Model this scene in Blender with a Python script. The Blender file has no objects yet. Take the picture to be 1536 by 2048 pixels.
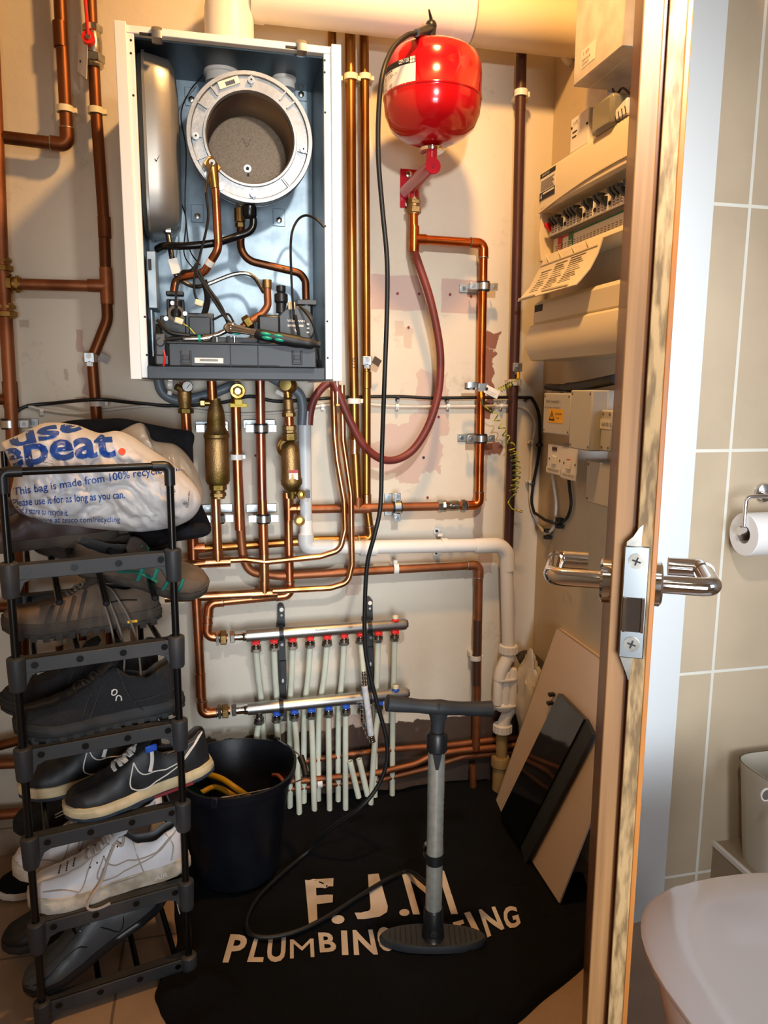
import bpy, bmesh, math, random
from mathutils import Vector as V, Matrix, noise
from mathutils.bvhtree import BVHTree
random.seed(7)
S = bpy.context.scene
COL = S.collection
PI = math.pi
# ------------------------------------------------------------------ camera
F = 1500.0; PITCH = math.radians(9.2); YAW = math.radians(13.0); ROLL = math.radians(0.35); CH = 1.16
fw = V((math.sin(YAW)*math.cos(PITCH), math.cos(YAW)*math.cos(PITCH), -math.sin(PITCH)))
r0 = V((math.cos(YAW), -math.sin(YAW), 0)); u0 = r0.cross(fw)
rt = r0*math.cos(ROLL)+u0*math.sin(ROLL); up = u0*math.cos(ROLL)-r0*math.sin(ROLL)
cd = bpy.data.cameras.new('camera'); cam = bpy.data.objects.new('camera', cd); COL.objects.link(cam)
cd.sensor_fit = 'VERTICAL'; cd.sensor_height = 36.0; cd.lens = 36.0*F/2048; cd.clip_start = .02
mw = Matrix((( rt.x, up.x, -fw.x, 0), (rt.y, up.y, -fw.y, 0), (rt.z, up.z, -fw.z, CH), (0, 0, 0, 1)))
cam.matrix_world = mw
S.camera = cam
# ------------------------------------------------------------------ light
S.view_settings.view_transform = 'Standard'; S.view_settings.look = 'None'
S.view_settings.exposure = 0.0; S.view_settings.gamma = 1.0; S.view_settings.use_curve_mapping = False
w = bpy.data.worlds.new('world'); S.world = w; w.use_nodes = True
w.node_tree.nodes['Background'].inputs[0].default_value = (.75, .85, 1, 1)
w.node_tree.nodes['Background'].inputs[1].default_value = 0.5
def lamp(name, kind, loc, target, energy, color, size=.3, sizey=None):
    l = bpy.data.lights.new(name, kind); l.energy = energy; l.color = color
    if kind == 'AREA':
        l.shape = 'RECTANGLE' if sizey else 'DISK'; l.size = size
        if sizey: l.size_y = sizey
    elif kind == 'SPOT':
        l.shadow_soft_size = size; l.spot_size = math.radians(130); l.spot_blend = .6
    else: l.shadow_soft_size = size
    o = bpy.data.objects.new(name, l); COL.objects.link(o); o.location = loc
    o.rotation_euler = (V(target)-V(loc)).to_track_quat('-Z', 'Y').to_euler()
    o['label'] = name.replace('_', ' ')+' of the room'; o['category'] = 'light'
    return o
lamp('ceiling_downlight', 'AREA', (.42, 1.12, 2.36), (.30, 1.9, 1.0), 21, (1.0, .54, .19), .10)
hs = lamp('hall_spot_light', 'AREA', (.30, .30, 1.76), (.72, 1.9, 1.15), 4.6, (1.0, .97, .92), .07)
hs.data.spread = math.radians(88)
lamp('added_hall_fill', 'AREA', (-.1, -.7, 2.38), (-.1, -.7, 0), 3, (1.0, .80, .58), .5)  # unseen fill added over the hall to brighten it and feed metal reflections
hw = lamp('hall_window_light', 'AREA', (.25, -1.15, 0.80), (.62, 1.9, .75), 8, (.86, .93, 1.0), 1.0, .9)
hw.data.spread = math.radians(50)
lamp('bathroom_window_light', 'AREA', (1.75, -.9, 1.55), (1.3, 1.6, .9), 10, (.70, .82, 1.0), .8, 1.0)
# ------------------------------------------------------------------ rays through the photograph onto real planes
D = 1.92; RX = .885
def ray(x, y): return fw+rt*((x-768)/F)+up*((1024-y)/F)
O = V((0, 0, CH))
def PY(x, y, Y): d = ray(x, y); return O+d*(Y/d.y)
def PX(x, y, X): d = ray(x, y); return O+d*(X/d.x)
def PZ(x, y, Z): d = ray(x, y); return O+d*((Z-CH)/d.z)
def WP(x, y, off=.04): return PY(x, y, D-off)
def wps(l, off=.04): return [WP(a[0], a[1], a[2] if len(a) > 2 else off) for a in l]
# ------------------------------------------------------------------ materials
def srgb(h):
    if isinstance(h, (tuple, list)): return tuple(h)+(1,) if len(h) == 3 else tuple(h)
    h = h.lstrip('#'); c = [int(h[i:i+2], 16)/255 for i in (0, 2, 4)]
    return tuple((x/12.92 if x <= .04045 else ((x+.055)/1.055)**2.4) for x in c)+(1,)
def mat(name, c, rough=.5, metal=0, c2=None, scale=8, stretch=None, bump=0, bscale=60, coat=0, trans=0, ior=1.45, lo=.4, hi=.65, detail=6, sheen=0):
    m = bpy.data.materials.new(name); m.use_nodes = True; N = m.node_tree.nodes; L = m.node_tree.links
    b = N['Principled BSDF']; b.inputs['Base Color'].default_value = srgb(c)
    b.inputs['Roughness'].default_value = rough; b.inputs['Metallic'].default_value = metal
    b.inputs['IOR'].default_value = ior
    if coat: b.inputs['Coat Weight'].default_value = coat; b.inputs['Coat Roughness'].default_value = .05
    if trans: b.inputs['Transmission Weight'].default_value = trans
    if name in ('dust_sheet', 'black_fabric', 'dark_blue_plastic'): b.inputs['Specular IOR Level'].default_value = .25 if name != 'dark_blue_plastic' else .35
    if sheen: b.inputs['Sheen Weight'].default_value = sheen
    tc = N.new('ShaderNodeTexCoord'); mp = N.new('ShaderNodeMapping'); L.new(tc.outputs['Object'], mp.inputs[0])
    if stretch: mp.inputs['Scale'].default_value = stretch
    if c2:
        n = N.new('ShaderNodeTexNoise'); n.inputs['Scale'].default_value = scale; n.inputs['Detail'].default_value = detail
        L.new(mp.outputs[0], n.inputs[0])
        r = N.new('ShaderNodeValToRGB'); r.color_ramp.elements[0].position = lo; r.color_ramp.elements[1].position = hi
        r.color_ramp.elements[0].color = srgb(c); r.color_ramp.elements[1].color = srgb(c2)
        L.new(n.outputs[0], r.inputs[0]); L.new(r.outputs[0], b.inputs['Base Color'])
    if bump:
        n = N.new('ShaderNodeTexNoise'); n.inputs['Scale'].default_value = bscale; n.inputs['Detail'].default_value = 4
        L.new(mp.outputs[0], n.inputs[0]); bp = N.new('ShaderNodeBump'); bp.inputs['Strength'].default_value = bump
        bp.inputs['Distance'].default_value = .004
        L.new(n.outputs[0], bp.inputs['Height']); L.new(bp.outputs[0], b.inputs['Normal'])
    return m
M = {}
def mk(k, *a, **kw): M[k] = mat(k, *a, **kw); return M[k]
mk('copper_bright', '#c8682f', .28, 1, '#a14a22', 14)
mk('copper', '#cc8258', .33, 1, '#945838', 18, stretch=(1, 1, .5))
mk('copper_pale', '#cf9c70', .3, 1, '#aa6e46', 20, stretch=(1, 1, .5))
mk('copper_brown', '#75482c', .45, .9, '#563420', 12, stretch=(1, 1, .4))
mk('copper_old', '#a87a42', .34, 1, '#6f4420', 9, stretch=(1, 1, .3))
mk('copper_matt', '#985f3e', .5, .75, '#744428', 12)
mk('copper_pinkish', '#c47c62', .32, 1, '#985a5a', 9, stretch=(1, 1, .4))
mk('solder', '#a89a8a', .4, 1, '#8a6a50', 60)
mk('brass', '#b4925a', .36, 1, '#7e6128', 22)
mk('brass_dull', '#a8875a', .5, 1, '#6c5a28', 16, bump=.25, bscale=300)
mk('brass_bright', '#cdb06a', .22, 1)
mk('chrome', '#e4e4e6', .07, 1)
mk('nickel', '#b8b4aa', .24, 1, '#8f8b82', 40)
mk('galv', '#b3b9bb', .42, 1, '#a9b0b3', 30)
mk('zinc', '#c4c9cb', .32, 1)
mk('screw', '#aab0b2', .3, 1)
mk('iron_brown', '#3a1f1a', .45, .1, '#4a2820', 14, stretch=(1, 1, .3))
mk('white_paint', '#ccd1d3', .35)
mk('white_metal', '#e6e7e6', .35, 0)
mk('white_plastic', '#dcd9d4', .35)
mk('white_plastic_old', '#cdc7bd', .4, 0, '#b9b1a6', 18)
mk('cream_plastic', '#d9cdb2', .42)
mk('cream_clip', '#d8cfae', .45)
mk('pex', '#d3d8c8', .35, 0, '#c3c6b2', 12)
mk('abs_yellow', '#a58a5c', .5, 0, '#8b7146', 20)
mk('grey_pvc', '#b9bec0', .4)
mk('grey_box', '#b9b7ae', .45)
mk('grey_hose', '#59636c', .45)
mk('black_plastic', '#17191b', .38)
mk('black_plastic_m', '#24272a', .5, 0, '#2b2e31', 20)
mk('rack_plastic', '#2b2d30', .5, 0, '#4b4742', 7, lo=.5, hi=.85)
mk('black_metal', '#0c0d0e', .25, .2)
mk('black_rubber', '#0d0e0f', .5)
mk('black_gloss', '#0a0b0c', .09, 0, coat=.5)
mk('tray_plastic', '#262c32', .42, 0, '#1f2429', 12)
mk('dark_blue_plastic', '#080b12', .42, 0, '#10141b', 14, bump=.1)
mk('red_paint', '#a80a12', .16, 0, coat=.7)
mk('red_dark', '#a80f22', .25, 0, coat=.4)
mk('red_plastic', '#d0201c', .35)
mk('blue_plastic', '#1c4fb4', .35)
mk('red_hose', '#6d2a22', .5, 0, '#55201c', 10)
mk('green_tool', '#0f8f78', .4)
mk('yellow_plastic', '#f0cc08', .4)
mk('yellow_hose', '#b98a10', .45)
mk('green_bag', '#0d5a34', .4)
mk('orange_hose', '#8e4a30', .5)
mk('label_white', '#dcd8d0', .5)
mk('label_yellow', '#e8ae14', .5)
mk('label_red', '#b93030', .5)
mk('label_green', '#2c6a3e', .5)
mk('ink', '#15151a', .6)
mk('ink_grey', '#66605a', .6)
mk('bare_steel', '#c4c2bd', .38, 1, '#9c9892', 6, stretch=(1, 1, .3))
mk('cast_alu', '#a2a6a9', .48, .85, '#8c9094', 12, bump=.12, bscale=120)
mk('steel_drum', '#d4d6d6', .22, 1)
mk('coil_steel', '#8a8076', .4, 1)
mk('insulation', '#bba58e', .9, 0, '#9a8670', 600, bump=.8, bscale=700)
mk('sheet_steel', '#9fb0bb', .5, .7, '#8798a4', 26, detail=8)
mk('sheet_dark', '#46525a', .35, .7, '#4a565e', 20)
mk('braided', '#7c7a74', .3, 1, '#5e5c58', 240)
mk('silver_paint', '#b9bcb4', .3, .6, '#a9aca4', 60)
mk('dust_sheet', '#030406', .95, 0, '#06070b', 5, bump=.35, bscale=160)
mk('print_cream', '#cdbfae', .75, 0, '#b8a898', 12)
mk('toilet_white', '#dfe1e6', .12, 0, coat=.3)
mk('paper', '#e3e2e0', .9)
mk('bin_cream', '#b9b3a2', .45)
mk('panel_cream', '#c9b5a4', .3)
mk('bag_plastic', '#c6c8ce', .48, 0, '#c4c0bc', 5, bump=.6, bscale=24)
mk('bag_clear', '#b59f86', .25, 0, '#c8b8a4', 6, bump=.4, bscale=30, trans=.0)
mk('bag_blue', '#1c4798', .4)
mk('bag_red', '#d4332a', .4)
mk('bag_grey', '#6a6664', .5)
mk('black_fabric', '#08080a', .9, 0, '#1b1b21', 12, bump=.4, bscale=200)
mk('shoe_white', '#d3d4d8', .42, 0, '#a59a92', 9, bump=.15, lo=.5, hi=.82)
mk('shoe_white_toe', '#b9ada4', .55, 0, '#d2ccc6', 9)
mk('sole_dirty', '#c9c1b2', .6, 0, '#a0947f', 30, bump=.3)
mk('shoe_black', '#16181b', .5, 0, '#1f2124', 16, bump=.1)
mk('mesh_black', '#17181b', .85, 0, '#1f2023', 260, bump=.5, bscale=500)
mk('sole_black', '#1e2022', .7, 0, '#2b2c2c', 20)
mk('sole_cream', '#cdbd97', .6, 0, '#b5a27c', 25)
mk('sole_navy', '#2c3442', .7, 0, '#39414c', 50)
mk('sole_red', '#7c2228', .6)
mk('leather_grey', '#43474a', .42, 0, '#363a3d', 10, bump=.15)
mk('leather_dark', '#17181a', .35)
mk('leather_brown', '#3f2a24', .35, 0, '#2d1f1b', 8)
mk('hike_taupe', '#625040', .8, 0, '#463d34', 16, bump=.3)
mk('hike_dark', '#38302b', .85, 0, '#4a4138', 20, bump=.3)
mk('hike_sole', '#2a2724', .8, 0, '#3b3631', 18)
mk('lace_teal', '#17766b', .8)
mk('lace_grey', '#6a6258', .85)
mk('lace_white', '#cfccc6', .8)
mk('lace_dirty', '#a89c90', .85)
mk('lining', '#3a3a3b', .9)
mk('lining_grey', '#77797b', .9)
mk('earth_wire', '#b6b020', .45, 0, '#2f5c2a', 90, lo=.5, hi=.52)
mk('clear_plastic', '#a8a594', .12, 0, trans=.5, ior=1.4)
mk('water_black', '#101214', .3)
mk('white_hose', '#d5d8da', .4, 0, '#b4bcc8', 60)
mk('lamp_amber', '#3a0f0c', .3)

def plaster(name, base, base2, patch, boxes, stains=(), rough=.85):
    m = mat(name, base, rough, 0, base2, 2.2, bump=.25, bscale=45); N = m.node_tree.nodes; L = m.node_tree.links
    b = N['Principled BSDF']; src = b.inputs['Base Color'].links[0].from_socket
    tc = [n for n in N if n.type == 'TEX_COORD'][0]
    ns = N.new('ShaderNodeTexNoise'); ns.inputs['Scale'].default_value = 24; ns.inputs['Detail'].default_value = 8
    L.new(tc.outputs['Object'], ns.inputs[0])
    def math_(op, a, bb=None, c=None):
        n = N.new('ShaderNodeMath'); n.operation = op
        for i, v in enumerate((a, bb, c)):
            if v is None: continue
            if isinstance(v, (int, float)): n.inputs[i].default_value = v
            else: L.new(v, n.inputs[i])
        return n.outputs[0]
    vm = N.new('ShaderNodeVectorMath'); vm.operation = 'MULTIPLY_ADD'
    L.new(ns.outputs['Color'], vm.inputs[0]); L.new(tc.outputs['Object'], vm.inputs[2])
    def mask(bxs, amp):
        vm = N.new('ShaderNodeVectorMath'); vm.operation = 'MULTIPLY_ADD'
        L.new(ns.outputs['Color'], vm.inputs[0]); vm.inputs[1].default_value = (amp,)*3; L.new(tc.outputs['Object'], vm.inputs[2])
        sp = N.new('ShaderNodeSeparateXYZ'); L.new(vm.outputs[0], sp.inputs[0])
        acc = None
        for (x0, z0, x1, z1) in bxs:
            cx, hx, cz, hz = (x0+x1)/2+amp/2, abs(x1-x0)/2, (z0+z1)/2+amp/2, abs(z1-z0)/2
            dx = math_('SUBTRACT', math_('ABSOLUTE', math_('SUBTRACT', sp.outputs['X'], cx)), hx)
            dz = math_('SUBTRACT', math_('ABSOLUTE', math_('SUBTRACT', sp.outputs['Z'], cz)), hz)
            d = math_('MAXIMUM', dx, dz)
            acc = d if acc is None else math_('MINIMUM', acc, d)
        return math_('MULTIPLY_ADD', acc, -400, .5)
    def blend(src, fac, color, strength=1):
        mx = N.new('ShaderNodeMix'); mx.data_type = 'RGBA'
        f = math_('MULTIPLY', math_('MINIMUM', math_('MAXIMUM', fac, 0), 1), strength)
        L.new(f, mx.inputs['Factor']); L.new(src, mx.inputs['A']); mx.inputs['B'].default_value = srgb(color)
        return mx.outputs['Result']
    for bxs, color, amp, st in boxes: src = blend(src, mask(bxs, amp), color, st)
    L.new(src, b.inputs['Base Color'])
    # fine scuffs
    n2 = N.new('ShaderNodeTexNoise'); n2.inputs['Scale'].default_value = 9; n2.inputs['Detail'].default_value = 12; n2.inputs['Roughness'].default_value = .75
    L.new(tc.outputs['Object'], n2.inputs[0])
    src = blend(src, math_('MULTIPLY_ADD', n2.outputs[0], 9, -5.3), '#8f8376', .45)
    L.new(src, b.inputs['Base Color'])
    return m
# ------------------------------------------------------------------ mesh helpers
def fillet(pts, R, seg=6):
    pts = [V(p) for p in pts]; out = [pts[0]]
    for i in range(1, len(pts)-1):
        a, b, c = pts[i-1], pts[i], pts[i+1]; u = (a-b); v = (c-b); lu, lv = u.length, v.length
        if lu < 1e-6 or lv < 1e-6: continue
        u /= lu; v /= lv; ang = u.angle(v)
        if ang > PI-.03: out.append(b); continue
        r = R[i] if isinstance(R, (list, tuple)) else R
        t = min(r/math.tan(ang/2), lu*.49, lv*.49); r = t*math.tan(ang/2)
        bis = (u+v).normalized(); cen = b+bis*(r/math.sin(ang/2)); s = (b+u*t-cen); e = (b+v*t-cen)
        q = s.rotation_difference(e); 
        for k in range(seg+1):
            from mathutils import Quaternion
            out.append(cen+(Quaternion().slerp(q, k/seg) @ s))
    out.append(pts[-1]); return out
def spline(pts, n=6):
    pts = [V(p) for p in pts]; P = [pts[0]*2-pts[1]]+pts+[pts[-1]*2-pts[-2]]; out = []
    for i in range(1, len(P)-2):
        for k in range(n):
            t = k/n; a, b, c, d = P[i-1], P[i], P[i+1], P[i+2]
            out.append(.5*((2*b)+(c-a)*t+(2*a-5*b+4*c-d)*t*t+(3*b-a-3*c+d)*t**3))
    out.append(pts[-1]); return out
class MB:
    def __init__(s): s.v = []; s.f = []; s.m = []
    def add(s, vs, fs, mi=0):
        o = len(s.v); s.v += [V(p) for p in vs]; s.f += [tuple(i+o for i in f) for f in fs]; s.m += [mi]*len(fs); return s
    def box(s, c, d, rot=None, mi=0):
        c = V(c); vs = []
        for x in (-.5, .5):
            for y in (-.5, .5):
                for z in (-.5, .5):
                    p = V((x*d[0], y*d[1], z*d[2])); p = rot @ p if rot else p; vs.append(c+p)
        return s.add(vs, [(0, 1, 3, 2), (4, 6, 7, 5), (0, 4, 5, 1), (2, 3, 7, 6), (0, 2, 6, 4), (1, 5, 7, 3)], mi)
    def bx(s, a, b, mi=0): a = V(a); b = V(b); return s.box((a+b)/2, [abs(q) for q in (b-a)], None, mi)
    def tube(s, pts, r, n=12, caps=True, mi=0, flat=1, hint=None):
        pts = [V(p) for p in pts]; q = [pts[0]]
        rr = r if isinstance(r, (list, tuple)) else None; rl = [rr[0]] if rr else None
        for i, p in enumerate(pts[1:], 1):
            if (p-q[-1]).length > 1e-6:
                q.append(p)
                if rr: rl.append(rr[i])
        pts = q
        if len(pts) < 2: return s
        T = []
        for i in range(len(pts)):
            a = pts[max(i-1, 0)]; b = pts[min(i+1, len(pts)-1)]; t = (b-a)
            T.append(t.normalized() if t.length > 1e-9 else V((0, 0, 1)))
        h = V(hint) if hint else (V((0, 0, 1)) if abs(T[0].z) < .9 else V((1, 0, 0)))
        nrm = (h-T[0]*h.dot(T[0])).normalized(); vs = []
        for i, p in enumerate(pts):
            nrm = (nrm-T[i]*nrm.dot(T[i])).normalized(); bi = T[i].cross(nrm); R = rl[i] if rl else r
            for k in range(n):
                a = 2*PI*k/n; vs.append(p+nrm*(R*math.cos(a)*flat)+bi*(R*math.sin(a)))
        fs = [(i*n+k, i*n+(k+1) % n, (i+1)*n+(k+1) % n, (i+1)*n+k) for i in range(len(pts)-1) for k in range(n)]
        if caps: fs += [tuple(range(n-1, -1, -1)), tuple((len(pts)-1)*n+k for k in range(n))]
        return s.add(vs, fs, mi)
    def cyl(s, a, b, r, r2=None, n=20, mi=0, caps=True): return s.tube([a, b], [r, r if r2 is None else r2], n, caps, mi)
    def lathe(s, prof, a, d, n=24, mi=0, caps=True, hint=None):   # prof [(r, t)], from point a along d
        a = V(a); d = V(d).normalized(); h = V(hint) if hint else (V((0, 0, 1)) if abs(d.z) < .9 else V((1, 0, 0)))
        x = (h-d*h.dot(d)).normalized(); y = d.cross(x); vs = []
        for r, t in prof:
            for k in range(n):
                g = 2*PI*k/n; vs.append(a+d*t+x*(r*math.cos(g))+y*(r*math.sin(g)))
        fs = [(i*n+k, i*n+(k+1) % n, (i+1)*n+(k+1) % n, (i+1)*n+k) for i in range(len(prof)-1) for k in range(n)]
        if caps: fs += [tuple(range(n-1, -1, -1)), tuple((len(prof)-1)*n+k for k in range(n))]
        return s.add(vs, fs, mi)
    def ring(s, c, d, ro, ri, t, n=40, mi=0):
        return s.lathe([(ri, 0), (ro, 0), (ro, t), (ri, t), (ri, 0)], c, d, n, mi, caps=False)
    def nut(s, c, d, r, t, mi=0): c = V(c); d = V(d).normalized(); return s.lathe([(r*.86, -t/2), (r, -t/2+t*.12), (r, t/2-t*.12), (r*.86, t/2)], c, d, 6, mi)
    def sphere(s, c, r, n=16, m=10, mi=0, sc=(1, 1, 1), rot=None):
        c = V(c); vs = []; 
        for i in range(m+1):
            ph = PI*i/m
            for k in range(n):
                th = 2*PI*k/n; p = V((r*sc[0]*math.sin(ph)*math.cos(th), r*sc[1]*math.sin(ph)*math.sin(th), r*sc[2]*math.cos(ph)))
                vs.append(c+(rot @ p if rot else p))
        return s.add(vs, [(i*n+k, (i+1)*n+k, (i+1)*n+(k+1) % n, i*n+(k+1) % n) for i in range(m) for k in range(n)], mi)
    def prism(s, poly, ext, mi=0):
        poly = [V(p) for p in poly]; e = V(ext); n = len(poly)
        return s.add(poly+[p+e for p in poly], [tuple(range(n-1, -1, -1)), tuple(range(n, 2*n))]+[(i, (i+1) % n, n+(i+1) % n, n+i) for i in range(n)], mi)
    def build(s, name, mats, parent=None, bevel=0, sub=0, angle=35, origin=None, flip=True):
        mats = mats if isinstance(mats, (list, tuple)) else [mats]
        me = bpy.data.meshes.new(name)
        if parent is not None: base = V(parent['_w'])
        elif origin is not None: base = V(origin)
        else:
            xs = [p.x for p in s.v]; ys = [p.y for p in s.v]; zs = [p.z for p in s.v]
            base = V(((min(xs)+max(xs))/2, (min(ys)+max(ys))/2, min(zs)))
        me.from_pydata([tuple(p-base) for p in s.v], [], s.f)
        for i, m in enumerate(mats): me.materials.append(M[m] if isinstance(m, str) else m)
        for p, mi in zip(me.polygons, s.m): p.material_index = mi
        if flip:
            bm = bmesh.new(); bm.from_mesh(me); bmesh.ops.remove_doubles(bm, verts=bm.verts, dist=1e-6)
            bmesh.ops.recalc_face_normals(bm, faces=bm.faces); bm.to_mesh(me); bm.free()
        for p in me.polygons: p.use_smooth = True
        me.set_sharp_from_angle(angle=math.radians(angle)); me.update()
        o = bpy.data.objects.new(name, me); COL.objects.link(o); o['_w'] = tuple(base)
        if parent is not None: o.parent = parent
        else: o.location = base
        if bevel:
            b = o.modifiers.new('bevel', 'BEVEL'); b.width = bevel; b.segments = 2; b.limit_method = 'ANGLE'; b.angle_limit = math.radians(40)
        if sub:
            b = o.modifiers.new('sub', 'SUBSURF'); b.levels = sub; b.render_levels = sub
        return o
def tag(o, label, cat, group=None, kind=None):
    if label: o['label'] = label
    if cat: o['category'] = cat
    if group: o['group'] = group
    if kind: o['kind'] = kind
    return o
def thing(name, label, cat, loc, group=None):
    o = bpy.data.objects.new(name, None); COL.objects.link(o); o.location = V(loc); o['_w'] = tuple(V(loc)); o.empty_display_size = .05
    return tag(o, label, cat, group)
def struct(name, mb, m, **k): return tag(mb.build(name, m, origin=(0, 0, 0), **k), None, None, None, 'structure')
def text_geo(txt, size=1, bold=0, sx=1, align='LEFT'):
    c = bpy.data.curves.new('t', 'FONT'); c.body = txt; c.size = size; c.offset = bold; c.align_x = align
    c.resolution_u = 3
    o = bpy.data.objects.new('t', c); COL.objects.link(o); bpy.context.view_layer.update()
    dg = bpy.context.evaluated_depsgraph_get(); e = o.evaluated_get(dg); me = e.to_mesh()
    vs = [V((v.co.x*sx, v.co.y, 0)) for v in me.vertices]; fs = [tuple(p.vertices) for p in me.polygons]
    e.to_mesh_clear(); bpy.data.objects.remove(o); bpy.data.curves.remove(c)
    return vs, fs
def text_on(mb, txt, o, ex, ey, h, width=None, bold=0, mi=0, fn=None, cut=0):
    """lay txt starting at o, x along ex, letter height h along ey; width stretches the line to that length"""
    vs, fs = text_geo(txt, 1, bold)
    if not vs: return mb
    x0 = min(v.x for v in vs); x1 = max(v.x for v in vs); sc = h/.7
    kx = (width/(x1-x0)) if width else sc
    if cut:
        bm = bmesh.new(); bv = [bm.verts.new((( v.x-x0)*kx, v.y*sc, 0)) for v in vs]
        for f in fs:
            try: bm.faces.new([bv[i] for i in f])
            except ValueError: pass
        W = (x1-x0)*kx; k = cut
        while k < W: bmesh.ops.bisect_plane(bm, geom=bm.verts[:]+bm.edges[:]+bm.faces[:], plane_co=(k, 0, 0), plane_no=(1, 0, 0)); k += cut
        k = -h
        while k < h*1.5: bmesh.ops.bisect_plane(bm, geom=bm.verts[:]+bm.edges[:]+bm.faces[:], plane_co=(0, k, 0), plane_no=(0, 1, 0)); k += cut
        bm.verts.index_update(); vs = [v.co.copy() for v in bm.verts]; fs = [tuple(v.index for v in f.verts) for f in bm.faces]; bm.free()
        P = [(v.x, v.y) for v in vs]
    else: P = [((v.x-x0)*kx, v.y*sc) for v in vs]
    if fn: pts = [fn(x, y) for x, y in P]
    else: o = V(o); ex = V(ex).normalized(); ey = V(ey).normalized(); pts = [o+ex*x+ey*y for x, y in P]
    if any(p is None for p in pts):
        keep = [f for f in fs if all(pts[i] is not None for i in f)]; pts = [p if p is not None else V((0, 0, 0)) for p in pts]; fs = keep
        used = sorted({i for f in fs for i in f}); mp = {u: i for i, u in enumerate(used)}
        pts = [pts[u] for u in used]; fs = [tuple(mp[i] for i in f) for f in fs]
    if fs: mb.add(pts, fs, mi)
    return mb
def flatbuild(mb, name, m, parent): return mb.build(name, m, parent, flip=False)
# ================================================================== SETTING
def wb(x0, y0, x1, y1):
    a = WP(x0, y0, 0); b = WP(x1, y1, 0); return (a.x, b.z, b.x, a.z)
m_back = plaster('plaster_back', '#cfc7b8', '#c3baaa', 0, [
    ([wb(742, 548, 850, 622), wb(883, 558, 962, 628)], '#b39b93', .012, .9),
    ([wb(790, 640, 808, 672), wb(808, 655, 824, 695)], '#b8a595', .02, .8),
    ([wb(837, 742, 896, 830), wb(770, 850, 882, 945), wb(820, 830, 895, 870), wb(740, 880, 800, 940), wb(790, 940, 840, 965)], '#b79f95', .06, .85),
    ([wb(468, 880, 508, 970), wb(470, 960, 500, 1070)], '#b7a79b', .02, .7),
    ([wb(968, 660, 996, 700), wb(966, 700, 988, 790), wb(966, 790, 984, 840), wb(966, 885, 998, 912)], '#7b4a39', .055, .95),
    ([wb(948, 1000, 966, 1075), wb(968, 905, 974, 1000)], '#9a6a55', .03, .55),
    ([wb(956, 1102, 984, 1150), wb(690, 1120, 720, 1190)], '#a5806f', .03, .55),
    ([wb(575, 1440, 770, 1500), wb(690, 1050, 730, 1100)], '#b09385', .05, .8),
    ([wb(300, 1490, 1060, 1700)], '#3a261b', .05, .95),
    ([wb(152, 655, 168, 705), wb(163, 700, 186, 790), wb(150, 795, 178, 810)], '#a98d80', .03, .8),
    ([wb(40, 640, 60, 655), wb(128, 740, 136, 762)], '#8b7a6a', .02, .5),
])
m_side = plaster('plaster_side', '#c3b296', '#b6a588', 0, [
    ([(-9, 0, -8, 1)], '#7b5a48', .03, .8)])
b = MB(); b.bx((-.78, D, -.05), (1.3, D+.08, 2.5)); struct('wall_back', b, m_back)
b = MB(); b.bx((RX, 1.36, -.05), (RX+.066, D, 2.5)); struct('wall_right', b, m_side)
b = MB(); b.bx((-.86, -1.62, -.05), (-.78, D+.08, 2.5)); struct('wall_left', b, mat('wall_left_paint', '#cfc4b0', .8, 0, '#c4b9a4', 3, bump=.1))
b = MB(); b.bx((-.86, -1.7, -.05), (2.3, -1.62, 2.5)); struct('wall_rear', b, mat('wall_rear_paint', '#d6d2ca', .8))
b = MB(); b.bx((2.2, -1.62, -.05), (2.28, 1.75, 2.5)); struct('wall_bathroom', b, mat('wall_bath_paint', '#d2d0ca', .7))
b = MB(); b.bx((-.86, -1.7, 2.42), (2.3, 2.05, 2.5)); struct('ceiling', b, mat('ceiling_paint', '#dcd4c4', .9))

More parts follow.
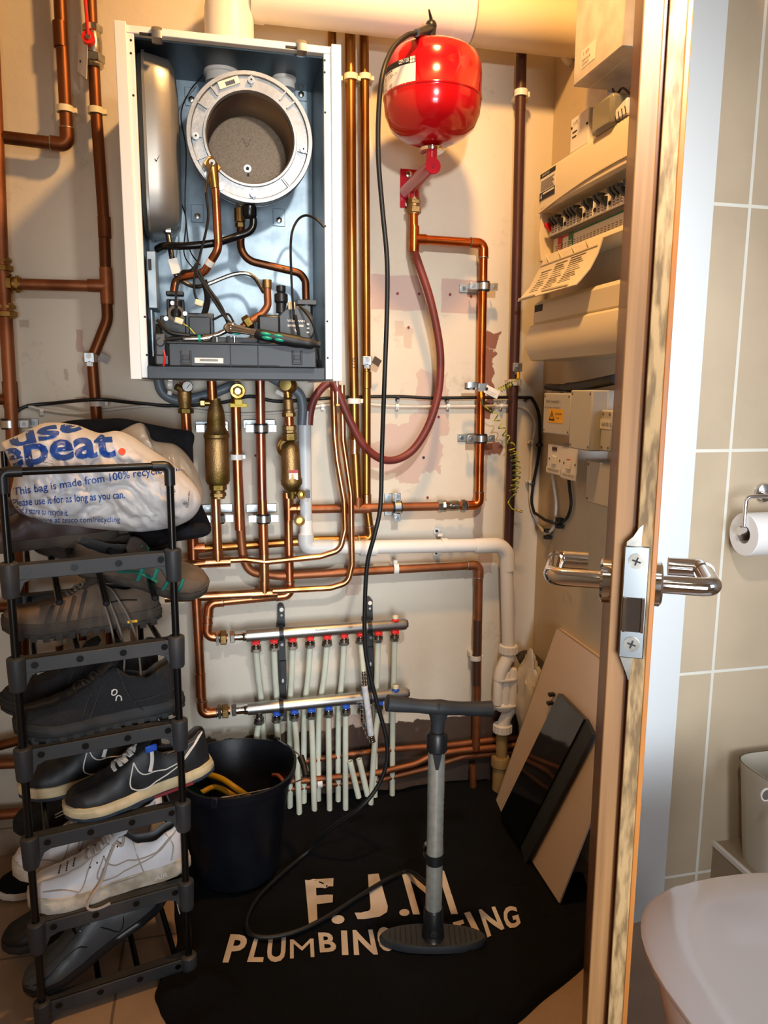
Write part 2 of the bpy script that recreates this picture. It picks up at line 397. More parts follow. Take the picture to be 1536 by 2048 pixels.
def tilemat(name, c1, c2, grout, w, h, ox, oy, axes, rough=.35, mort=.004, spec='#d8ccb8'):
    m = mat(name, c1, rough, 0, c2, 5, detail=10); N = m.node_tree.nodes; L = m.node_tree.links; bs = N['Principled BSDF']
    src = bs.inputs['Base Color'].links[0].from_socket; tc = [n for n in N if n.type == 'TEX_COORD'][0]
    sp = N.new('ShaderNodeSeparateXYZ'); L.new(tc.outputs['Object'], sp.inputs[0]); cb = N.new('ShaderNodeCombineXYZ')
    for k, (a, o) in enumerate(zip(axes, (ox, oy))):
        ad = N.new('ShaderNodeMath'); ad.operation = 'SUBTRACT'; L.new(sp.outputs[a], ad.inputs[0]); ad.inputs[1].default_value = o
        L.new(ad.outputs[0], cb.inputs[k])
    br = N.new('ShaderNodeTexBrick'); br.offset = 0; br.inputs['Scale'].default_value = 1; br.inputs['Brick Width'].default_value = w
    br.inputs['Row Height'].default_value = h; br.inputs['Mortar Size'].default_value = mort; br.inputs['Mortar Smooth'].default_value = .1
    L.new(cb.outputs[0], br.inputs[0])
    sk = N.new('ShaderNodeTexVoronoi'); sk.inputs['Scale'].default_value = 130; L.new(tc.outputs['Object'], sk.inputs[0])
    sr = N.new('ShaderNodeValToRGB'); sr.color_ramp.elements[0].color = (1, 1, 1, 1); sr.color_ramp.elements[1].color = (0, 0, 0, 1)
    sr.color_ramp.elements[0].position = .06; sr.color_ramp.elements[1].position = .16; L.new(sk.outputs['Distance'], sr.inputs[0])
    m0 = N.new('ShaderNodeMix'); m0.data_type = 'RGBA'; fm = N.new('ShaderNodeMath'); fm.operation = 'MULTIPLY'; fm.inputs[1].default_value = .3
    L.new(sr.outputs[0], fm.inputs[0]); L.new(fm.outputs[0], m0.inputs['Factor']); L.new(src, m0.inputs['A']); m0.inputs['B'].default_value = srgb(spec)
    mx = N.new('ShaderNodeMix'); mx.data_type = 'RGBA'; L.new(br.outputs['Fac'], mx.inputs['Factor'])
    L.new(m0.outputs['Result'], mx.inputs['A']); mx.inputs['B'].default_value = srgb(grout); L.new(mx.outputs['Result'], bs.inputs['Base Color'])
    bp = N.new('ShaderNodeBump'); bp.inputs['Strength'].default_value = .4; bp.inputs['Distance'].default_value = -.002
    L.new(br.outputs['Fac'], bp.inputs['Height']); L.new(bp.outputs[0], bs.inputs['Normal'])
    return m
g1 = PZ(225, 2030, 0)
b = MB(); b.bx((-.86, -1.7, -.06), (2.3, 2.0, 0)); struct('floor', b, tilemat('floor_tile', '#9c8571', '#8f7965', '#6c5c4e', .60, .45, g1.x, PZ(30, 1915, 0).y, 'XY', .35, .003))
TY = 1.372                                   # tiled bathroom wall
tz = [PY(1450, y, TY).z for y in (409, 901)]; tx = [PY(1500, 409, TY).x, PY(1462, 901, TY).x]
b = MB(); b.bx((RX+.066, TY, -.05), (2.3, TY+.08, 2.5))
struct('wall_tiled', b, tilemat('wall_tile', '#bbaa91', '#b1a088', '#d6d4c9', .30, tz[0]-tz[1], tx[0], tz[1], 'XZ', .3, .0035))
# white door frame in front of the tiled wall
fx0 = PY(1325, 900, 1.60).x; fx1 = PY(1392, 900, 1.655).x
fx1 = PY(1392, 900, 1.33).x; print('trim', fx1)
b = MB(); b.bx((RX-.035, 1.33, 0), (fx1, 1.36, 2.42)); struct('trim_1', b, 'white_paint')
b = MB(); b.bx((-.78, D-.02, 0), (WP(62, 1690, .02).x, D, .10)); b.bx((-.78, D-.026, .0), (WP(62, 1690, .02).x, D-.02, .07)); struct('baseboard_back', b, mat('skirting', '#a08e78', .6, 0, '#8b7a66', 14))

# ================================================================== PIPEWORK HELPERS
UX = V((1, 0, 0)); UY = V((0, 1, 0)); UZ = V((0, 0, 1)); NY = V((0, -1, 0))
def sock(mb, p, d, r, L=.03): 
    p = V(p); d = V(d).normalized(); mb.lathe([(r*1.0, -L/2-.001), (r*1.14, -L/2), (r*1.14, L/2), (r*1.0, L/2+.001)], p, d, 18); return mb
def elbow(root, a, c, b_, r, m, L=.034, R=.02):
    a, c, b_ = V(a), V(c), V(b_); mb = MB(); L = min(L, (a-c).length*.9, (b_-c).length*.9)
    P = fillet([c+(a-c).normalized()*L, c, c+(b_-c).normalized()*L], R, 7); mb.tube(P, r*1.14, 16)
    o = mb.build('elbow_fitting', m, root)
    for q, e in ((P[0], c), (P[-1], c)):
        s = MB(); dd = (V(q)-V(e)).normalized(); s.lathe([(r*1.0, -.002), (r*1.2, -.001), (r*1.2, .0015), (r*.99, .003)], q, dd, 16); s.build('solder_ring', 'solder', o)
    return o
def tee(root, c, dirs, r, m, L=.026):
    mb = MB()
    for d in dirs: mb.cyl(c, V(c)+V(d).normalized()*L, r*1.15, n=16)
    mb.sphere(c, r*1.15, 14, 8); return mb.build('tee_fitting', m, root)
def run(name, label, px, r, m, off=.04, R=.02, elb=(), cat='pipe', group=None, mm=None, pts=None, n=14):
    pts = [V(p) for p in (pts or wps(px, off))]; c = pts[len(pts)//2]
    root = thing(name, label, cat, pts[0] if pts[0].z < pts[-1].z else pts[-1], group)
    mb = MB(); mb.tube(fillet(pts, R, 7), r, n); mb.build('tube', m, root)
    for i in elb: elbow(root, pts[i-1], pts[i], pts[i+1], r, mm or m)
    root['_p'] = [tuple(p) for p in pts] and 0
    return root, pts
def compression(root, p, d, r, m='brass', L=.03, name='compression_nut'):
    mb = MB(); p = V(p); d = V(d).normalized(); mb.nut(p-d*L*.25, d, r*1.65, L*.45); mb.nut(p+d*L*.28, d, r*1.5, L*.3); mb.cyl(p-d*L*.55, p+d*L*.55, r*1.25)
    return mb.build(name, m, root)
def clip(px, py, r, off, label, ax='z', m='cream_clip', w=.013, group=None, pl=None):
    c = pl or WP(px, py, off); root = thing('pipe_clip', label, 'pipe clip', c, group); d = UZ if ax == 'z' else UX; wd = V((0, 0, 0))
    mb = MB(); mb.ring(c-d*w/2, d, r+.004, r+.0003, w, 24); mb.build('ring', m, root)
    mb = MB(); L = D-(c.y+r)
    if L > .002: mb.box((c.x, c.y+r+L/2, c.z), (.016 if ax == 'z' else w, L, w if ax == 'z' else .016)); 
    side = UX if ax == 'z' else UZ
    mb.box(c+side*(r+.007)+V((0, r*.4, 0)), (.008, .012, w*.8) if ax == 'z' else (w*.8, .012, .008)); mb.build('base', m, root, bevel=.001)
    return root
def clamp(px, py, r, off, label, ax='z', plate=(0, 0), pw=.062, group=None):
    """steel clamp with rubber lining on a wall plate"""
    c = WP(px, py, off); root = thing('pipe_clamp', label, 'pipe clamp', c, group); d = UZ if ax == 'z' else UX; s = UX if ax == 'z' else UZ
    mb = MB(); mb.ring(c-d*.012, d, r+.0045, r+.0002, .024, 24); mb.build('rubber_lining', 'black_rubber', root)
    mb = MB(); mb.ring(c-d*.008, d, r+.0062, r+.0042, .016, 24); mb.build('band', 'zinc', root)
    for k in (-1, 1): mb = MB(); mb.box(c+s*k*(r+.016)+V((0, -.002, 0)), tuple(abs(q) for q in (s*.02+d*.018))[:1]+(.006,)+tuple(abs(q) for q in (s*.02+d*.018))[2:]); mb.box(c+s*k*(r+.016)+V((0, .005, 0)), tuple(abs(q) for q in (s*.018+d*.016))[:1]+(.003,)+tuple(abs(q) for q in (s*.018+d*.016))[2:]); mb.build('lug', 'zinc', root, bevel=.001)
    for k in (-1, 1):
        q = c+s*k*(r+.017)+V((0, -.006, 0)); mb = MB(); mb.cyl(q, q+V((0, -.003, 0)), .0045, n=10); mb.cyl(q, q+V((0, .03, 0)), .002, n=6); mb.build('screw', 'screw', root)
    pc = c+s*plate[0]+d*plate[1]; pc.y = D-.003; mb = MB(); dims = s*pw+d*.022; mb.box(pc, (abs(dims.x) or .022, .004, abs(dims.z) or .022))
    L = D-(c.y+r); mb.cyl((c.x, c.y+r, c.z), (c.x, D, c.z), .005, n=10); mb.build('wall_plate', 'galv', root, bevel=.0015)
    for k in (-1, 1):
        q = pc+s*k*pw*.32; mb = MB(); mb.cyl(q, q+V((0, -.006, 0)), .005, n=10); mb.build('plate_screw', 'screw', root)
    return root
def mm(px): return px  # marker
# ================================================================== LEFT PIPES
o1 = .05
root, P = run('copper_pipe', 'old brown copper pipe elbowing left in the upper left corner of the wall', [(93, -520), (135, 290), (-280, 240)], .0135, 'copper_brown', o1, .014, (1,), mm='copper_brown')
mb = MB(); sock(mb, WP(121, 70, o1), P[0]-P[1], .0135, .05); mb.build('coupling', 'copper_brown', root)
clip(130, 219, .0135, o1, 'cream plastic clip on the upper left brown pipe above its elbow')
root, P = run('copper_pipe', 'long brown copper pipe with red lever valve left of the boiler', [(155, -520), (192, 220), (207, 430), (215, 640), (184, 718), (196, 870), (200, 1000)], .0125, 'copper_brown', o1, .06)
for (x, y) in ((209, 455),):
    mb = MB(); sock(mb, WP(x, y, o1), P[2]-P[3], .0125, .045); mb.build('coupling', 'copper_brown', root)
T0 = WP(213, 572, o1); tee(root, T0, [P[2]-P[3], P[3]-P[2], -UX], .0125, 'copper_matt', .04)
# lever valve
v = thing('ball_valve', 'ball valve with red lever on the brown pipe left of the boiler', 'valve', WP(186, 90, o1))
mb = MB(); a = WP(185, 58, o1); c = WP(188, 120, o1); dd = (c-a).normalized(); L = (c-a).length
mb.nut(a, dd, .021, .016); mb.lathe([(.014, 0), (.017, .01), (.0185, L*.4), (.0185, L*.6), (.017, L-.01), (.014, L)], a, dd, 16); mb.nut(c-dd*.002, dd, .023, .02); mb.lathe([(.019, 0), (.02, .004), (.017, .008)], c+dd*.008, dd, 16)
mb.build('body', 'nickel', v)
mb = MB(); q = WP(177, 75, o1+.03); mb.cyl(q+UY*.02, q-UY*.004, .013, n=18); e = WP(168, -30, o1+.035)
mb.tube([q-UY*.002, q+(e-q)*.2, e], [.008, .0075, .009], 10, flat=.45); mb.build('lever', 'red_plastic', v)
mb = MB(); mb.nut(q-UY*.006, UY, .006, .005); mb.build('lever_nut', 'nickel', v)
tg = thing('paper_tag', 'small white card tag hanging behind the red lever valve', 'tag', WP(160, 110, .06))
mb = MB(); mb.prism([WP(157, 65, .045), WP(175, 90, .075), WP(173, 158, .075), WP(154, 142, .045)], (0.0006, .0005, 0)); mb.build('card', 'label_white', tg)
mb = MB()
mb.sphere(WP(162, 123, .06)+V((-.0012, -.0012, 0)), .003, 8, 6, sc=(.6, .3, 1)); mb.build('print', 'ink', tg)
clip(191, 222, .0125, o1, 'cream plastic clip on the red valve pipe level with the boiler top')
clip(195, 806, .0125, o1, 'pale plastic clip low on the red valve pipe just above the bag', m='white_plastic_old', w=.015)
t, P = run('copper_pipe', 'short horizontal copper pipe joining the two left uprights below mid height', [(-6, 566), (30, 568), (213, 573)], .0125, 'copper_matt', o1, .02)
compression(t, WP(27, 568, o1), UX, .0125)
t, P = run('copper_pipe', 'copper upright with brass tee at the far left edge', [(-42, -500), (-4, 330), (3, 520), (12, 640), (20, 780), (24, 850), (40, 1250)], .0145, 'copper_matt', o1+.005, .08)
compression(t, WP(3, 530, o1), UZ, .0145); compression(t, WP(12, 622, o1), UZ, .0145)
mb = MB(); mb.cyl(WP(3, 535, o1), WP(11, 615, o1), .0165, n=16); mb.cyl(WP(6, 570, o1), WP(20, 570, o1), .015, n=16); mb.build('tee_fitting', 'brass', t)
mb = MB(); mb.cyl(WP(22, 800, o1), WP(-20, 798, o1), .012); sock(mb, WP(21, 790, o1), UZ, .0145, .06); mb.build('tee_fitting', 'copper_brown', t)
clamp(20, 848, .0145, o1, 'steel clamp on the far left upright beside the bag', plate=(.02, 0))
for (x, y0, y1, lb, ln) in ((45, 1100, 1560, 'copper upright seen between the rack tubes nearest the left edge', .0125), (115, 1180, 1300, 'short brown pipe stub seen through the shoe rack, left one', .009), (162, 1180, 1285, 'short brown pipe stub seen through the shoe rack, middle one', .009), (216, 1180, 1300, 'short brown pipe stub seen through the shoe rack, right one', .009)):
    run('copper_pipe', lb, [(x, y0), (x+4, y1)], ln, 'copper_brown', .035)
run('copper_pipe', 'brown pipe running level behind the shoe rack at sneaker height', [(-270, 1232), (80, 1210)], .012, 'copper_brown', .06)
run('copper_pipe', 'brown pipe behind the rack rising to the right, second from floor', [(-265, 1560), (60, 1475), (150, 1440)], .012, 'copper_brown', .06)
run('copper_pipe', 'brown pipe just above the skirting behind the rack', [(-265, 1540), (160, 1520)], .013, 'copper_matt', .04)
run('copper_pipe', 'lowest brown pipe lying along the skirting at far left', [(-262, 1650), (160, 1616)], .013, 'copper_matt', .04)
for x, n in ((115, 'left'), (162, 'right')): clip(x, 1284, .009, .035, 'white clip on the %s stub behind the shoe rack' % n, m='white_plastic_old')
def earth(px, py, r, off, label, sx=1, strap=True):
    c = WP(px, py, off); e = thing('earth_clamp', label, 'clamp', c)
    mb = MB(); mb.ring(c-UZ*.009, UZ, r+.0025, r+.0003, .018, 22); mb.box(c+V((-sx*.004, -r-.006, 0)), (.022, .012, .022)); mb.build('clamp_body', 'zinc', e, bevel=.0015)
    mb = MB(); mb.cyl(c+V((-sx*.004, -r-.012, .003)), c+V((-sx*.004, -r-.019, .003)), .006, n=6); mb.cyl(c+V((-sx*.004, -r-.008, -.013)), c+V((-sx*.004, -r-.012, -.013)), .005, n=10); mb.box(c+V((-sx*.004, -r-.004, -.013)), (.013, .006, .012)); mb.build('screw', 'bare_steel', e)
    if strap:
        mb = MB(); mb.box(c+V((sx*(r+.013), -r*.3, -.001)), (.024, .0012, .018), Matrix.Rotation(.5*sx, 3, 'Y') @ Matrix.Rotation(.4*sx, 3, 'Z')); mb.build('strap_tail', 'zinc', e)
    return e
earth(185, 716, .0125, o1, 'small earth clamp on the bent pipe left of the boiler')

# ================================================================== THREE UPRIGHTS RIGHT OF THE BOILER
def upright(lb, px, r, m, off, R=.03, **k): return run('copper_pipe', lb, px, r, m, off, R, **k)
upright('leftmost of three brassy uprights beside the boiler, mostly behind its edge', [(664, 40), (667, 600), (672, 700)], .010, 'copper_old', .045)
r1, P = upright('middle brassy upright between boiler and black hose with writing on it', [(700, 40), (704, 600), (708, 790), (710, 900), (716, 1018)], .0125, 'copper_old', .05, .06)
mb = MB(); sock(mb, WP(709, 893, .05), UZ, .0125, .035); mb.build('coupling', 'copper_pale', r1)
mb = MB(); text_on(mb, '1775', WP(711, 735, .065), V((0, 0, 1)), V((-1, 0, 0)), .008, .024); flatbuild(mb, 'writing', 'ink', r1)
r2, P = upright('right brassy upright that turns left low on the wall behind the white pipe', [(728, 40), (732, 600), (733, 800), (733, 1010), (742, 1078), (640, 1080), (388, 1098)], .0112, 'copper_old', .04, .02, elb=(4,))
mb = MB(); sock(mb, WP(733, 760, .04), UZ, .0112, .04); mb.build('coupling', 'copper_old', r2)
mb = MB(); sock(mb, WP(733, 1000, .04), UZ, .0112, .03); mb.build('coupling', 'copper_pale', r2)
earth(734, 722, .0112, .04, 'earth clamp with strap on the right brassy upright')
for x, r, o, n in ((668, .010, .045, 'left'), (702, .0125, .05, 'middle'), (730, .0112, .04, 'right')):
    clip(x, 155, r, o, 'cream clip near the top of the %s brassy upright' % n)
for x, r, o, n, y in ((671, .008, .045, 'left 15 mm pipe', 803), (708, .0125, .05, 'middle brassy upright', 802)):
    clip(x, y, r, o, 'pale clip holding the %s at cable height' % n, m='cream_clip' if x < 700 else 'white_plastic')
# 15 mm pair
upright('left of two slim copper pipes curving below the boiler right corner', [(666, 760), (669, 870), (674, 920), (688, 1000), (690, 1060), (680, 1100), (640, 1113), (532, 1124), (490, 1119), (430, 1122)], .0078, 'copper_pale', .075, .03)
upright('right of two slim copper pipes curving below the boiler right corner', [(684, 770), (686, 880), (692, 920), (702, 990), (704, 1130), (696, 1165), (660, 1176), (545, 1182)], .0078, 'copper_pale', .085, .03)
# ================================================================== PIPES UNDER THE BOILER
r3, P = upright('copper pipe below the pressure gauge at the boiler left', [(368, 765), (376, 900), (384, 1090), (388, 1110), (398, 1300), (405, 1428), (460, 1420)], .0118, 'copper', .07, .03, elb=(5,), mm='copper')
mb = MB(); sock(mb, WP(401, 1370, .07), UZ, .0118, .06); mb.build('coupling', 'copper', r3)
tee(r3, WP(386, 1096, .07), [UZ, -UZ, UX], .0118, 'copper', .028)
r4, P = upright('copper pipe below the brass air separator with two clamps', [(423, 762), (425, 800)], .0112, 'copper', .09)
r4, P = upright('pale copper pipe dropping from the brass air separator to a tee', [(430, 970), (433, 1040), (436, 1127)], .0112, 'copper_pale', .08)
tee(r4, WP(436, 1124, .08), [UZ, UX, -UX], .0112, 'copper_pale', .03)
upright('short pale copper pipe running left from the tee behind the rack', [(436, 1124), (340, 1132)], .0112, 'copper_pale', .08)
r5, P = upright('copper gas pipe with yellow tap curving right to the corner', [(472, 800), (476, 950), (482, 1070), (486, 1115), (500, 1145), (560, 1152), (700, 1144), (958, 1130), (952, 1500)], [.0112][0], 'copper_matt', .05, [0, 0, .1, .1, .08, .08, .1, .02, 0], elb=(7,))
mb = MB(); mb.tube(wps([(471, 800), (479, 1060)], .0505), .0117, 16); mb.build('bright_section', 'copper', r5)
clip(473, 914, .0112, .05, 'white clip on the gas pipe right of the air separator', m='white_plastic')
clip(791, 1137, .0112, .05, 'white clip on the long level pipe beneath the waste pipe', 'x', 'white_plastic')
clip(951, 1315, .0112, .05, 'white clip on the dark upright left of the trap', m='white_plastic_old')
mb = MB(); mb.tube(wps([(955, 1240), (953, 1370)], .0505), .0116, 16); mb.build('aged_section', mat('copper_grimy', '#4c4038', .5, .7, '#5a3a2c', 16), r5)
r6, P = upright('central copper pipe with two black lined clamps below the boiler', [(520, 760), (523, 950), (529, 1190)], .0115, 'copper_pinkish', .07)
mb = MB(); mb.tube(wps([(524.5, 1000), (528, 1110)], .0705), .0118, 16); mb.build('bright_section', 'copper', r6)
mb = MB(); mb.tube(wps([(528, 1108), (529, 1185)], .0705), .0119, 16); mb.build('lower_section', 'copper_pale', r6)
tee(r6, WP(529, 1187, .07), [UZ, UX, -UX], .0115, 'copper_pale', .032)
upright('pale copper pipe running left from the central tee behind the shoe rack', [(529, 1187), (420, 1192), (330, 1196)], .0118, 'copper_pale', .07)
r7, P = upright('copper pipe from the dirt filter turning left to the upper manifold', [(573, 985), (576, 1020), (580, 1190), (418, 1206), (413, 1272), (455, 1276)], .0112, 'copper', .055, .02, elb=(2, 3, 4), mm='copper')
mb = MB(); sock(mb, WP(415, 1237, .055), UZ, .0112, .02); mb.build('coupling', 'copper', r7)
tee(r7, WP(577, 1018, .055), [UZ, -UZ, UX], .0112, 'copper', .028)
r8, P = upright('bright copper branch from the expansion vessel down and left to the filter', [(828, 478), (967, 487), (958, 1010), (900, 1012), (580, 1019)], .0112, 'copper_bright', .05, .02, elb=(1, 2), mm='copper_bright')
mb = MB(); mb.tube(wps([(875, 1012.5), (583, 1019)], .0505), .0115, 16); mb.build('aged_section', 'copper_matt', r8)
tee(r8, WP(716, 1017, .05), [UZ, UX, -UX], .0114, 'copper_matt', .03)
# isolation valve on it
v = thing('isolation_valve', 'nickel isolation valve on the level pipe right of centre', 'valve', WP(902, 1012, .05))
mb = MB(); a = WP(880, 1012, .05); c = WP(926, 1012, .05); mb.nut(a, UX, .0175, .014); mb.nut(c, UX, .0175, .014); mb.lathe([(.014, 0), (.017, .012), (.0135, .02), (.015, .035), (.014, .05)], a, UX, 16); mb.build('body', 'nickel', v)
mb = MB(); q = WP(906, 1012, .068); mb.cyl(q+UY*.01, q-UY*.002, .006, n=14); mb.box(q-UY*.003, (.009, .002, .0015)); mb.build('screw_slot', 'chrome', v)
clamp(794, 1014, .0112, .05, 'steel clamp standing upright on the level pipe in mid wall', 'x', pw=.06, plate=(0, -.012))
clamp(967, 573, .0112, .05, 'steel clamp on the bright upright over the upper plaster patch', plate=(-.018, 0))
clamp(962, 877, .0112, .05, 'steel clamp on the bright upright below the earth tag', plate=(-.018, 0))
clamp(436, 1037, .0112, .07, 'steel clamp below the brass air separator', plate=(0, .015), pw=.075)
clamp(522, 857, .0115, .07, 'steel clamp high on the central pipe below the boiler', plate=(0, .008), pw=.08)
clamp(527, 1037, .0115, .07, 'steel clamp low on the central pipe right of the gas pipe', plate=(0, .016), pw=.078)
clamp(424, 857, .0112, .07, 'steel clamp half hidden behind the brass air separator', plate=(0, .004), pw=.08)
# vertical stub to the expansion vessel
r9, P = upright('bright copper stub below the red expansion vessel with drain cock', [(827, 420), (828, 500)], .0112, 'copper_bright', .055)
tee(r9, WP(828, 478, .055), [UZ, -UZ, UX], .0112, 'copper_bright', .03)
mb = MB(); a = WP(828, 497, .055); mb.cyl(a, a-UZ*.016, .010, n=14); mb.cyl(a-UZ*.014, a-UZ*.028, .0065, n=12); mb.cyl(a-UZ*.026, a-UZ*.036, .004, n=10); mb.build('drain_cock', 'brass', r9)
# ================================================================== AIR SEPARATOR, FILTER, VALVES
s = thing('air_separator', 'large brass air separator under the boiler left of the gas tap', 'air separator', WP(434, 965, .09))
a = WP(431, 797, .09); c = WP(436, 968, .09); dd = (c-a).normalized(); L = (c-a).length
mb = MB(); mb.lathe([(.0, 0), (.011, 0), (.0125, .010), (.018, .026), (.0200, .036), (.0222, L*.34), (.028, L*.40), (.0302, L*.415), (.0302, L*.45), (.0280, L*.465), (.0280, L*.61), (.0286, L*.62), (.0286, L*.96), (.025, L), (0, L)], a, dd, 32, caps=False); mb.build('body', 'brass_dull', s)
compression(s, c+dd*.016, dd, .0125, 'brass_dull', .034)
mb = MB(); mb.nut(WP(405, 806, .09), UX, .010, .012); mb.cyl(WP(405, 806, .09), WP(420, 806, .09), .007); mb.build('side_port', 'brass', s)
f = thing('dirt_filter', 'brass dirt filter with small label below the right boiler valve', 'dirt filter', WP(580, 985, .08))
a = WP(580, 885, .085); c = WP(584, 985, .085); dd = (c-a).normalized(); L = (c-a).length
mb = MB(); mb.lathe([(0, -.004), (.010, -.002), (.019, .006), (.0228, .018), (.0235, L*.55), (.0238, L*.70), (.0265, L*.74), (.0265, L*.82), (.018, L*.93), (.011, L*.98), (.009, L*1.12), (0, L*1.12)], a, dd, 30, caps=False); mb.build('body', 'brass_dull', f)
mb = MB(); mb.ring(a+V((-.005, .01, -.012)), V((-.55, -.8, .15)), .026, .018, .008, 30); mb.cyl(a+V((-.005, .02, -.012)), a+V((-.008, .01, -.012)), .022); mb.build('union_nut', 'brass', f)
q = WP(586, 950, .107); mb = MB(); mb.prism([q+V((-.010, -.0015, -.012)), q+V((.012, -.0015, -.012)), q+V((.012, -.0015, .012)), q+V((-.010, -.0015, .012))], (0, .002, 0)); lb = mb.build('sticker', 'label_white', f)
mb = MB(); mb.prism([q+V((-.010, -.0022, .005)), q+V((.012, -.0022, .005)), q+V((.012, -.0022, .012)), q+V((-.010, -.0022, .012))], (0, .0005, 0)); mb.build('sticker_band', 'label_red', lb)
mb = MB(); q = WP(601, 989, .10); mb.ring(q, V((.2, -1, .1)), .0115, .006, .012, 20); mb.cyl(q, q+V((0, .01, 0)), .0105); mb.cyl(q+V((0, .01, 0)), WP(584, 985, .085), .007); mb.build('drain_port', 'brass', f)
mb = MB(); mb.box(WP(616, 988, .09), (.010, .004, .020)); mb.build('lever', 'black_plastic', f)
mb = MB(); mb.tube(spline([WP(600, 1000, .1), WP(594, 1018, .1), WP(597, 1036, .1)], 5), .003, 8, flat=.3); mb.build('cap_strap', 'black_rubber', f)
mb = MB(); q = WP(598, 1040, .10); mb.ring(q, V((.1, -1, -.1)), .0125, .009, .012, 20); mb.cyl(q+V((0, .002, 0)), q+V((0, .004, 0)), .0115); mb.build('drain_cap', 'brass', f)
# valve stack over the filter
v = thing('service_valve', 'brass service valve under the right of the boiler above the filter', 'valve', WP(577, 880, .08))
mb = MB(); a = WP(576, 795, .08); c = WP(580, 880, .08); dd = (c-a).normalized(); L = (c-a).length
mb.lathe([(.008, 0), (.0125, .005), (.0125, L*.28), (.014, L*.3), (.014, L*.36)], a, dd, 16); mb.nut(a+dd*L*.40, dd, .0165, .011); mb.nut(a+dd*L*.71, dd, .017, .012); mb.nut(a+dd*L*.80, dd, .015, .008); mb.nut(a+dd*L*.92, dd, .018, .02); mb.build('body', 'brass_dull', v)
mb = MB(); mb.cyl(a+dd*L*.42, a+dd*L*.66, .0112); mb.build('copper_piece', 'copper', v)
mb = MB(); q = WP(574, 772, .08); mb.sphere(q+UX*.006, .019, 18, 10); mb.cyl(q, a, .011); mb.cyl(q, q+V((-.004, -.022, .002)), .014, n=22); mb.build('valve_head', 'brass', v)
mb = MB(); mb.lathe([(.014, 0), (.016, .002), (.016, .007), (.014, .009), (.004, .0095)], q+V((-.005, -.02, .002)), V((-.2, -1, .1)), 24); mb.build('spindle_cap', 'brass_bright', v)
mb = MB(); mb.box(WP(560, 787, .08), (.022, .006, .010), Matrix.Rotation(.5, 3, 'Y')); mb.build('tab', 'grey_box', v)
g = thing('gas_tap', 'brass gas tap with yellow plastic handle under the boiler', 'gas tap', WP(474, 800, .08))
mb = MB(); q = WP(475, 782, .10); mb.lathe([(.014, 0), (.018, .002), (.018, .016), (.0165, .018)], q+UY*.006, NY, 26); mb.cyl(q+UY*.005, WP(472, 782, .05), .013); mb.cyl(WP(472, 765, .05), WP(473, 808, .05), .0125); mb.build('body', 'brass', g)
mb = MB(); mb.nut(q-UY*.014, UY, .0125, .006); mb.cyl(q-UY*.014, q-UY*.02, .0065, n=16); mb.build('plug', 'brass_bright', g)
mb = MB(); q = WP(477, 808, .10); mb.box(q+UZ*.004, (.018, .02, .014)); mb.box(q-UZ*.003, (.040, .010, .009)); mb.build('handle', 'yellow_plastic', g, bevel=.0015)
g = thing('pressure_gauge', 'round white pressure gauge with white knob at the boiler lower left', 'gauge', WP(370, 820, .08))
mb = MB(); q = WP(375, 773, .115); mb.lathe([(.0125, .012), (.0128, .0), (.0115, -.001)], q, UY, 26, caps=False); mb.build('bezel', 'black_plastic', g)
mb = MB(); mb.cyl(q-UY*.0002, q+UY*.002, .0112, n=26); fc = mb.build('dial', 'label_white', g)
mb = MB(); mb.box(q+V((.002, -.0012, .001)), (.0012, .0008, .012), Matrix.Rotation(.6, 3, 'Y')); 
for k in range(9):
    an = -2.2+k*.55; mb.box(q+V((math.sin(an)*.0085, -.0012, math.cos(an)*.0085)), (.0008, .0006, .0025), Matrix.Rotation(an, 3, 'Y'))
mb.build('dial_marks', 'ink', fc)
mb = MB(); mb.cyl(q+UY*.012, WP(370, 782, .08), .006); mb.lathe([(.010, 0), (.0155, .006), (.0155, .03), (.013, .035), (.0135, .045)], WP(369, 778, .08), -UZ, 18); mb.nut(WP(372, 822, .08), UZ, .018, .012); mb.cyl(WP(352, 773, .09), WP(369, 782, .08), .008); mb.build('body', 'brass_dull', g)
mb = MB(); mb.lathe([(.007, 0), (.009, .003), (.009, .012)], WP(346, 770, .1), V((-1, 0, .1)), 12); mb.box(WP(341, 768, .1), (.010, .006, .022)); mb.cyl(WP(340, 782, .1), WP(339, 790, .1), .0055); mb.build('knob', 'white_plastic', g, bevel=.001)
# grey condensate pipe and hoses
t = thing('condensate_pipe', 'grey plastic pipe hanging upright right of the dirt filter', 'pipe', WP(612, 1066, .05))
mb = MB(); mb.tube(wps([(609, 822), (612, 1066)], .055), .0158, 20, caps=False); mb.tube(wps([(609, 822), (612, 1066)], .055), .0140, 20); mb.build('tube', 'grey_pvc', t)
mb = MB(); mb.tube(wps([(611.6, 1040), (612, 1066)], .055), .0165, 20, caps=False); mb.build('collar', 'white_plastic', t)
t = tag(MB().tube(spline(wps([(604, 850), (605, 810), (596, 785), (560, 765), (520, 745), (480, 750)], .065), 6), .0115, 14).build('corrugated_hose', 'grey_hose'), 'dark grey hose curving from the boiler base into the grey pipe', 'hose')
t = tag(MB().tube(spline(wps([(315, 755), (325, 785), (352, 800), (385, 797), (430, 785), (480, 765)], .05), 6), .0115, 14).build('corrugated_hose', 'grey_hose'), 'dark grey hose sagging under the boiler left corner', 'hose')
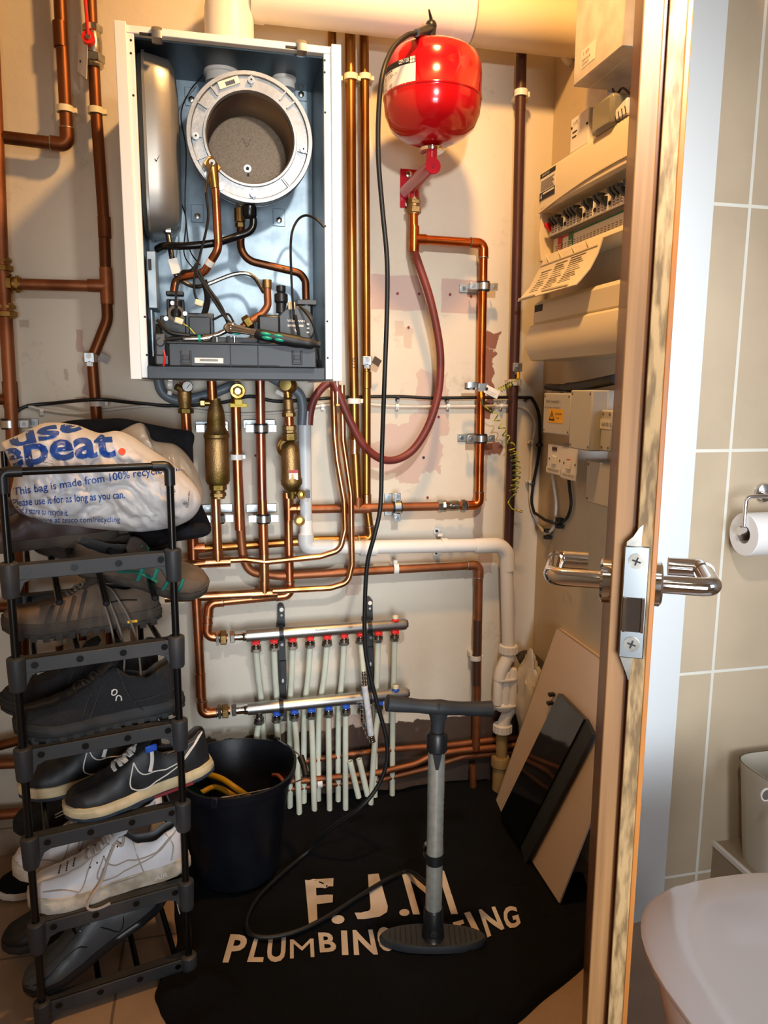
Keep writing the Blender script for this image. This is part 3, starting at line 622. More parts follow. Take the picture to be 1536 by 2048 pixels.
# red hoses
HP = spline([WP(830, 506, .07), WP(838, 530, .085), WP(858, 590, .09), WP(874, 660, .09), WP(881, 720, .09), WP(876, 790, .09), WP(855, 855, .09), WP(820, 905, .09), WP(775, 921, .10), WP(733, 897, .11), WP(703, 848, .115), WP(682, 800, .115), WP(668, 764, .115)], 8)
tag(MB().tube(HP, .0098, 14).build('rubber_hose', 'red_hose'), 'dark red rubber hose looping down the wall from the drain cock', 'hose')
tag(MB().tube(spline(wps([(665, 764), (648, 772), (630, 795), (621, 822), (618, 850)], .06), 7), .0098, 14).build('rubber_hose', 'red_hose'), 'short dark red hose arching into the grey pipe beside the boiler', 'hose')
t = thing('silver_pipe_stub', 'slim chrome stub pipe below the boiler right corner', 'pipe', WP(675, 812, .12))
mb = MB(); mb.tube(wps([(674, 762), (675, 808)], .12), .0045, 12); mb.build('tube', 'chrome', t)
mb = MB(); mb.nut(WP(675, 810, .12), UZ, .0085, .006); mb.build('end_nut', 'brass', t)
# ================================================================== BROWN IRON PIPE, WASTE PIPE
t, P = run('iron_pipe', 'dark brown iron upright pipe in the right corner of the wall', [(1045, 20), (1042, 150), (1031, 640), (1015, 1150)], .0128, 'iron_brown', .05, .3)
clip(1042, 187, .0128, .05, 'white clip high on the dark iron pipe', m='white_plastic', w=.015)
clip(1029, 765, .0128, .05, 'pale clip on the iron pipe behind the coiled earth wire', m='white_plastic_old', w=.016)
earth(1032, 735, .0128, .05, 'earth clamp on the dark iron pipe', 1, False)
wst = thing('waste_pipe', 'white plastic waste pipe with elbow and double trap in the corner', 'waste pipe', WP(1003, 1580, .05))
mb = MB(); pts = [WP(612, 1066, .055), WP(612, 1096, .055), WP(1012, 1090, .055), WP(1017, 1300, .055)]
mb.tube(fillet(pts, .045, 10), .0178, 22); mb.build('pipe', 'white_plastic', wst)
mb = MB(); mb.tube(fillet([WP(612, 1068, .055), WP(612, 1096, .055), WP(665, 1095, .055)], .04, 8), .0205, 22); mb.build('elbow_fitting', 'grey_pvc', wst)
mb = MB(); mb.cyl(WP(720, 1096, .055), WP(752, 1096, .055), .0205, n=22); mb.build('coupling', 'white_plastic', wst)
mb = MB(); mb.tube(fillet([WP(948, 1092, .055), WP(1013, 1090, .055), WP(1016, 1140, .055)], .05, 12), .0205, 22); mb.build('elbow_fitting', 'white_plastic', wst)
def ribnut(p, d, r, L, root, m='white_plastic', name='ribbed_nut'):
    mb = MB(); p = V(p); d = V(d).normalized(); mb.lathe([(r*.9, -L/2), (r, -L/2+.002), (r, L/2-.002), (r*.9, L/2)], p, d, 24)
    x = UX; y = d.cross(x).normalized()
    for k in range(16):
        a = 2*PI*k/16; q = p+(x*math.cos(a)+y*math.sin(a))*r; mb.cyl(q-d*L*.45, q+d*L*.45, .0016, n=5)
    return mb.build(name, m, root)
ribnut(WP(1017, 1298, .055), -UZ, .0245, .024, wst)
mb = MB(); mb.lathe([(.018, 0), (.020, .012), (.019, .02)], WP(1017, 1306, .055), -UZ, 20); mb.tube([WP(1015, 1316, .06), WP(1003, 1340, .065), WP(998, 1360, .065)], [.018, .0175, .0165], 18); mb.build('trap_inlet', 'white_plastic', wst)
mb = MB()
for (x, yt, yb) in ((997, 1352, 1408), (1012, 1346, 1412), (1026, 1340, 1408)):
    a = WP(x, yt, .065); c = WP(x, yb, .065); mb.lathe([(.004, -.008), (.011, -.004), (.0135, .004), (.0135, (a-c).length)], a, -UZ, 18)
mb.build('trap_body', 'white_plastic', wst)
mb = MB()
for y in (1357, 1410): 
    c = WP(1011, y, .065); P_ = [c+V((math.copysign(abs(math.cos(a))**.6, math.cos(a))*.034, math.sin(a)*.019, 0)) for a in [2*PI*k/24 for k in range(24)]]; mb.prism([p-UZ*.002 for p in P_], (0, 0, .004))
mb.build('trap_flange', 'white_plastic', wst)
mb = MB(); c = WP(1011, 1412, .065); P_ = []
mb.sphere(c-UZ*.002, .03, 20, 10, sc=(1, .55, .55)); mb.tube([WP(1026, 1412, .06), WP(1013, 1432, .058), WP(1006, 1450, .055)], [.015, .0165, .018], 18); mb.build('trap_outlet', 'white_plastic', wst)
ribnut(WP(1005, 1456, .055), -UZ, .0255, .024, wst)
mb = MB(); mb.cyl(WP(1004, 1466, .055), WP(1002, 1545, .055), .0165, n=20); mb.build('soil_stub', 'abs_yellow', wst)
mb = MB(); a = WP(1001, 1512, .055); mb.lathe([(.024, 0), (.0265, .004), (.0265, .028), (.022, .032), (.021, a.z)], a, -UZ, 22); mb.build('soil_socket', 'abs_yellow', wst)
cl = WP(888, 1091, .055); t = thing('pipe_bracket', 'white screw bracket strapped round the level waste pipe', 'pipe bracket', cl)
mb = MB(); mb.ring(cl-UX*.008, UX, .0195, .0182, .016, 26); mb.build('strap', 'white_plastic', t)
mb = MB()
for k in (1, -1): mb.cyl((cl.x-.006, D-.006, cl.z+k*.030), (cl.x-.006, D, cl.z+k*.030), .009, n=18); mb.box((cl.x-.003, D-.015, cl.z+k*.024), (.012, .03, .008)); mb.build('lug', 'white_plastic', t); mb = MB()
for k in (1, -1): mb = MB(); mb.cyl((cl.x-.006, D-.0085, cl.z+k*.030), (cl.x-.006, D-.004, cl.z+k*.030), .0042, n=12); mb.build('screw', 'ink', t)
# copper pipes crossing low on the wall
for i, (px, o_, m_) in enumerate((([(560, 1530), (640, 1517), (760, 1500), (900, 1490), (1000, 1478), (1060, 1475)], .03, 'copper_matt'), ([(560, 1558), (600, 1562), (760, 1545), (830, 1528), (870, 1508), (930, 1500), (1060, 1488)], .045, 'copper_matt'), ([(560, 1580), (640, 1570), (760, 1560), (850, 1538), (930, 1512), (1060, 1503)], .03, 'copper_matt'))):
    run('copper_pipe', ['topmost', 'middle', 'lowest'][i]+' of three dusty pipes bending along the foot of the wall', px, .0085, m_, o_, .08)
clip(639, 1566, .0085, .045, 'white clip on the low wall pipes right of the bucket handle', 'x', 'white_plastic')
run('copper_pipe', 'brown stub standing behind the black sheet near the trap', [(946, 1530), (946, 1620)], .010, 'copper_matt', .04)
tag(MB().tube(spline([WP(1036, 1318, .05), WP(1055, 1312, .06), WP(1078, 1330, .08), WP(1092, 1350, .1)], 6), .016, 12).build('flexible_duct', 'hike_dark'), 'brown dirty flexible duct bending behind the trap in the corner', 'duct')
# crumpled plastic behind the board
mb = MB(); c = WP(1058, 1400, .09)
vs = []; n = 22; m = 14; 
for i in range(m+1):
    for k in range(n):
        ph = PI*i/m; th = 2*PI*k/n; d = V((math.sin(ph)*math.cos(th), math.sin(ph)*math.sin(th), math.cos(ph)))
        rr = 1+.35*noise.noise(d*2.3)+.12*noise.noise(d*7); vs.append(c+V((d.x*.032, d.y*.05, d.z*.13))*rr)
mb.add(vs, [(i*n+k, (i+1)*n+k, (i+1)*n+(k+1) % n, i*n+(k+1) % n) for i in range(m) for k in range(n)])
tag(mb.build('plastic_wrap', 'white_plastic_old'), 'crumpled pale plastic wrapping stuffed in the corner behind the leaning board', 'plastic bag')
# ================================================================== MANIFOLDS
o = .075
def manifold(label, a, b_, vx, cap, capname, vents, plug0=None):
    A = WP(*a, o); B = WP(*b_, o); d = (B-A).normalized(); root = thing('heating_manifold', label, 'manifold', (A+B)/2)
    mb = MB(); mb.lathe([(.0155, 0), (.0158, .003), (.0158, (B-A).length-.006), (.014, (B-A).length)], A, d, 26); mb.build('bar', 'bare_steel', root)
    mb = MB(); mb.cyl(A-d*.03, A+d*.002, .011, n=18); mb.lathe([(.0125, -.003), (.0135, 0), (.0135, .006)], A-d*.006, d, 18); mb.build('inlet', 'chrome', root)
    for (k, L, r, m_) in ((-.034, .012, .0165, 'nickel'), (-.056, .016, .019, 'brass_dull'), (-.07, .008, .020, 'nickel')):
        mb = MB(); mb.nut(A+d*k, d, r, L); mb.build('union_nut', m_, root)
    mb = MB(); mb.nut(B+d*.001, d, .011, .008); mb.build('end_cap', 'nickel', root)
    for i, x in enumerate(vx):
        t = (WP(x, 1300, o).x-A.x)/(B.x-A.x); c = A+(B-A)*t-UZ*.0155
        vroot = MB(); vroot.cyl(c+UZ*.004, c-UZ*.014, .0085, n=16)
        vr = vroot.build('valve', 'nickel', root)
        mb = MB(); mb.lathe([(.0125, -.001), (.0135, -.004), (.009, -.010)], c+UZ*.004, UZ, 8); mb.box(c-V((0, .010, .003)), (.018, .007, .007)); mb.build('valve_cap', cap, vr, bevel=.001) if not (plug0 and i == 0) else None
        mb = MB(); mb.lathe([(.0115, -.010), (.013, -.011), (.013, -.019)], c+UZ*.0, UZ, 20); mb.nut(c-UZ*.023, UZ, .0135, .010); mb.build('compression_nut', 'nickel', vr)
    for x in vents:
        t = (WP(x, 1300, o).x-A.x)/(B.x-A.x); c = A+(B-A)*t+UZ*.012+NY*.006
        mb = MB(); mb.lathe([(.004, 0), (.011, .009), (.007, .012)], c-UZ*.006, UZ, 12); vv = mb.build('vent_cap', cap, root)
        mb = MB(); mb.lathe([(.006, .005), (.008, .008), (.0075, .014), (.003, .016)], c, UZ, 12); mb.build('vent_plug', 'cream_clip', vv)
    return root, A, B
ux = [512, 548, 585, 620, 654, 688, 721, 756, 789]
lx = [515, 551, 587, 621, 656, 691, 724, 758]
m1, A1, B1 = manifold('upper steel manifold bar with red valve caps', (492, 1272), (812, 1248), ux, 'red_plastic', '', [789])
m2, A2, B2 = manifold('lower steel manifold bar with blue valve caps', (495, 1418), (815, 1386), lx, 'blue_plastic', '', [791], True)
mb = MB(); text_on(mb, 'honnor', A1+(B1-A1)*.42+V((0, -.0162, .004)), (B1-A1), UZ, .006, .03); flatbuild(mb, 'engraving', 'ink_grey', m1)
ordn = ['leftmost', 'second', 'third', 'fourth', 'fifth', 'sixth', 'seventh', 'eighth', 'ninth']
for i, x in enumerate(ux):
    t = (WP(x, 1300, o).x-A1.x)/(B1.x-A1.x); c = A1+(B1-A1)*t-UZ*.04
    bx = [15, 8, -6, -13, -18, -12, 8, -6, -4][i]
    if i == 6: 
        e = WP(727, 1345, .085); tag(MB().tube(spline([c, (c+e)/2, e], 6), .0072, 12).build('plastic_pipe', 'pex'), 'short white pipe from the seventh red valve ending in a hose connector', 'pipe', 'white pipes of the manifolds'); continue
    e = WP(x+bx, 1540, .03); e.z = .0; mid = WP(x+bx*.3, 1350, .06); md2 = WP(x+bx*.9, 1440, .035)
    tag(MB().tube(spline([c, mid, md2, e], 6), .0078, 12).build('plastic_pipe', 'pex'), '%s of the white plastic pipes hanging from the red valves' % ordn[i], 'pipe', 'white pipes of the manifolds')
for i, x in enumerate(lx):
    t = (WP(x, 1300, o).x-A2.x)/(B2.x-A2.x); c = A2+(B2-A2)*t-UZ*.04
    bx = [-4, 10, 12, 8, 3, 0, -20, -18][i]
    if i == 6: continue
    e = WP(x+bx, 1580, .06); e.z = 0
    tag(MB().tube(spline([c, WP(x+bx*.5, 1490, .07), e], 6), .0078, 12).build('plastic_pipe', 'pex'), '%s of the white plastic pipes hanging from the blue valves' % ordn[i], 'pipe', 'white pipes of the manifolds')
for x, y in ((700, 1522), (718, 1518)):
    a = WP(x, y, .08); mb = MB(); mb.ring(a, V((.022, .0, -.1)), .0078, .0055, .11, 14); tag(mb.build('plastic_pipe', 'pex'), 'open ended white pipe stub standing low on the wall, %s one' % ('left' if x < 710 else 'right'), 'pipe', 'open pipe stubs')
for x, nm, y0, y1, sp in ((562, 'left', 1215, 1440, (1262, 1410)), (738, 'right', 1202, 1395, (1250, 1392))):
    t = thing('manifold_bracket', '%s black plastic bracket holding both manifold bars' % nm, 'bracket', WP(x, y1, .03))
    mb = MB(); a = WP(x, y0, .02); c = WP(x+3, y1, .02)
    mb.tube([a, a+(c-a)*.35, c], .0085, 12, flat=1); 
    dd = (c-a); L = dd.length
    mb2 = MB(); mb2.prism([(a.x-.008, D-.03, a.z), (a.x+.008, D-.03, a.z), (a.x+.009, D-.03, a.z-.05), (c.x+.010, D-.03, c.z), (c.x-.010, D-.03, c.z), (a.x-.009, D-.03, a.z-.05)], (0, .03, 0)); mb2.cyl((a.x, D-.03, a.z), (a.x, D, a.z), .0085, n=18)
    mb2.box((a.x+.0015, D-.034, a.z-L*.55), (.016, .012, L*.2)); mb2.build('back_strip', 'black_plastic_m', t, bevel=.001)
    for k, (y, Am, Bm) in enumerate(((sp[0], A1, B1), (sp[1], A2, B2))):
        tt = (WP(x, y, o).x-Am.x)/(Bm.x-Am.x); cc = Am+(Bm-Am)*tt; mb = MB(); mb.ring(cc-UX*.0055, UX, .0195, .016, .011, 26); mb.box((cc.x, (cc.y+D)/2+.008, cc.z), (.011, D-cc.y-.018, .012)); mb.build('clamp_ring', 'black_plastic', t)
        mb = MB(); mb.cyl((cc.x, cc.y-.018, cc.z-.022), (cc.x, cc.y-.024, cc.z-.022), .004, n=10); mb.build('screw', 'screw', t)
    mb = MB(); mb.cyl((a.x, D-.031, a.z-.002), (a.x, D-.034, a.z-.002), .0055, n=14); mb.build('wall_screw', 'label_white', t)
    mb = MB(); mb.sphere((a.x, D-.031, a.z-.018), .0035, 10, 6); mb.sphere((a.x, D-.041, a.z-L*.62), .0045, 10, 6, sc=(.7, .3, 1.3)); mb.build('rivet', 'grey_pvc', t)
# braided filling hose
t = thing('filling_hose', 'pale braided filling hose linking the two manifolds', 'hose', WP(744, 1490, .09))
mb = MB(); mb.tube(spline([WP(729, 1372, .095), WP(736, 1420, .10), WP(742, 1470, .10)], 6), .0082, 14); mb.build('hose', 'white_hose', t)
for (a, c, r_) in (((727, 1342), (729, 1372), .0075), ((742, 1468), (745, 1484), .009), ((724, 1405), (724, 1440), .006), ((724, 1440), (741, 1478), .0075)):
    A_ = WP(*a, .092); C_ = WP(*c, .092); mb = MB(); mb.cyl(A_, C_, r_*.75); dn = (C_-A_); 
    for q in (.15, .4, .65, .88): mb.lathe([(r_*.8, -.003), (r_, -.002), (r_, .002), (r_*.8, .003)], A_+dn*q, dn, 14)
    mb.build('hose_fitting', 'chrome', t)
# ================================================================== COILED EARTH WIRE, CABLES
def coil(a, b_, r, turns, wr, sag=0):
    a, b_ = V(a), V(b_); d = (b_-a).normalized(); x = d.cross(UY).normalized(); y = d.cross(x); P = []
    N = int(turns*12)
    for i in range(N+1):
        t = i/N; an = 2*PI*turns*t; P.append(a+(b_-a)*t+V((sag*math.sin(PI*t), 0, 0))+x*r*math.cos(an)+y*r*.6*math.sin(an))
    return P
t = thing('earth_wire', 'coiled green and yellow earth wire dangling beside the iron pipe', 'wire', WP(1030, 1010, .07))
mb = MB(); 
P = [WP(962, 793, .09), WP(966, 810, .09), WP(985, 825, .09)]+coil(WP(990, 830, .085), WP(1022, 890, .085), .008, 4, .002)+coil(WP(1024, 895, .085), WP(1026, 985, .085), .0105, 9, .002, .012)+[WP(1022, 995, .085), WP(1016, 1005, .085), WP(1024, 1018, .085), WP(1034, 1021, .085)]
mb.tube(P, .0016, 7); mb.build('coil', 'earth_wire', t)
mb = MB(); q = WP(1034, 1021, .085); mb.cyl(q, q+V((.007, 0, -.002)), .0028, n=10); mb.cyl(WP(962, 783, .092), WP(963, 795, .092), .003, n=10); mb.build('crimp', 'label_yellow', t)
mb = MB(); c = WP(1042, 1023, .085); mb.lathe([(.0025, 0), (.0045, 0), (.0045, .001), (.0025, .001), (.0025, 0)], c, NY, 16, caps=False); mb.build('ring_terminal', 'zinc', t)
t = thing('earth_wire', 'short coiled earth wire between tag and iron pipe clamp', 'wire', WP(1000, 770, .085))
mb = MB(); P = [WP(992, 782, .09)]+coil(WP(1000, 780, .088), WP(1026, 766, .085), .006, 6, .002)+[WP(1031, 762, .085), WP(1036, 752, .085), WP(1036, 745, .085)]; mb.tube(P, .0016, 7); mb.build('coil', 'earth_wire', t)
mb = MB(); mb.cyl(WP(1036, 757, .085), WP(1036, 744, .085), .0032, n=10); mb.build('crimp', 'label_yellow', t)
t = thing('earth_clamp', 'loose earth clamp strap with white tag on the bright upright', 'clamp', WP(965, 780, .07))
mb = MB(); c = WP(944, 772, .07); P = [c+V((.020*math.cos(a), -.010*math.sin(a), .003*math.sin(a))) for a in [2*PI*k/28 for k in range(26)]]
for i in range(len(P)-1): mb.prism([P[i]-UZ*.007, P[i+1]-UZ*.007, P[i+1]+UZ*.007, P[i]+UZ*.007], V((0, .0008, 0)))
mb.box(WP(966, 775, .085), (.022, .012, .02)); mb.build('strap', 'zinc', t)
mb = MB(); rot = Matrix.Rotation(.45, 3, 'Y'); q = WP(984, 784, .10); mb.box(q, (.040, .0015, .021), rot); mb.build('tag_plate', 'label_white', t, bevel=.001)
mb = MB(); mb.cyl(q+V((-.016, -.001, .008)), q+V((-.016, -.004, .008)), .004, n=8); mb.build('tag_screw', 'ink', t)
mb = MB(); text_on(mb, 'SAFETY ELECTRICAL', q+V((-.012, -.0012, .003)), rot @ UX, rot @ UZ, .0025, .026); text_on(mb, 'CONNECTION', q+V((-.013, -.0012, -.002)), rot @ UX, rot @ UZ, .0025, .022); flatbuild(mb, 'print', 'ink_grey', t)
# cables
def RW(x, y, off=.008): return PX(x, y, RX-off)
P = spline([WP(24, 845, .03), WP(32, 825, .02), WP(55, 812, .012), WP(110, 806, .01), WP(195, 799, .07), WP(270, 806, .02), WP(350, 812, .012), WP(440, 806, .012), WP(500, 793, .012), WP(560, 803, .012), WP(680, 795, .012), WP(795, 793, .01), WP(860, 796, .01), WP(960, 795, .01), WP(1050, 795, .01), WP(1066, 800, .01), WP(1078, 830, .009), WP(1080, 880, .009)], 6)
P += spline([WP(1080, 881, .009), WP(1076, 920, .009), WP(1067, 965, .009), WP(1063, 1000, .012), WP(1068, 1025, .014)], 5)[1:]
P += spline([RW(1090, 1040), RW(1112, 1046), RW(1132, 1038), RW(1142, 1010), RW(1139, 975), RW(1136, 945)], 6)
tag(MB().tube(P, .0042, 10).build('cable', 'black_rubber'), 'black cable pinned level across the back wall and down the corner', 'cable')
P = spline([WP(20, 818, .012), WP(55, 812, .012), WP(80, 818, .010), WP(150, 827, .010), WP(200, 822, .03), WP(300, 812, .012), WP(370, 818, .010), WP(460, 828, .010), WP(560, 825, .010), WP(640, 812, .010), WP(720, 808, .010), WP(795, 813, .008), WP(900, 813, .008), WP(1000, 812, .008), WP(1040, 813, .008), WP(1062, 828, .008), WP(1070, 850, .008), WP(1066, 880, .008), WP(1062, 930, .008), WP(1060, 990, .008), WP(1064, 1020, .010), WP(1075, 1046, .012)], 6)
P += spline([RW(1086, 1062), RW(1096, 1066), RW(1108, 1050), RW(1112, 1010), RW(1108, 975), RW(1104, 948)], 6)
tag(MB().tube(P, .0038, 10).build('cable', 'white_plastic_old'), 'white cable pinned below the black one across the wall', 'cable')
for (x, y, m_, lb) in ((795, 795, 'black_plastic', 'black cable clip left of the red hose'), (894, 797, 'black_plastic', 'black cable clip right of the red hose'), (1053, 796, 'black_plastic', 'black cable clip near the corner'), (1081, 890, 'black_plastic', 'black cable clip on the corner bend'), (1066, 966, 'black_plastic', 'black cable clip low in the corner'), (794, 812, 'white_plastic', 'white cable clip left of the red hose'), (896, 812, 'white_plastic', 'white cable clip right of the red hose'), (1002, 812, 'white_plastic', 'white cable clip under the earth tag'), (1064, 884, 'white_plastic', 'white cable clip on the downward run'), (1059, 963, 'white_plastic', 'white cable clip low on the downward run'), (84, 822, 'white_plastic', 'white cable clip at the far left'), (645, 812, 'white_plastic', 'white cable clip below the boiler right corner')):
    c = WP(x, y, .010); r_ = thing('cable_clip', lb, 'cable clip', c)
    mb = MB(); d_ = UX if abs(x-1065) > 25 or y < 800 else UZ
    s_ = UZ if d_ == UX else UX; mb.ring(c-d_*.004, d_, .0058, .0040, .008, 14); mb.box(c+s_*(-.006)+UY*.002, (.008, .010, .007)); mb.build('hook', m_, r_)
    mb = MB(); mb.cyl(c-s_*.007+NY*.003, c-s_*.007+NY*.006, .0025, n=8); mb.build('nail', 'bare_steel', r_)
for (x, y, lb, m_) in ((1122, 1046, 'black clip pair holding the black cable on the right wall', 'a'), (1098, 1068, 'black clip pair holding the white cable on the right wall', 'b')):
    c = RW(x, y, .006); mb = MB()
    for k in (-1, 1):
        for j in (-1, 0, 1): mb.box(c+V((-.004, j*.007, k*.009)), (.016, .003, .009), Matrix.Rotation(.3*j, 3, 'X'))
        mb.box(c+V((.001, 0, k*.006)), (.008, .022, .005))
    tag(mb.build('cable_clip', 'black_plastic'), lb, 'cable clip')
# screw holes in the plaster
hz = [(795, 587), (838, 588), (900, 589), (942, 593), (817, 655), (855, 1000-5), (877, 834), (847, 915), (511, 911), (854, 1072)]
for i, (x, y) in enumerate(hz[:9]):
    c = WP(x, y, 0); tag(MB().cyl(c+UY*.001, c+NY*.002, .0035, n=12).build('wall_plug', 'sole_red' if i != 7 else 'ink'), 'one of the small screw plugs left in the plaster patches', 'wall plug', 'screw plugs in the wall')
# ================================================================== BOILER
BF = 1.52; BB = 1.70
def BP(x, y, d=0): return PY(x, y, BF+d)
bl = BP(285, 110); br = BP(648, 110); zt = BP(450, 84).z; zb = BP(450, 757).z
X0 = BP(268, 75).x; X1 = BP(647, 120).x; XO0 = BP(229, 45).x; XO1 = BP(680, 90).x
print('boiler', X0, X1, XO0, XO1, zt, zb)
bo = thing('boiler', 'open wall boiler with its cover off and round heat exchanger showing', 'boiler', ((X0+X1)/2, D, zb))
mb = MB(); mb.bx((X0-.006, BB, zb), (X1+.006, D, zt-.005)); mb.build('back_panel', 'sheet_steel', bo)
mb = MB(); mb.bx((X0-.004, BF+.006, zb), (X0-.0005, BB+.001, zt)); mb.build('side_wall', 'sheet_dark', bo); mb = MB(); mb.bx((X1+.0005, BF+.006, zb), (X1+.004, BB+.001, zt)); mb.build('side_wall', 'sheet_dark', bo)
mb = MB(); mb.bx((X0-.004, BF+.012, zt-.006), (X1+.004, BB+.001, zt-.001)); mb.build('inner_top', 'sheet_dark', bo)
zlt = BP(240, 42).z; zrt = BP(665, 86).z
mb = MB(); xi = BP(253, 50).x
mb.bx((XO0, BF-.012, zb-.003), (xi, D-.005, zt+.012)); mb.bx((xi-.001, BF-.003, zb), (X0, BF+.01, zt-.002)); mb.build('side_panel', 'white_metal', bo, bevel=.0012)
mb = MB(); xi2 = BP(662, 300).x
mb.bx((xi2, BF-.012, zb-.003), (XO1, D-.005, zt+.012)); mb.bx((X1, BF-.003, zb), (xi2+.001, BF+.01, zt-.002)); mb.build('side_panel', 'white_metal', bo, bevel=.0012)
mb = MB(); mb.bx((X0-.016, BF-.004, zt-.003), (X1+.014, BF+.012, zt+.010)); mb.bx((X0-.016, BF+.010, zt-.001), (X1+.014, D-.02, zt+.003)); mb.build('top_rail', 'white_metal', bo, bevel=.0012)
for (x, y) in ((262, 108), (267, 192), (262, 82), (290, 634), (294, 710), (649, 146), (650, 226), (654, 643), (655, 716), (649, 122), (650, 453)):
    c = BP(x, y); c.y = BF-.0032; mb = MB(); mb.cyl(c, c+UY*.001, .0022, n=10); mb.build('screw_hole', 'ink', bo)
for (x, y) in ((314, 72), (603, 98)):
    c = BP(x, y, -.006); mb = MB(); mb.tube([c+V((0, .012, .010)), c+V((0, -.002, .013)), c+V((0, -.008, .006)), c+V((0, -.009, -.006)), c+V((0, -.003, -.012)), c+V((0, .006, -.010))], .0095, 10, flat=.22, hint=(0, -1, 0)); mb.build('hinge_clip', 'zinc', bo)
    mb = MB(); mb.bx(c+V((-.030, -.004, -.002)), c+V((-.009, -.001, .002))); mb.build('slot', 'ink', bo)
# top spigots
for (x, y, r_) in ((443, 140, .035), (568, 148, .024)):
    c = PY(x, y, 1.64); c.z = zt-.006; mb = MB(); mb.lathe([(r_, 0), (r_, -.006), (r_*.92, -.008), (r_*.92, -.022), (r_*.8, -.022)], c, UZ, 32); s_ = mb.build('flue_spigot', 'white_plastic', bo)
# expansion vessel inside
c0 = BP(270, 100, .05); 
xa = BP(279, 280, .02).x; xb = BP(358, 280, .06).x; z1 = BP(310, 103, .05).z; z0 = BP(310, 468, .05).z
vs = MB()
def srect(x, ky, cz, hz_, n=28, y0=BF+.012, y1=BB-.01):
    cy = (y0+y1)/2; hy = (y1-y0)/2*ky; P = []
    for k in range(n):
        a = 2*PI*k/n; e = .45; P.append(V((x, cy+math.copysign(abs(math.cos(a))**e, math.cos(a))*hy, cz+math.copysign(abs(math.sin(a))**e, math.sin(a))*hz_)))
    return P
cz = (z0+z1)/2; hzv = (z1-z0)/2; secs = [(xa-.002, .5, .8), (xa, .93, .975), (xa+.008, 1, 1.0), (xa+.0085, 1.04, 1.02), (xa+.013, 1.04, 1.02), (xa+.0135, 1, 1), (xa+.028, .97, .985), (xb-.014, .90, .95), (xb-.004, .74, .87), (xb, .4, .65)]
n = 28; vv = []; 
for (x, ky, kz) in secs: vv += srect(x, ky, cz, hzv*kz)
vs.add(vv, [(i*n+k, i*n+(k+1) % n, (i+1)*n+(k+1) % n, (i+1)*n+k) for i in range(len(secs)-1) for k in range(n)]+[tuple(range(n)), tuple((len(secs)-1)*n+k for k in range(n))])
vs.build('inner_vessel', mat('vessel_grey', '#8d8c88', .36, .6, '#7c7b78', 5), bo, angle=50)
q = BP(313, 312, .0); mb = MB(); yv = BF+.014; mb.prism([V((q.x-.004, yv-.003, q.z-.001)), V((q.x-.001, yv-.003, q.z-.006)), V((q.x+.005, yv-.003, q.z+.006)), V((q.x-.001, yv-.003, q.z-.004))], (0, .003, 0)); mb.build('tick_mark', 'ink', bo)
mb = MB(); mb.tube(spline([BP(334, 455, .06), BP(338, 480, .05), BP(345, 520, .04), BP(353, 552, .04)], 5), .0052, 12); hv = mb.build('vessel_hose', 'braided', bo)
mb = MB(); a = BP(337, 460, .055); mb.nut(a, UZ, .0095, .014); mb.cyl(a, a+UZ*.02, .006); mb.build('hose_nut', 'nickel', hv)
mb = MB(); q = BP(349, 532, .028); mb.box(q, (.017, .001, .028), Matrix.Rotation(-.25, 3, 'Y')); mb.build('hose_label', 'label_white', hv)
# heat exchanger
HC = BP(501, 275, .012); HO = (BP(628, 275, .012).x-BP(375, 275, .012).x)/2; HI = (BP(589, 278, .012).x-BP(415, 278, .012).x)/2
hx = MB(); ND = UY
hx.lathe([(HI, .006), (HI+.002, 0), (HI+.006, 0), (HI+.007, .004), (HO-.010, .004), (HO-.008, 0), (HO-.001, 0), (HO, .003), (HO, .018), (HO-.01, .019), (HI, .019), (HI, .006)], HC, ND, 72, caps=False)
hr = hx.build('heat_exchanger', 'cast_alu', bo)
mb = MB(); mb.lathe([(HO-.004, .018), (HO-.004, .05), (HO-.02, .10), (HO-.045, BB-HC.y-.004)], HC, ND, 60, caps=False); mb.lathe([(HO-.003, .026), (HO-.001, .029), (HO-.003, .032)], HC, ND, 60, caps=False); mb.build('drum_shell', 'steel_drum', hr)
mb = MB(); pr = [(HI+.001, .006)]
for k in range(14): pr += [(HI-.002, .012+k*.009), (HI+.003, .0165+k*.009)]
mb.lathe(pr, HC, ND, 64, caps=False); mb.build('coil_wall', 'coil_steel', hr)
ICy = .135; mb = MB(); mb.lathe([(0, 0), (HI-.004, 0), (HI+.001, .004), (HI, .008)], HC+UY*(ICy-.008), ND, 56, caps=False); ins = mb.build('insulation_disc', 'insulation', hr)
IC = HC+UY*(ICy-.009)
mb = MB(); mb.lathe([(.0, -.001), (.0075, -.001), (.0075, .001)], IC+V((.0, 0, -.022)), ND, 20, caps=False); mb.build('washer', 'zinc', ins)
mb = MB(); mb.nut(IC+V((0, -.003, -.022)), ND, .0035, .004); mb.box(IC+V((.001, 0, -.034)), (.004, .002, .006)); mb.build('centre_bolt', 'ink', ins)
mb = MB()
for s_ in (-1, 1): mb.box(IC+V((s_*.0045, 0, .028)), (.0012, .0015, .018), Matrix.Rotation(s_*.45, 3, 'Y').to_3x3())
mb.build('moulded_mark', 'ink_grey', ins)
RM = (HO+HI)/2+.001
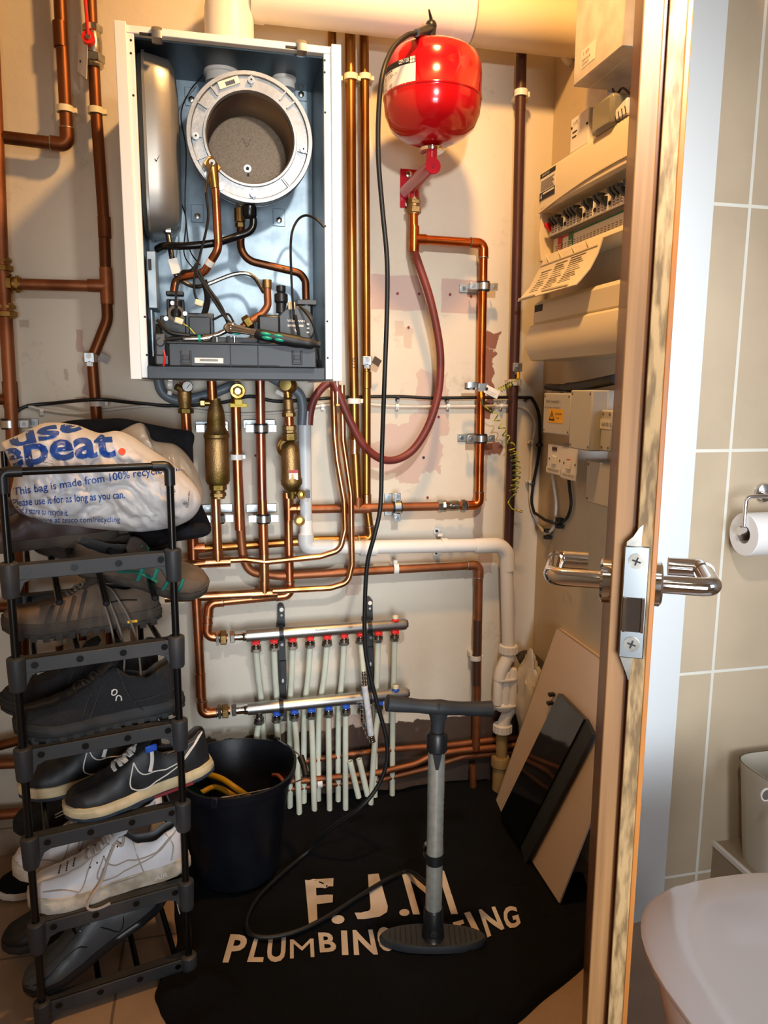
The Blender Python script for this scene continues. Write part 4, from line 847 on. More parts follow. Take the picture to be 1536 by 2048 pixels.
for an in (88, 183, 272, -8, 222, 238):
    a = math.radians(an); c = HC+V((math.cos(a)*RM, .001, math.sin(a)*RM))
    if an in (222, 238): c = HC+V((math.cos(a)*(RM+.008), .0, math.sin(a)*(RM+.008)))
    mb = MB(); mb.cyl(c-UY*.004, c+UY*.004, .0065, n=16); mb.cyl(c-UY*.0052, c-UY*.004, .004, n=6)
    mb.build('flange_bolt', 'zinc', hr)
    mb = MB(); mb.sphere(c-UY*.0052, .002, 8, 5, sc=(1, .4, 1)); mb.build('bolt_socket', 'ink', hr) if an < 200 else None
mb = MB()
for an in (40, 52, 130, -48, -10.5, 88, 183, 272, 150, 205, 310):
    a = math.radians(an); c = HC+V((math.cos(a)*RM, .0025, math.sin(a)*RM)); mb = MB(); mb.box(c, (HO-HI-.016, .005, .0025), Matrix.Rotation(-a, 3, 'Y')); mb.build('flange_rib', 'cast_alu', hr)
a = math.radians(112); c = HC+V((math.cos(a)*RM, .002, math.sin(a)*RM)); rot = Matrix.Rotation(-(a-PI/2), 3, 'Y')
mb = MB(); mb.box(c, (.040, .003, .013), rot); lb = mb.build('label_plate', 'label_white', hr)
mb = MB(); 
for k in range(14): mb.box(c+rot @ V((-.006+k*.0013, -.0018, -.001)), ((.0007 if k % 3 else .001), .0006, .007), rot)
mb.build('barcode', 'ink', lb)
# brass inlet and pipes
mb = MB(); a = BP(424, 330, .0); c = BP(430, 378, .0); mb.tube([a+V((-.003, .012, .012)), a, c], [.008, .011, .0085], 14); mb.box(a+V((0, .004, 0)), (.03, .006, .018), Matrix.Rotation(.7, 3, 'Y')); nb = mb.build('brass_inlet', 'brass', bo, bevel=.001)
mb = MB(); mb.cyl(a-UY*.010, a-UY*.018, .0055); mb.tube(spline([a-UY*.018, BP(417, 352, -.015), BP(411, 385, -.01)], 5), .0022, 8); mb.build('sensor', 'nickel', nb)
mb = MB(); P = fillet([BP(431, 378, 0), BP(437, 498, .0), BP(408, 545, .02), BP(352, 556, .05), BP(347, 588, .05)], [.0, .03, .02, .02, 0], 7); mb.tube(P, .0078, 16); pp = mb.build('flow_pipe', 'copper', bo)
mb = MB(); q0 = BP(423, 521, .008); q1 = BP(417, 531, .012); mb.cyl(q0, q1, .0086); mb.build('paper_band', 'label_white', pp)
mb = MB(); P = fillet([BP(482, 440, .09), BP(481, 518, .09), BP(600, 546, .09), BP(611, 562, .085), BP(612, 600, .08)], [.0, .035, .02, .02, 0], 7); mb.tube(P, .0078, 16); mb.build('return_pipe', 'copper_brown', bo)
mb = MB(); q = BP(480, 432, .09); mb.cyl(q+UZ*.014, q-UZ*.012, .0115, n=12); mb.nut(q-UZ*.018, UZ, .010, .01); mb.build('return_nut', 'brass', bo)
mb = MB(); mb.tube(fillet([BP(534, 568, .04), BP(536, 612, .04), BP(524, 628, .04), BP(490, 650, .03), BP(478, 662, .03)], .02, 6), .0075, 14); pp = mb.build('elbow_pipe', 'copper_matt', bo)
mb = MB(); q = BP(534, 568, .04); mb.cyl(q+UZ*.008, q-UZ*.008, .0092, n=14); mb.nut(BP(496, 645, .03), V((-.8, 0, -.5)), .0145, .015); mb.build('pipe_nut', 'brass_dull', pp)
# condensate trap hose
mb = MB(); q = BP(499, 425, .03); mb.lathe([(.009, .016), (.014, .01), (.014, -.006), (.009, -.014)], q, UZ, 18); mb.tube(spline([q, BP(507, 442, .03), BP(500, 462, .03), BP(470, 474, .03), BP(430, 486, .02), BP(370, 492, .02), BP(330, 492, .03), BP(315, 498, .05)], 6), .0072, 14); mb.build('condensate_hose', 'black_metal', bo)
# left bracket box
mb = MB(); a = BP(292, 500, .0); c = BP(314, 615, .0); mb.bx((a.x, BF+.012, c.z), (c.x, BF+.10, a.z)); mb.build('bracket', 'sheet_steel', bo, bevel=.001)
mb = MB(); a = BP(297, 516, .0); mb.bx((a.x-.002, BF+.0105, a.z-.02), (a.x+.004, BF+.0115, a.z)); mb.build('bracket_slot', 'ink', bo)
mb = MB(); a = BP(300, 618, 0); c = BP(310, 712, 0); mb.bx((a.x, BF+.014, c.z), (c.x-.003, BF+.09, a.z)); mb.build('bracket', 'sheet_steel', bo)
# plate fixings on the back
for (x, y) in ((395, 433), (558, 441), (383, 200), (602, 190)):
    q = PY(x, y, BB-.001); mb = MB(); mb.box(q+UZ*.006, (.026, .003, .036)); mb.build('fixing_plate', 'sheet_steel', bo, bevel=.001)
    mb = MB(); mb.nut(q-UY*.004, UY, .0065, .004); mb.build('fixing_bolt', 'nickel', bo)
# hydraulic block left and right
mb = MB(); q = BP(351, 612, .05); mb.box(q+V((0, .02, -.012)), (.034, .04, .05)); mb.box(BP(350, 588, .05), (.034, .022, .008)); mb.cyl(BP(352, 600, .04), BP(352, 640, .04), .013); mb.box(BP(352, 660, .05), (.055, .05, .05)); hb = mb.build('hydraulic_block', 'black_plastic', bo, bevel=.002)
q = BP(352, 627, .012); mb = MB(); mb.ring(q, UY, .0155, .010, .012, 24); mb.build('port_ring', 'chrome', hb)
for (x, y) in ((332, 637), (370, 627), (345, 606)): q = BP(x, y, .01); mb = MB(); mb.cyl(q, q+UY*.02, .0042, n=14); mb.cyl(q-UY*.001, q, .0025, n=6); mb.build('block_screw', 'bare_steel', hb)
mb = MB(); a = BP(400, 655, .05); mb.box(a, (.055, .06, .05)); mb.box(a+V((0, -.031, 0)), (.042, .004, .036)); mb.build('fan_cover', 'black_plastic', bo, bevel=.006)
mb = MB(); a = BP(536, 655, .05); mb.box(a, (.045, .06, .045)); mb.build('fan_cover', 'black_plastic', bo, bevel=.005)
# pump
q = BP(592, 652, .03); mb = MB(); mb.lathe([(.0, 0), (.036, 0), (.040, .004), (.041, .01), (.041, .045)], q, UY, 40, caps=False); mb.box(q+V((0, .03, .030)), (.06, .05, .02)); pm = mb.build('pump', mat('pump_face', '#343b41', .45), bo)
mb = MB(); text_on(mb, 'VIESSMANN', q+V((-.0175, -.0008, .008)), UX, UZ, .0042, .035, bold=.01); flatbuild(mb, 'lettering', 'label_white', pm)
mb = MB()
for k in range(16): mb.box(q+V((-.016+k*.002, -.0008, .0005)), (.0012, .0005, .004))
for k in range(3): mb.box(q+V((.024, -.0008, .004-k*.008)), (.005, .0005, .003))
mb.tube([q+V((-.003, -.0008, -.006)), q+V((0, -.0008, -.012)), q+V((.003, -.0008, -.008))], .0014, 6); mb.build('symbols', 'label_white', pm)
q = BP(562, 590, .04); mb = MB(); mb.lathe([(.0095, 0), (.0095, -.009), (.007, -.010), (.0125, -.014), (.0125, -.030), (.010, -.036), (.010, -.055)], q+UZ*.006, UZ*1, 20) if False else mb.lathe([(.0105, .0), (.0105, .018), (.0135, .022), (.0135, .036), (.008, .04), (.0095, .042), (.0095, .052), (.008, .053)], q-UZ*.035, UZ, 20); mb.build('air_vent', 'black_plastic', bo)
q = BP(612, 606, .05); mb = MB(); mb.box(q, (.040, .03, .010)); mb.cyl(q, q-UZ*.04, .014); mb.build('pipe_clip_block', 'black_plastic', bo, bevel=.001)
mb = MB(); q = BP(583, 612, .03); mb.box(q, (.014, .01, .016)); mb.build('connector', 'cream_clip', bo, bevel=.002)
# tray
z_a = BP(480, 735, 0).z; z_b = BP(480, 684, 0).z; xA = BP(338, 710, -.03).x; xB = BP(632, 716, -.03).x
mb = MB(); mb.bx((xA, BF-.035, z_a), (xB, BF+.05, z_b-.004)); mb.bx((xA-.004, BF-.038, z_b-.008), (xB+.003, BF+.052, z_b-.003)); mb.bx((xA+.003, BF-.01, z_b-.004), (xB-.004, BF+.06, z_b+.008)); tr = mb.build('control_tray', 'tray_plastic', bo, bevel=.002)
mb = MB(); mb.bx((X0-.001, BF-.012, zb-.002), (X1-.003, BF+.13, z_a+.001)); mb.build('base_strip', 'tray_plastic', bo, bevel=.0015)
mb = MB()
for x in (461, 516): q = BP(x, 712, -.035); mb.bx((q.x-.001, BF-.0362, z_a), (q.x+.001, BF-.0348, z_b-.008))
for x in (427, 457, 518): q = BP(x, 686, -.01); mb.bx((q.x-.0025, BF-.0385, z_b-.004), (q.x+.0025, BF-.008, z_b+.0085))
q = BP(485, 737, -.035); mb.bx((q.x-.07, BF-.0363, z_a+.0015), (q.x+.07, BF-.0348, z_a+.004)); mb.build('tray_groove', 'ink', tr)
for x in (372, 594):
    q = BP(x, 716, -.035); mb = MB(); mb.bx((q.x-.010, BF-.0385, q.z-.010), (q.x-.007, BF-.034, q.z+.014)); mb.bx((q.x+.007, BF-.0385, q.z-.010), (q.x+.010, BF-.034, q.z+.014)); mb.bx((q.x-.010, BF-.0385, q.z-.013), (q.x+.010, BF-.034, q.z-.008)); mb.bx((q.x-.006, BF-.037, q.z-.004), (q.x+.006, BF-.034, q.z+.006)); mb.build('latch_tab', 'black_plastic_m', tr, bevel=.0008)
q = BP(418, 721, -.0352); mb = MB(); mb.box(q, (.053, .0006, .0098)); lb = mb.build('sticker', 'label_white', tr)
mb = MB()
for k in range(34): mb.box(q+V((-.0165+k*.001, -.0005, .0006)), (.0006 if k % 3 else .0004, .0004, .0042))
mb.build('barcode', 'ink', lb)
for x in (434, 457, 469): q = BP(x, 684, -.012); mb = MB(); mb.cyl(q-UZ*.006, q+UZ*.008, .0022, n=10); mb.cyl(q+UZ*.008, q+UZ*.011, .0036, n=10); mb.build('upright_screw', 'zinc', tr)
mb = MB(); q = BP(322, 690, -.012); mb.box(q, (.018, .03, .040)); mb.cyl(q+V((0, -.016, .004)), q+V((0, -.022, .004)), .008, n=16); mb.box(q+V((.002, 0, -.028)), (.024, .03, .018)); mb.build('gas_valve', mat('valve_dark', '#4a4b4c', .45, .6), bo, bevel=.002)
mb = MB(); mb.tube(spline([BP(327, 700, -.03), BP(330, 715, -.032), BP(327, 732, -.03)], 5), .002, 7); mb.build('red_wire', 'red_plastic', bo)
# wires
def wire(px, r_=.002, m_='black_rubber', nm='wire'):
    return MB().tube(spline([BP(*p) for p in px], 7), r_, 8).build(nm, m_, bo)
wire([(588, 640, -.0), (583, 560, .01), (582, 480, .02), (592, 445, .03), (610, 431, .02), (632, 438, .0), (648, 454, -.006)], .0024)
wire([(590, 630, -.01), (596, 660, -.012), (598, 672, -.012)], .0034, 'black_rubber')
wire([(600, 612, .02), (622, 640, -.005), (635, 680, -.01), (640, 720, -.02)], .0026)
wire([(360, 400, .12), (372, 440, .11), (368, 505, .1), (385, 535, .08), (400, 550, .03)], .0013)
wire([(406, 150, .12), (378, 185, .1), (362, 230, .12), (372, 300, .1), (370, 400, .1), (372, 440, .11), (380, 500, .1), (400, 530, .06)], .0013)
wire([(412, 385, .0), (416, 440, .0), (400, 510, .0), (393, 540, -.01), (402, 560, -.01), (430, 605, -.01), (455, 640, -.01), (490, 660, -.015)], .0024)
wire([(395, 525, -.012), (382, 540, -.01), (362, 545, .0), (353, 580, -.01), (350, 635, -.01)], .0022)
wire([(395, 525, -.01), (388, 560, -.01), (390, 590, -.01), (398, 603, -.01)], .0022)
wire([(396, 540, 0), (412, 570, .0), (440, 610, .0), (458, 650, .0)], .0034)
wire([(408, 560, .03), (415, 600, .04), (405, 640, .05)], .006)
wire([(360, 560, .08), (385, 572, .08), (410, 570, .07), (470, 548, .07), (505, 552, .07), (528, 585, .06)], .0042, 'braided', 'braided_hose')
wire([(425, 640, .0), (455, 628, .0), (470, 650, -.01)], .0022)
wire([(315, 640, .0), (340, 665, -.01), (380, 672, -.01), (330, 680, -.01)], .004)
wire([(362, 645, -.015), (378, 655, -.018), (390, 668, -.018)], .0012, 'earth_wire')
for (x, y) in ((358, 642), (398, 606)): q = BP(x, y, -.015); mb = MB(); mb.box(q, (.016, .010, .011), Matrix.Rotation(.3, 3, 'Y')); mb.build('connector', 'cream_clip', bo, bevel=.002)
for (x, y, x2, y2) in ((624, 690, 640, 738), (310, 735, 318, 650)): 
    mb = MB(); mb.tube(spline([BP(x, y, .01), BP((x+x2)/2+3, (y+y2)/2, -.005), BP(x2, y2, .01)], 5), .006, 10); mb.build('wire_bundle', 'black_rubber', bo)
# tools lying on the tray
t = thing('ratchet_wrench', 'ratchet wrench with green and black grip lying on the boiler tray', 'wrench', BP(480, 672, -.02))
mb = MB(); a = BP(462, 656, -.03); c = BP(512, 666, -.045); e1 = BP(640, 690, -.052)
mb.sphere(a, .0125, 16, 8, sc=(1.15, .8, .9)); mb.tube([a, a+(c-a)*.5, c], [.010, .007, .0058], 12); mb.build('head', 'chrome', t)
mb = MB(); mb.sphere(BP(474, 663, -.034), .0065, 12, 6, sc=(1.5, .5, 1)); mb.build('switch', 'green_tool', t)
mb = MB(); mb.tube(spline([c, BP(520, 669, -.048), BP(545, 674, -.052), BP(572, 679, -.052), BP(605, 685, -.052), e1], 4), [.006]+[.0095]*3+[.0105]*6+[.012]*6+[.0105]*3+[.006]*2, 12) if len(spline([c, c, c, c, c, c], 4)) == 21 else None; mb.build('handle', 'black_rubber', t)
mb = MB()
for (x, y) in ((532, 668), (534, 676), (557, 672), (559, 680)): mb.sphere(BP(x, y, -.0605), .0085, 10, 6, sc=(1.25, .55, .42), rot=Matrix.Rotation(.15, 3, 'Y'))
mb.build('grip_insert', 'green_tool', t)
mb = MB(); mb.tube([BP(458, 658, -.022), BP(438, 668, -.022), BP(410, 677, -.022), BP(366, 678, -.022)], [.006, .0048, .0048, .003], 12); mb.cyl(BP(420, 675, -.022), BP(406, 677, -.022), .0072); mb.build('extension_bar', 'chrome', t)
mb = MB(); mb.cyl(BP(402, 677, -.022), BP(396, 677.5, -.022), .0072); mb.build('ring', 'green_tool', t)
# ================================================================== FLUE
FY = 1.80
fl = thing('flue_pipe', 'large white flue pipe bending from the boiler top to the right', 'flue', (0, FY, zt))
zc_ = PY(700, 66, FY).z+.064; fxc = PY(458, 30, FY).x
mb = MB(); mb.cyl((fxc, FY, zt), (fxc, FY, zc_-.05), .052, n=36); mb.tube(fillet([(fxc, FY, zt+.03), (fxc, FY, zc_), (fxc+.12, FY, zc_)], .075, 12), .0525, 36); mb.build('elbow', 'white_plastic', fl)
mb = MB(); mb.cyl((PY(500, 40, FY).x, FY, zc_), (PY(940, 60, FY).x, FY, zc_), .060, n=44); mb.cyl((PY(500, 40, FY).x, FY, zc_), (PY(530, 60, FY).x, FY, zc_), .0625, n=44); mb.build('pipe_section', 'white_plastic', fl)
mb = MB(); mb.cyl((PY(935, 60, FY).x, FY, zc_), (RX+.01, FY, zc_), .0600, n=44); mb.build('end_section', mat('white_plastic_warm', '#d2c2a2', .4), fl)
mb = MB(); mb.cyl((PY(900, 60, FY).x, FY, zc_), (PY(936, 60, FY).x, FY, zc_), .0625, n=44); mb.build('coupling', 'white_plastic', fl)
mb = MB(); mb.tube(spline([WP(1128, 108, .10), WP(1140, 122, .09), WP(1160, 118, .06)], 5), .012, 10); tag(mb.build('pipe_insulation', 'white_plastic_old'), 'small pale lagged pipe end under the flue at the right wall', 'pipe')
# ================================================================== EXPANSION VESSEL
TY_ = 1.70; tc_ = PY(865, 190, TY_); tR = (PY(960, 190, TY_).x-PY(769, 190, TY_).x)/2*.985; ztop = PY(862, 86, TY_-tR*.2).z; zbt = PY(865, 293, TY_).z
print('tank', tR, ztop-zbt)
ev = thing('expansion_vessel', 'glossy red expansion vessel on a red bracket under the flue', 'expansion vessel', (tc_.x, TY_, zbt))
TH = ztop-zbt; zm = PY(865, 158, TY_-tR).z-zbt
pr = [(0, 0), (tR*.15, .0), (tR*.40, .006), (tR*.66, .018), (tR*.86, .036), (tR*.97, .062), (tR, .09)]
pr += [(tR, zm-.004), (tR*1.012, zm-.003), (tR*1.012, zm+.001), (tR, zm+.002)]+[(tR, TH-.06), (tR*.985, TH-.04), (tR*.92, TH-.022), (tR*.78, TH-.010), (tR*.55, TH-.003), (tR*.25, TH), (0, TH)]
C0 = V((tc_.x, TY_, zbt)); mb = MB(); mb.lathe(pr, C0, UZ, 72, caps=False); mb.build('tank', 'red_paint', ev, angle=60)
# label wrapped on the tank
def ring_pt(px, z, r=.0012):
    d = PY(px, 150, TY_)-O; d.z = 0; oo = V((0, 0, 0))-V((C0.x, C0.y, 0)); d.normalize(); B_ = oo.dot(d); disc = max(B_*B_-(oo.dot(oo)-(tR+r)**2), 0)
    p = oo+d*(-B_-math.sqrt(disc)); return math.atan2(p.y, p.x)
a0 = ring_pt(771, 0)-.12; a1 = ring_pt(831, 0)
zl1 = ztop-.045; zl1 = PY(832, 108, TY_-tR*.9).z; zl0 = PY(832, 160, TY_-tR*.9).z; zb1 = zl1-(zl1-zl0)*.24
def wrap(mb, x0, x1, za, zb_, r, n=14):
    vs = []; 
    for k in range(n+1):
        a = a0+(a1-a0)*(x0+(x1-x0)*k/n); q = V((math.cos(a)*(tR+r)+C0.x, math.sin(a)*(tR+r)+C0.y, 0)); vs += [q+UZ*za, q+UZ*zb_]
    mb.add(vs, [(2*k, 2*k+2, 2*k+3, 2*k+1) for k in range(n)])
mb = MB(); wrap(mb, 0, 1, zl0, zl1, .0012); lb = flatbuild(mb, 'label', 'label_white', ev)
mb = MB(); wrap(mb, 0, 1, zb1, zl1, .0016); flatbuild(mb, 'label_band', 'ink', lb)
AW = (a1-a0)*tR
def lf(u, v, r=.0021): a = a1-(u/tR) if False else a0+(u/tR); return V((math.cos(a)*(tR+r)+C0.x, math.sin(a)*(tR+r)+C0.y, v))
mb = MB(); text_on(mb, 'CENTER', None, None, None, .0075, .026, bold=.02, fn=lambda x, y: lf(AW-.040+x, zb1+.0035+y), cut=.006)
for i in (0, 1):
    for j in (0, 1):
        u = AW-.012+i*.0055; v = zb1+.001+j*.0062; mb.add([lf(u, v), lf(u+.0046, v), lf(u+.0046, v+.005), lf(u, v+.005)], [(0, 1, 2, 3)])
flatbuild(mb, 'label_title', 'label_white', lb)
mb = MB()
for (u, v, wd, s_) in ((.012, .040, .05, 1), (.014, .032, .010, 0), (.014, .028, .012, 0), (.032, .033, .018, 0), (.032, .030, .022, 0), (.032, .027, .015, 0), (.014, .018, .01, 0), (.054, .033, .008, 0), (.054, .030, .008, 0), (.034, .010, .018, 0), (.034, .007, .015, 0), (.034, .004, .018, 0), (.012, .006, .016, 0), (.012, .003, .018, 0)):
    v = zl0+v*(zb1-zl0)/.045; k = 7
    for j in range(k-1):
        if (j*7+int(u*900)) % 5 == 0: continue
        p = u+wd*j/k; q = u+wd*(j+.75)/k; h_ = .0022 if s_ else .0011; mb.add([lf(p, v), lf(q, v), lf(q, v+h_), lf(p, v+h_)], [(0, 1, 2, 3)])
flatbuild(mb, 'label_print', 'ink', lb)
mb = MB(); q = C0-UZ*.002; mb.lathe([(.018, .0), (.0265, -.002), (.0275, -.006), (.026, -.010), (.019, -.011)], q, UZ, 30); mb.build('flange', 'chrome', ev)
brc = thing('wall_bracket', 'red steel pipe bracket bolted to the wall below the red vessel', 'bracket', WP(830, 380, .03))
zt_ = WP(835, 375, .045).z; fr = V((C0.x, TY_-.015, 0)); bk = WP(835, 384, .01)
fr.z = bk.z
mb = MB(); mb.lathe([(.0, 0), (.0165, 0), (.018, .002), (.018, (bk.y-fr.y)), (0, (bk.y-fr.y))], fr, UY, 30, caps=False)
fr2 = V((C0.x, C0.y, 0)); mb.cyl((C0.x, TY_, fr.z), (C0.x, TY_, zbt-.012), .0128, n=20); ps = WP(828, 385, .055); mb.tube([V((ps.x, ps.y, bk.z)), V((ps.x, ps.y, ps.z-.018))], .0135, 20)
bra = mb.build('pipe_arm', 'red_dark', brc)
print('arm', fr, bk)
mb = MB(); a = WP(800, 338, 0); c = WP(838, 418, 0); mb.bx((a.x, D-.005, c.z), (c.x, D, a.z)); mb.build('plate', 'red_dark', brc, bevel=.001)
for (x, y) in ((818, 349), (816, 408)): q = WP(x, y, .006); mb = MB(); mb.nut(q, UY, .009, .006); mb.cyl(q+UY*.003, q+UY*.005, .011, n=16); mb.build('bolt', 'nickel', brc)
mb = MB(); q = fr-UY*.0008; mb.prism([q+V((-.004, 0, 0)), q+V((-.001, 0, -.007)), q+V((.005, 0, .008)), q+V((-.001, 0, -.004))], (0, .0008, 0)); mb.build('tick_mark', 'ink', brc)
compression(brc, WP(828, 413, .055), UZ, .0112, 'brass_dull', .034)
# ================================================================== RIGHT WALL UNITS
def RP(x, y, d): return PX(x, y, RX-d)
def wallbox(name, label, cat, px0, yt, yb, px1, d, m, bev=.003, lid=True):
    """box on the right wall: far edge at px0 (top yt, bottom yb), near edge at px1, depth d"""
    a = RP(px0, yt, d); c = RP(px0, yb, d); e = RP(px1, (yt+yb)/2, d); e.y = max(e.y, 1.375); t = thing(name, label, cat, (RX, (a.y+e.y)/2, c.z))
    mb = MB(); mb.bx((RX-d*(.72 if lid else 1), e.y, c.z), (RX, a.y, a.z)); mb.build('box', m, t, bevel=bev)
    if lid: mb = MB(); mb.bx((RX-d, e.y, c.z), (RX-d*.70, a.y, a.z)); mb.build('lid', m, t, bevel=bev)
    return t, a, c, e
t, a, c, e = wallbox('meter_box', 'large white box high on the right wall beside the door', 'electrical box', 1156, -60, 166, 1300, .12, 'white_plastic_old')
def fpt(d, y, z): return V((RX-d, y, z))
def decal(root, nm, m_, d, y0, y1, z0, z1, th=.0006): mb = MB(); mb.bx((RX-d-th, y0, z0), (RX-d, y1, z1)); return mb.build(nm, m_, root)
def rtext(mb, s_, d, y, z, h, wd): return text_on(mb, s_, V((RX-d-.0008, y, z)), V((0, -1, 0)), UZ, h, wd)
q = RP(1162, 140, .12); q2 = RP(1190, 105, .12); lb = decal(t, 'label', 'label_white', .12, q2.y, q.y, q.z, q.z+.035)
mb = MB(); rtext(mb, 'T: SPY', .121, q.y-.008, q.z+.022, .007, .028); flatbuild(mb, 'writing', 'label_red', lb)
mb = MB(); rtext(mb, 'SERVICE', .121, q.y-.005, q.z+.012, .0045, .035); rtext(mb, 'ADDRESS', .121, q.y-.005, q.z+.004, .0045, .030); flatbuild(mb, 'writing', 'ink', lb)
t, a, c, e = wallbox('alarm_box', 'small white box with indicator slots beside the round timer', 'electrical box', 1142, 240, 308, 1176, .075, 'white_plastic')
mb = MB(); rtext(mb, 'V.LITE', .0755, a.y-.014, a.z-.016, .006, .022); mb.bx((RX-.0765, a.y-.032, a.z-.032), (RX-.075, a.y-.012, a.z-.0305)); mb.bx((RX-.0765, a.y-.030, a.z-.042), (RX-.075, a.y-.012, a.z-.0405)); mb.sphere((RX-.075, a.y-.007, a.z-.02), .003, 8, 5); mb.sphere((RX-.075, e.y+.006, a.z-.032), .003, 8, 5); flatbuild(mb, 'markings', 'ink', t)
a = RP(1183, 212, .10); c = RP(1181, 275, .10); e = RP(1222, 230, .10); t = thing('timer_dial', 'square clear cased timer with round dial on the right wall', 'timer', (RX, a.y, c.z))
mb = MB(); mb.bx((RX-.05, e.y+.002, c.z+.003), (RX, a.y-.002, a.z-.003)); mb.build('base', 'ink_grey', t, bevel=.002)
cc = V((RX-.07, (a.y+e.y)/2, (a.z+c.z)/2)); mb = MB(); mb.lathe([(0, .0), (.024, 0), (.028, .004), (.028, .02)], cc, UX, 36, caps=False); mb.ring(cc-UX*.001, UX, .020, .018, .002, 36); mb.build('dial', mat('dial_grey', '#77735f', .5), t)
mb = MB(); mb.box(cc-UX*.003, (.002, .003, .016), Matrix.Rotation(.8, 3, 'X')); mb.build('pointer', 'ink', t)
mb = MB(); mb.bx((RX-.10, e.y, c.z), (RX-.048, a.y, a.z)); mb.build('clear_cover', 'clear_plastic', t, bevel=.008)
a = RP(1224, 225, .09); c = RP(1222, 270, .09); c.z = RP(1080, 342, .09).z+.001; e = RP(1262, 230, .09); e.y = max(e.y, 1.40); t = thing('doorbell_chime', 'cream box with sloping slots at the door edge above the fuse board', 'electrical box', (RX, a.y, c.z))
mb = MB(); mb.prism([(RX-.09, a.y, c.z), (RX-.09, a.y, c.z+(a.z-c.z)*.72), (RX-.09, a.y-.012, a.z), (RX-.09, e.y, a.z+.01), (RX-.09, e.y, c.z)], (.09, 0, 0)); mb.build('case', 'white_plastic', t, bevel=.002)
mb = MB()
for k in range(4): mb.box((RX-.0905, a.y-.016-k*.012, a.z-.016+.001*k), (.001, .0018, .018), Matrix.Rotation(-.35, 3, 'X'))
mb.sphere((RX-.09, a.y-.006, c.z+.02), .0025, 8, 5); mb.build('slots', 'ink', t)
tag(MB().tube(spline([RP(1225, 178, .05), RP(1232, 190, .07), RP(1245, 176, .07), RP(1262, 190, .07)], 6), .0022, 8).build('cable', 'black_rubber'), 'thin dark cable between the top box and cream chime', 'cable')
tag(MB().bx(RP(1206, 176, .03)-V((.0, .02, .03)), RP(1206, 176, .0)+V((0, .02, .02))).build('trunking', 'white_plastic_old'), 'short grey trunking under the large white box', 'trunking')
tag(MB().cyl(RP(1177, 216, .002), RP(1177, 216, 0), .004, n=12).build('wall_plug', 'ink_grey'), 'single screw hole in the right wall above the alarm box', 'wall plug')
# consumer unit 1
d1 = .09; cT = RP(1080, 342, d1); cM = RP(1074, 428, d1); cB = RP(1073, 524, d1); near = 1.2
cu = thing('consumer_unit', 'cream fuse board with its flap hanging open on the right wall', 'fuse board', (RX, 1.6, cB.z))
fy = cT.y; zT = cT.z; zM = cM.z; zB = cB.z; ny = 1.352
def arcx(t): return d1-.012*(1-math.sin(PI*min(max(t, 0), 1)))   # slight bow
secs = [(0, .02), (.03, .0)]
mb = MB()
prof = [(0, zT), (d1-.014, zT), (d1-.004, zT-.004), (d1, zT-.014), (d1, zM+.006), (d1-.006, zM), (.050, zM-.002), (.050, zB+.018), (d1-.014, zB+.012), (d1-.010, zB), (0, zB)]
mb.prism([(RX-x, fy-.010, z) for x, z in prof], (0, ny-fy+.010, 0)); mb.prism([(RX, fy, zB), (RX, fy, zT), (RX-d1+.014, fy, zT), (RX-d1+.001, fy, zT-.012), (RX-d1+.001, fy, zM+.004), (RX-d1+.004, fy, zM), (RX-d1-.0, fy, (zM+zB)/2), (RX-d1+.006, fy, zB)], (0, -.011, 0))
mb.build('case', 'cream_plastic', cu, bevel=.0015)
mb = MB()
for k in range(13):   # bowed lip above the recess
    y0 = fy-.004-(fy-ny)*k/13; y1 = fy-.004-(fy-ny)*(k+1)/13; h0 = .022*math.sin(PI*k/13*.62+.05); h1 = .022*math.sin(PI*(k+1)/13*.62+.05)
    mb.prism([(RX-d1-.003, y0, zM+h0-.004), (RX-d1-.003, y1, zM+h1-.004), (RX-d1-.003, y1, zM+h1), (RX-d1-.003, y0, zM+h0)], (.02, 0, 0))
mb.build('lip', 'cream_plastic', cu)
rx = RX-.052
zl = zB+.055; zh = zM-.010; bwid = .0155; by = fy-.030
mb = MB(); mb.bx((rx-.016, ny, zl-.004), (rx, by+.004, zh-.012)); mb.build('rail_cover', 'ink_grey', cu)
brk = 0
cols = 'R,b,b,b,B,w,b,b,b,b,B,w,b,b,w,b,b,B,w,b,b,b,B,b,b,b'.split(',')
for i, k in enumerate(cols):
    y1 = by-i*bwid; y0 = y1-bwid+.001
    if y0 < ny+.002: break
    mb = MB(); mb.bx((rx-.022, y0, zl), (rx-.016, y1, zh-.016)); bk_ = mb.build('breaker', 'label_white' if k != 'R' else 'label_white', cu, bevel=.0008)
    if k == 'w': mb = MB(); mb.cyl((rx-.024, (y0+y1)/2, zl+.012), (rx-.02, (y0+y1)/2, zl+.012), .0045, n=12); mb.build('test_button', 'ink', bk_); continue
    zz = (zl+zh-.016)/2+(.012 if k == 'b' else .002)
    mb = MB(); mb.prism([(rx-.020, y0+.002, zz-.012), (rx-.036, y0+.002, zz+.002), (rx-.038, y0+.002, zz+.010), (rx-.020, y0+.002, zz+.010)], (0, bwid-.005, 0)); mb.build('toggle', 'red_plastic' if k == 'R' else 'black_plastic', bk_, bevel=.001)
    if k != 'R':
        mb = MB()
        for j in range(3): mb.bx((rx-.0228, y0+.004, zl+.004+j*.0055), (rx-.0219, y1-.004, zl+.0065+j*.0055))
        mb.build('print', 'ink_grey', bk_)
mb = MB(); zs = zB+.017; mb.bx((rx-.004, ny, zs), (rx-.0, by+.010, zl-.004)); mb.build('label_strip', 'label_white', cu)
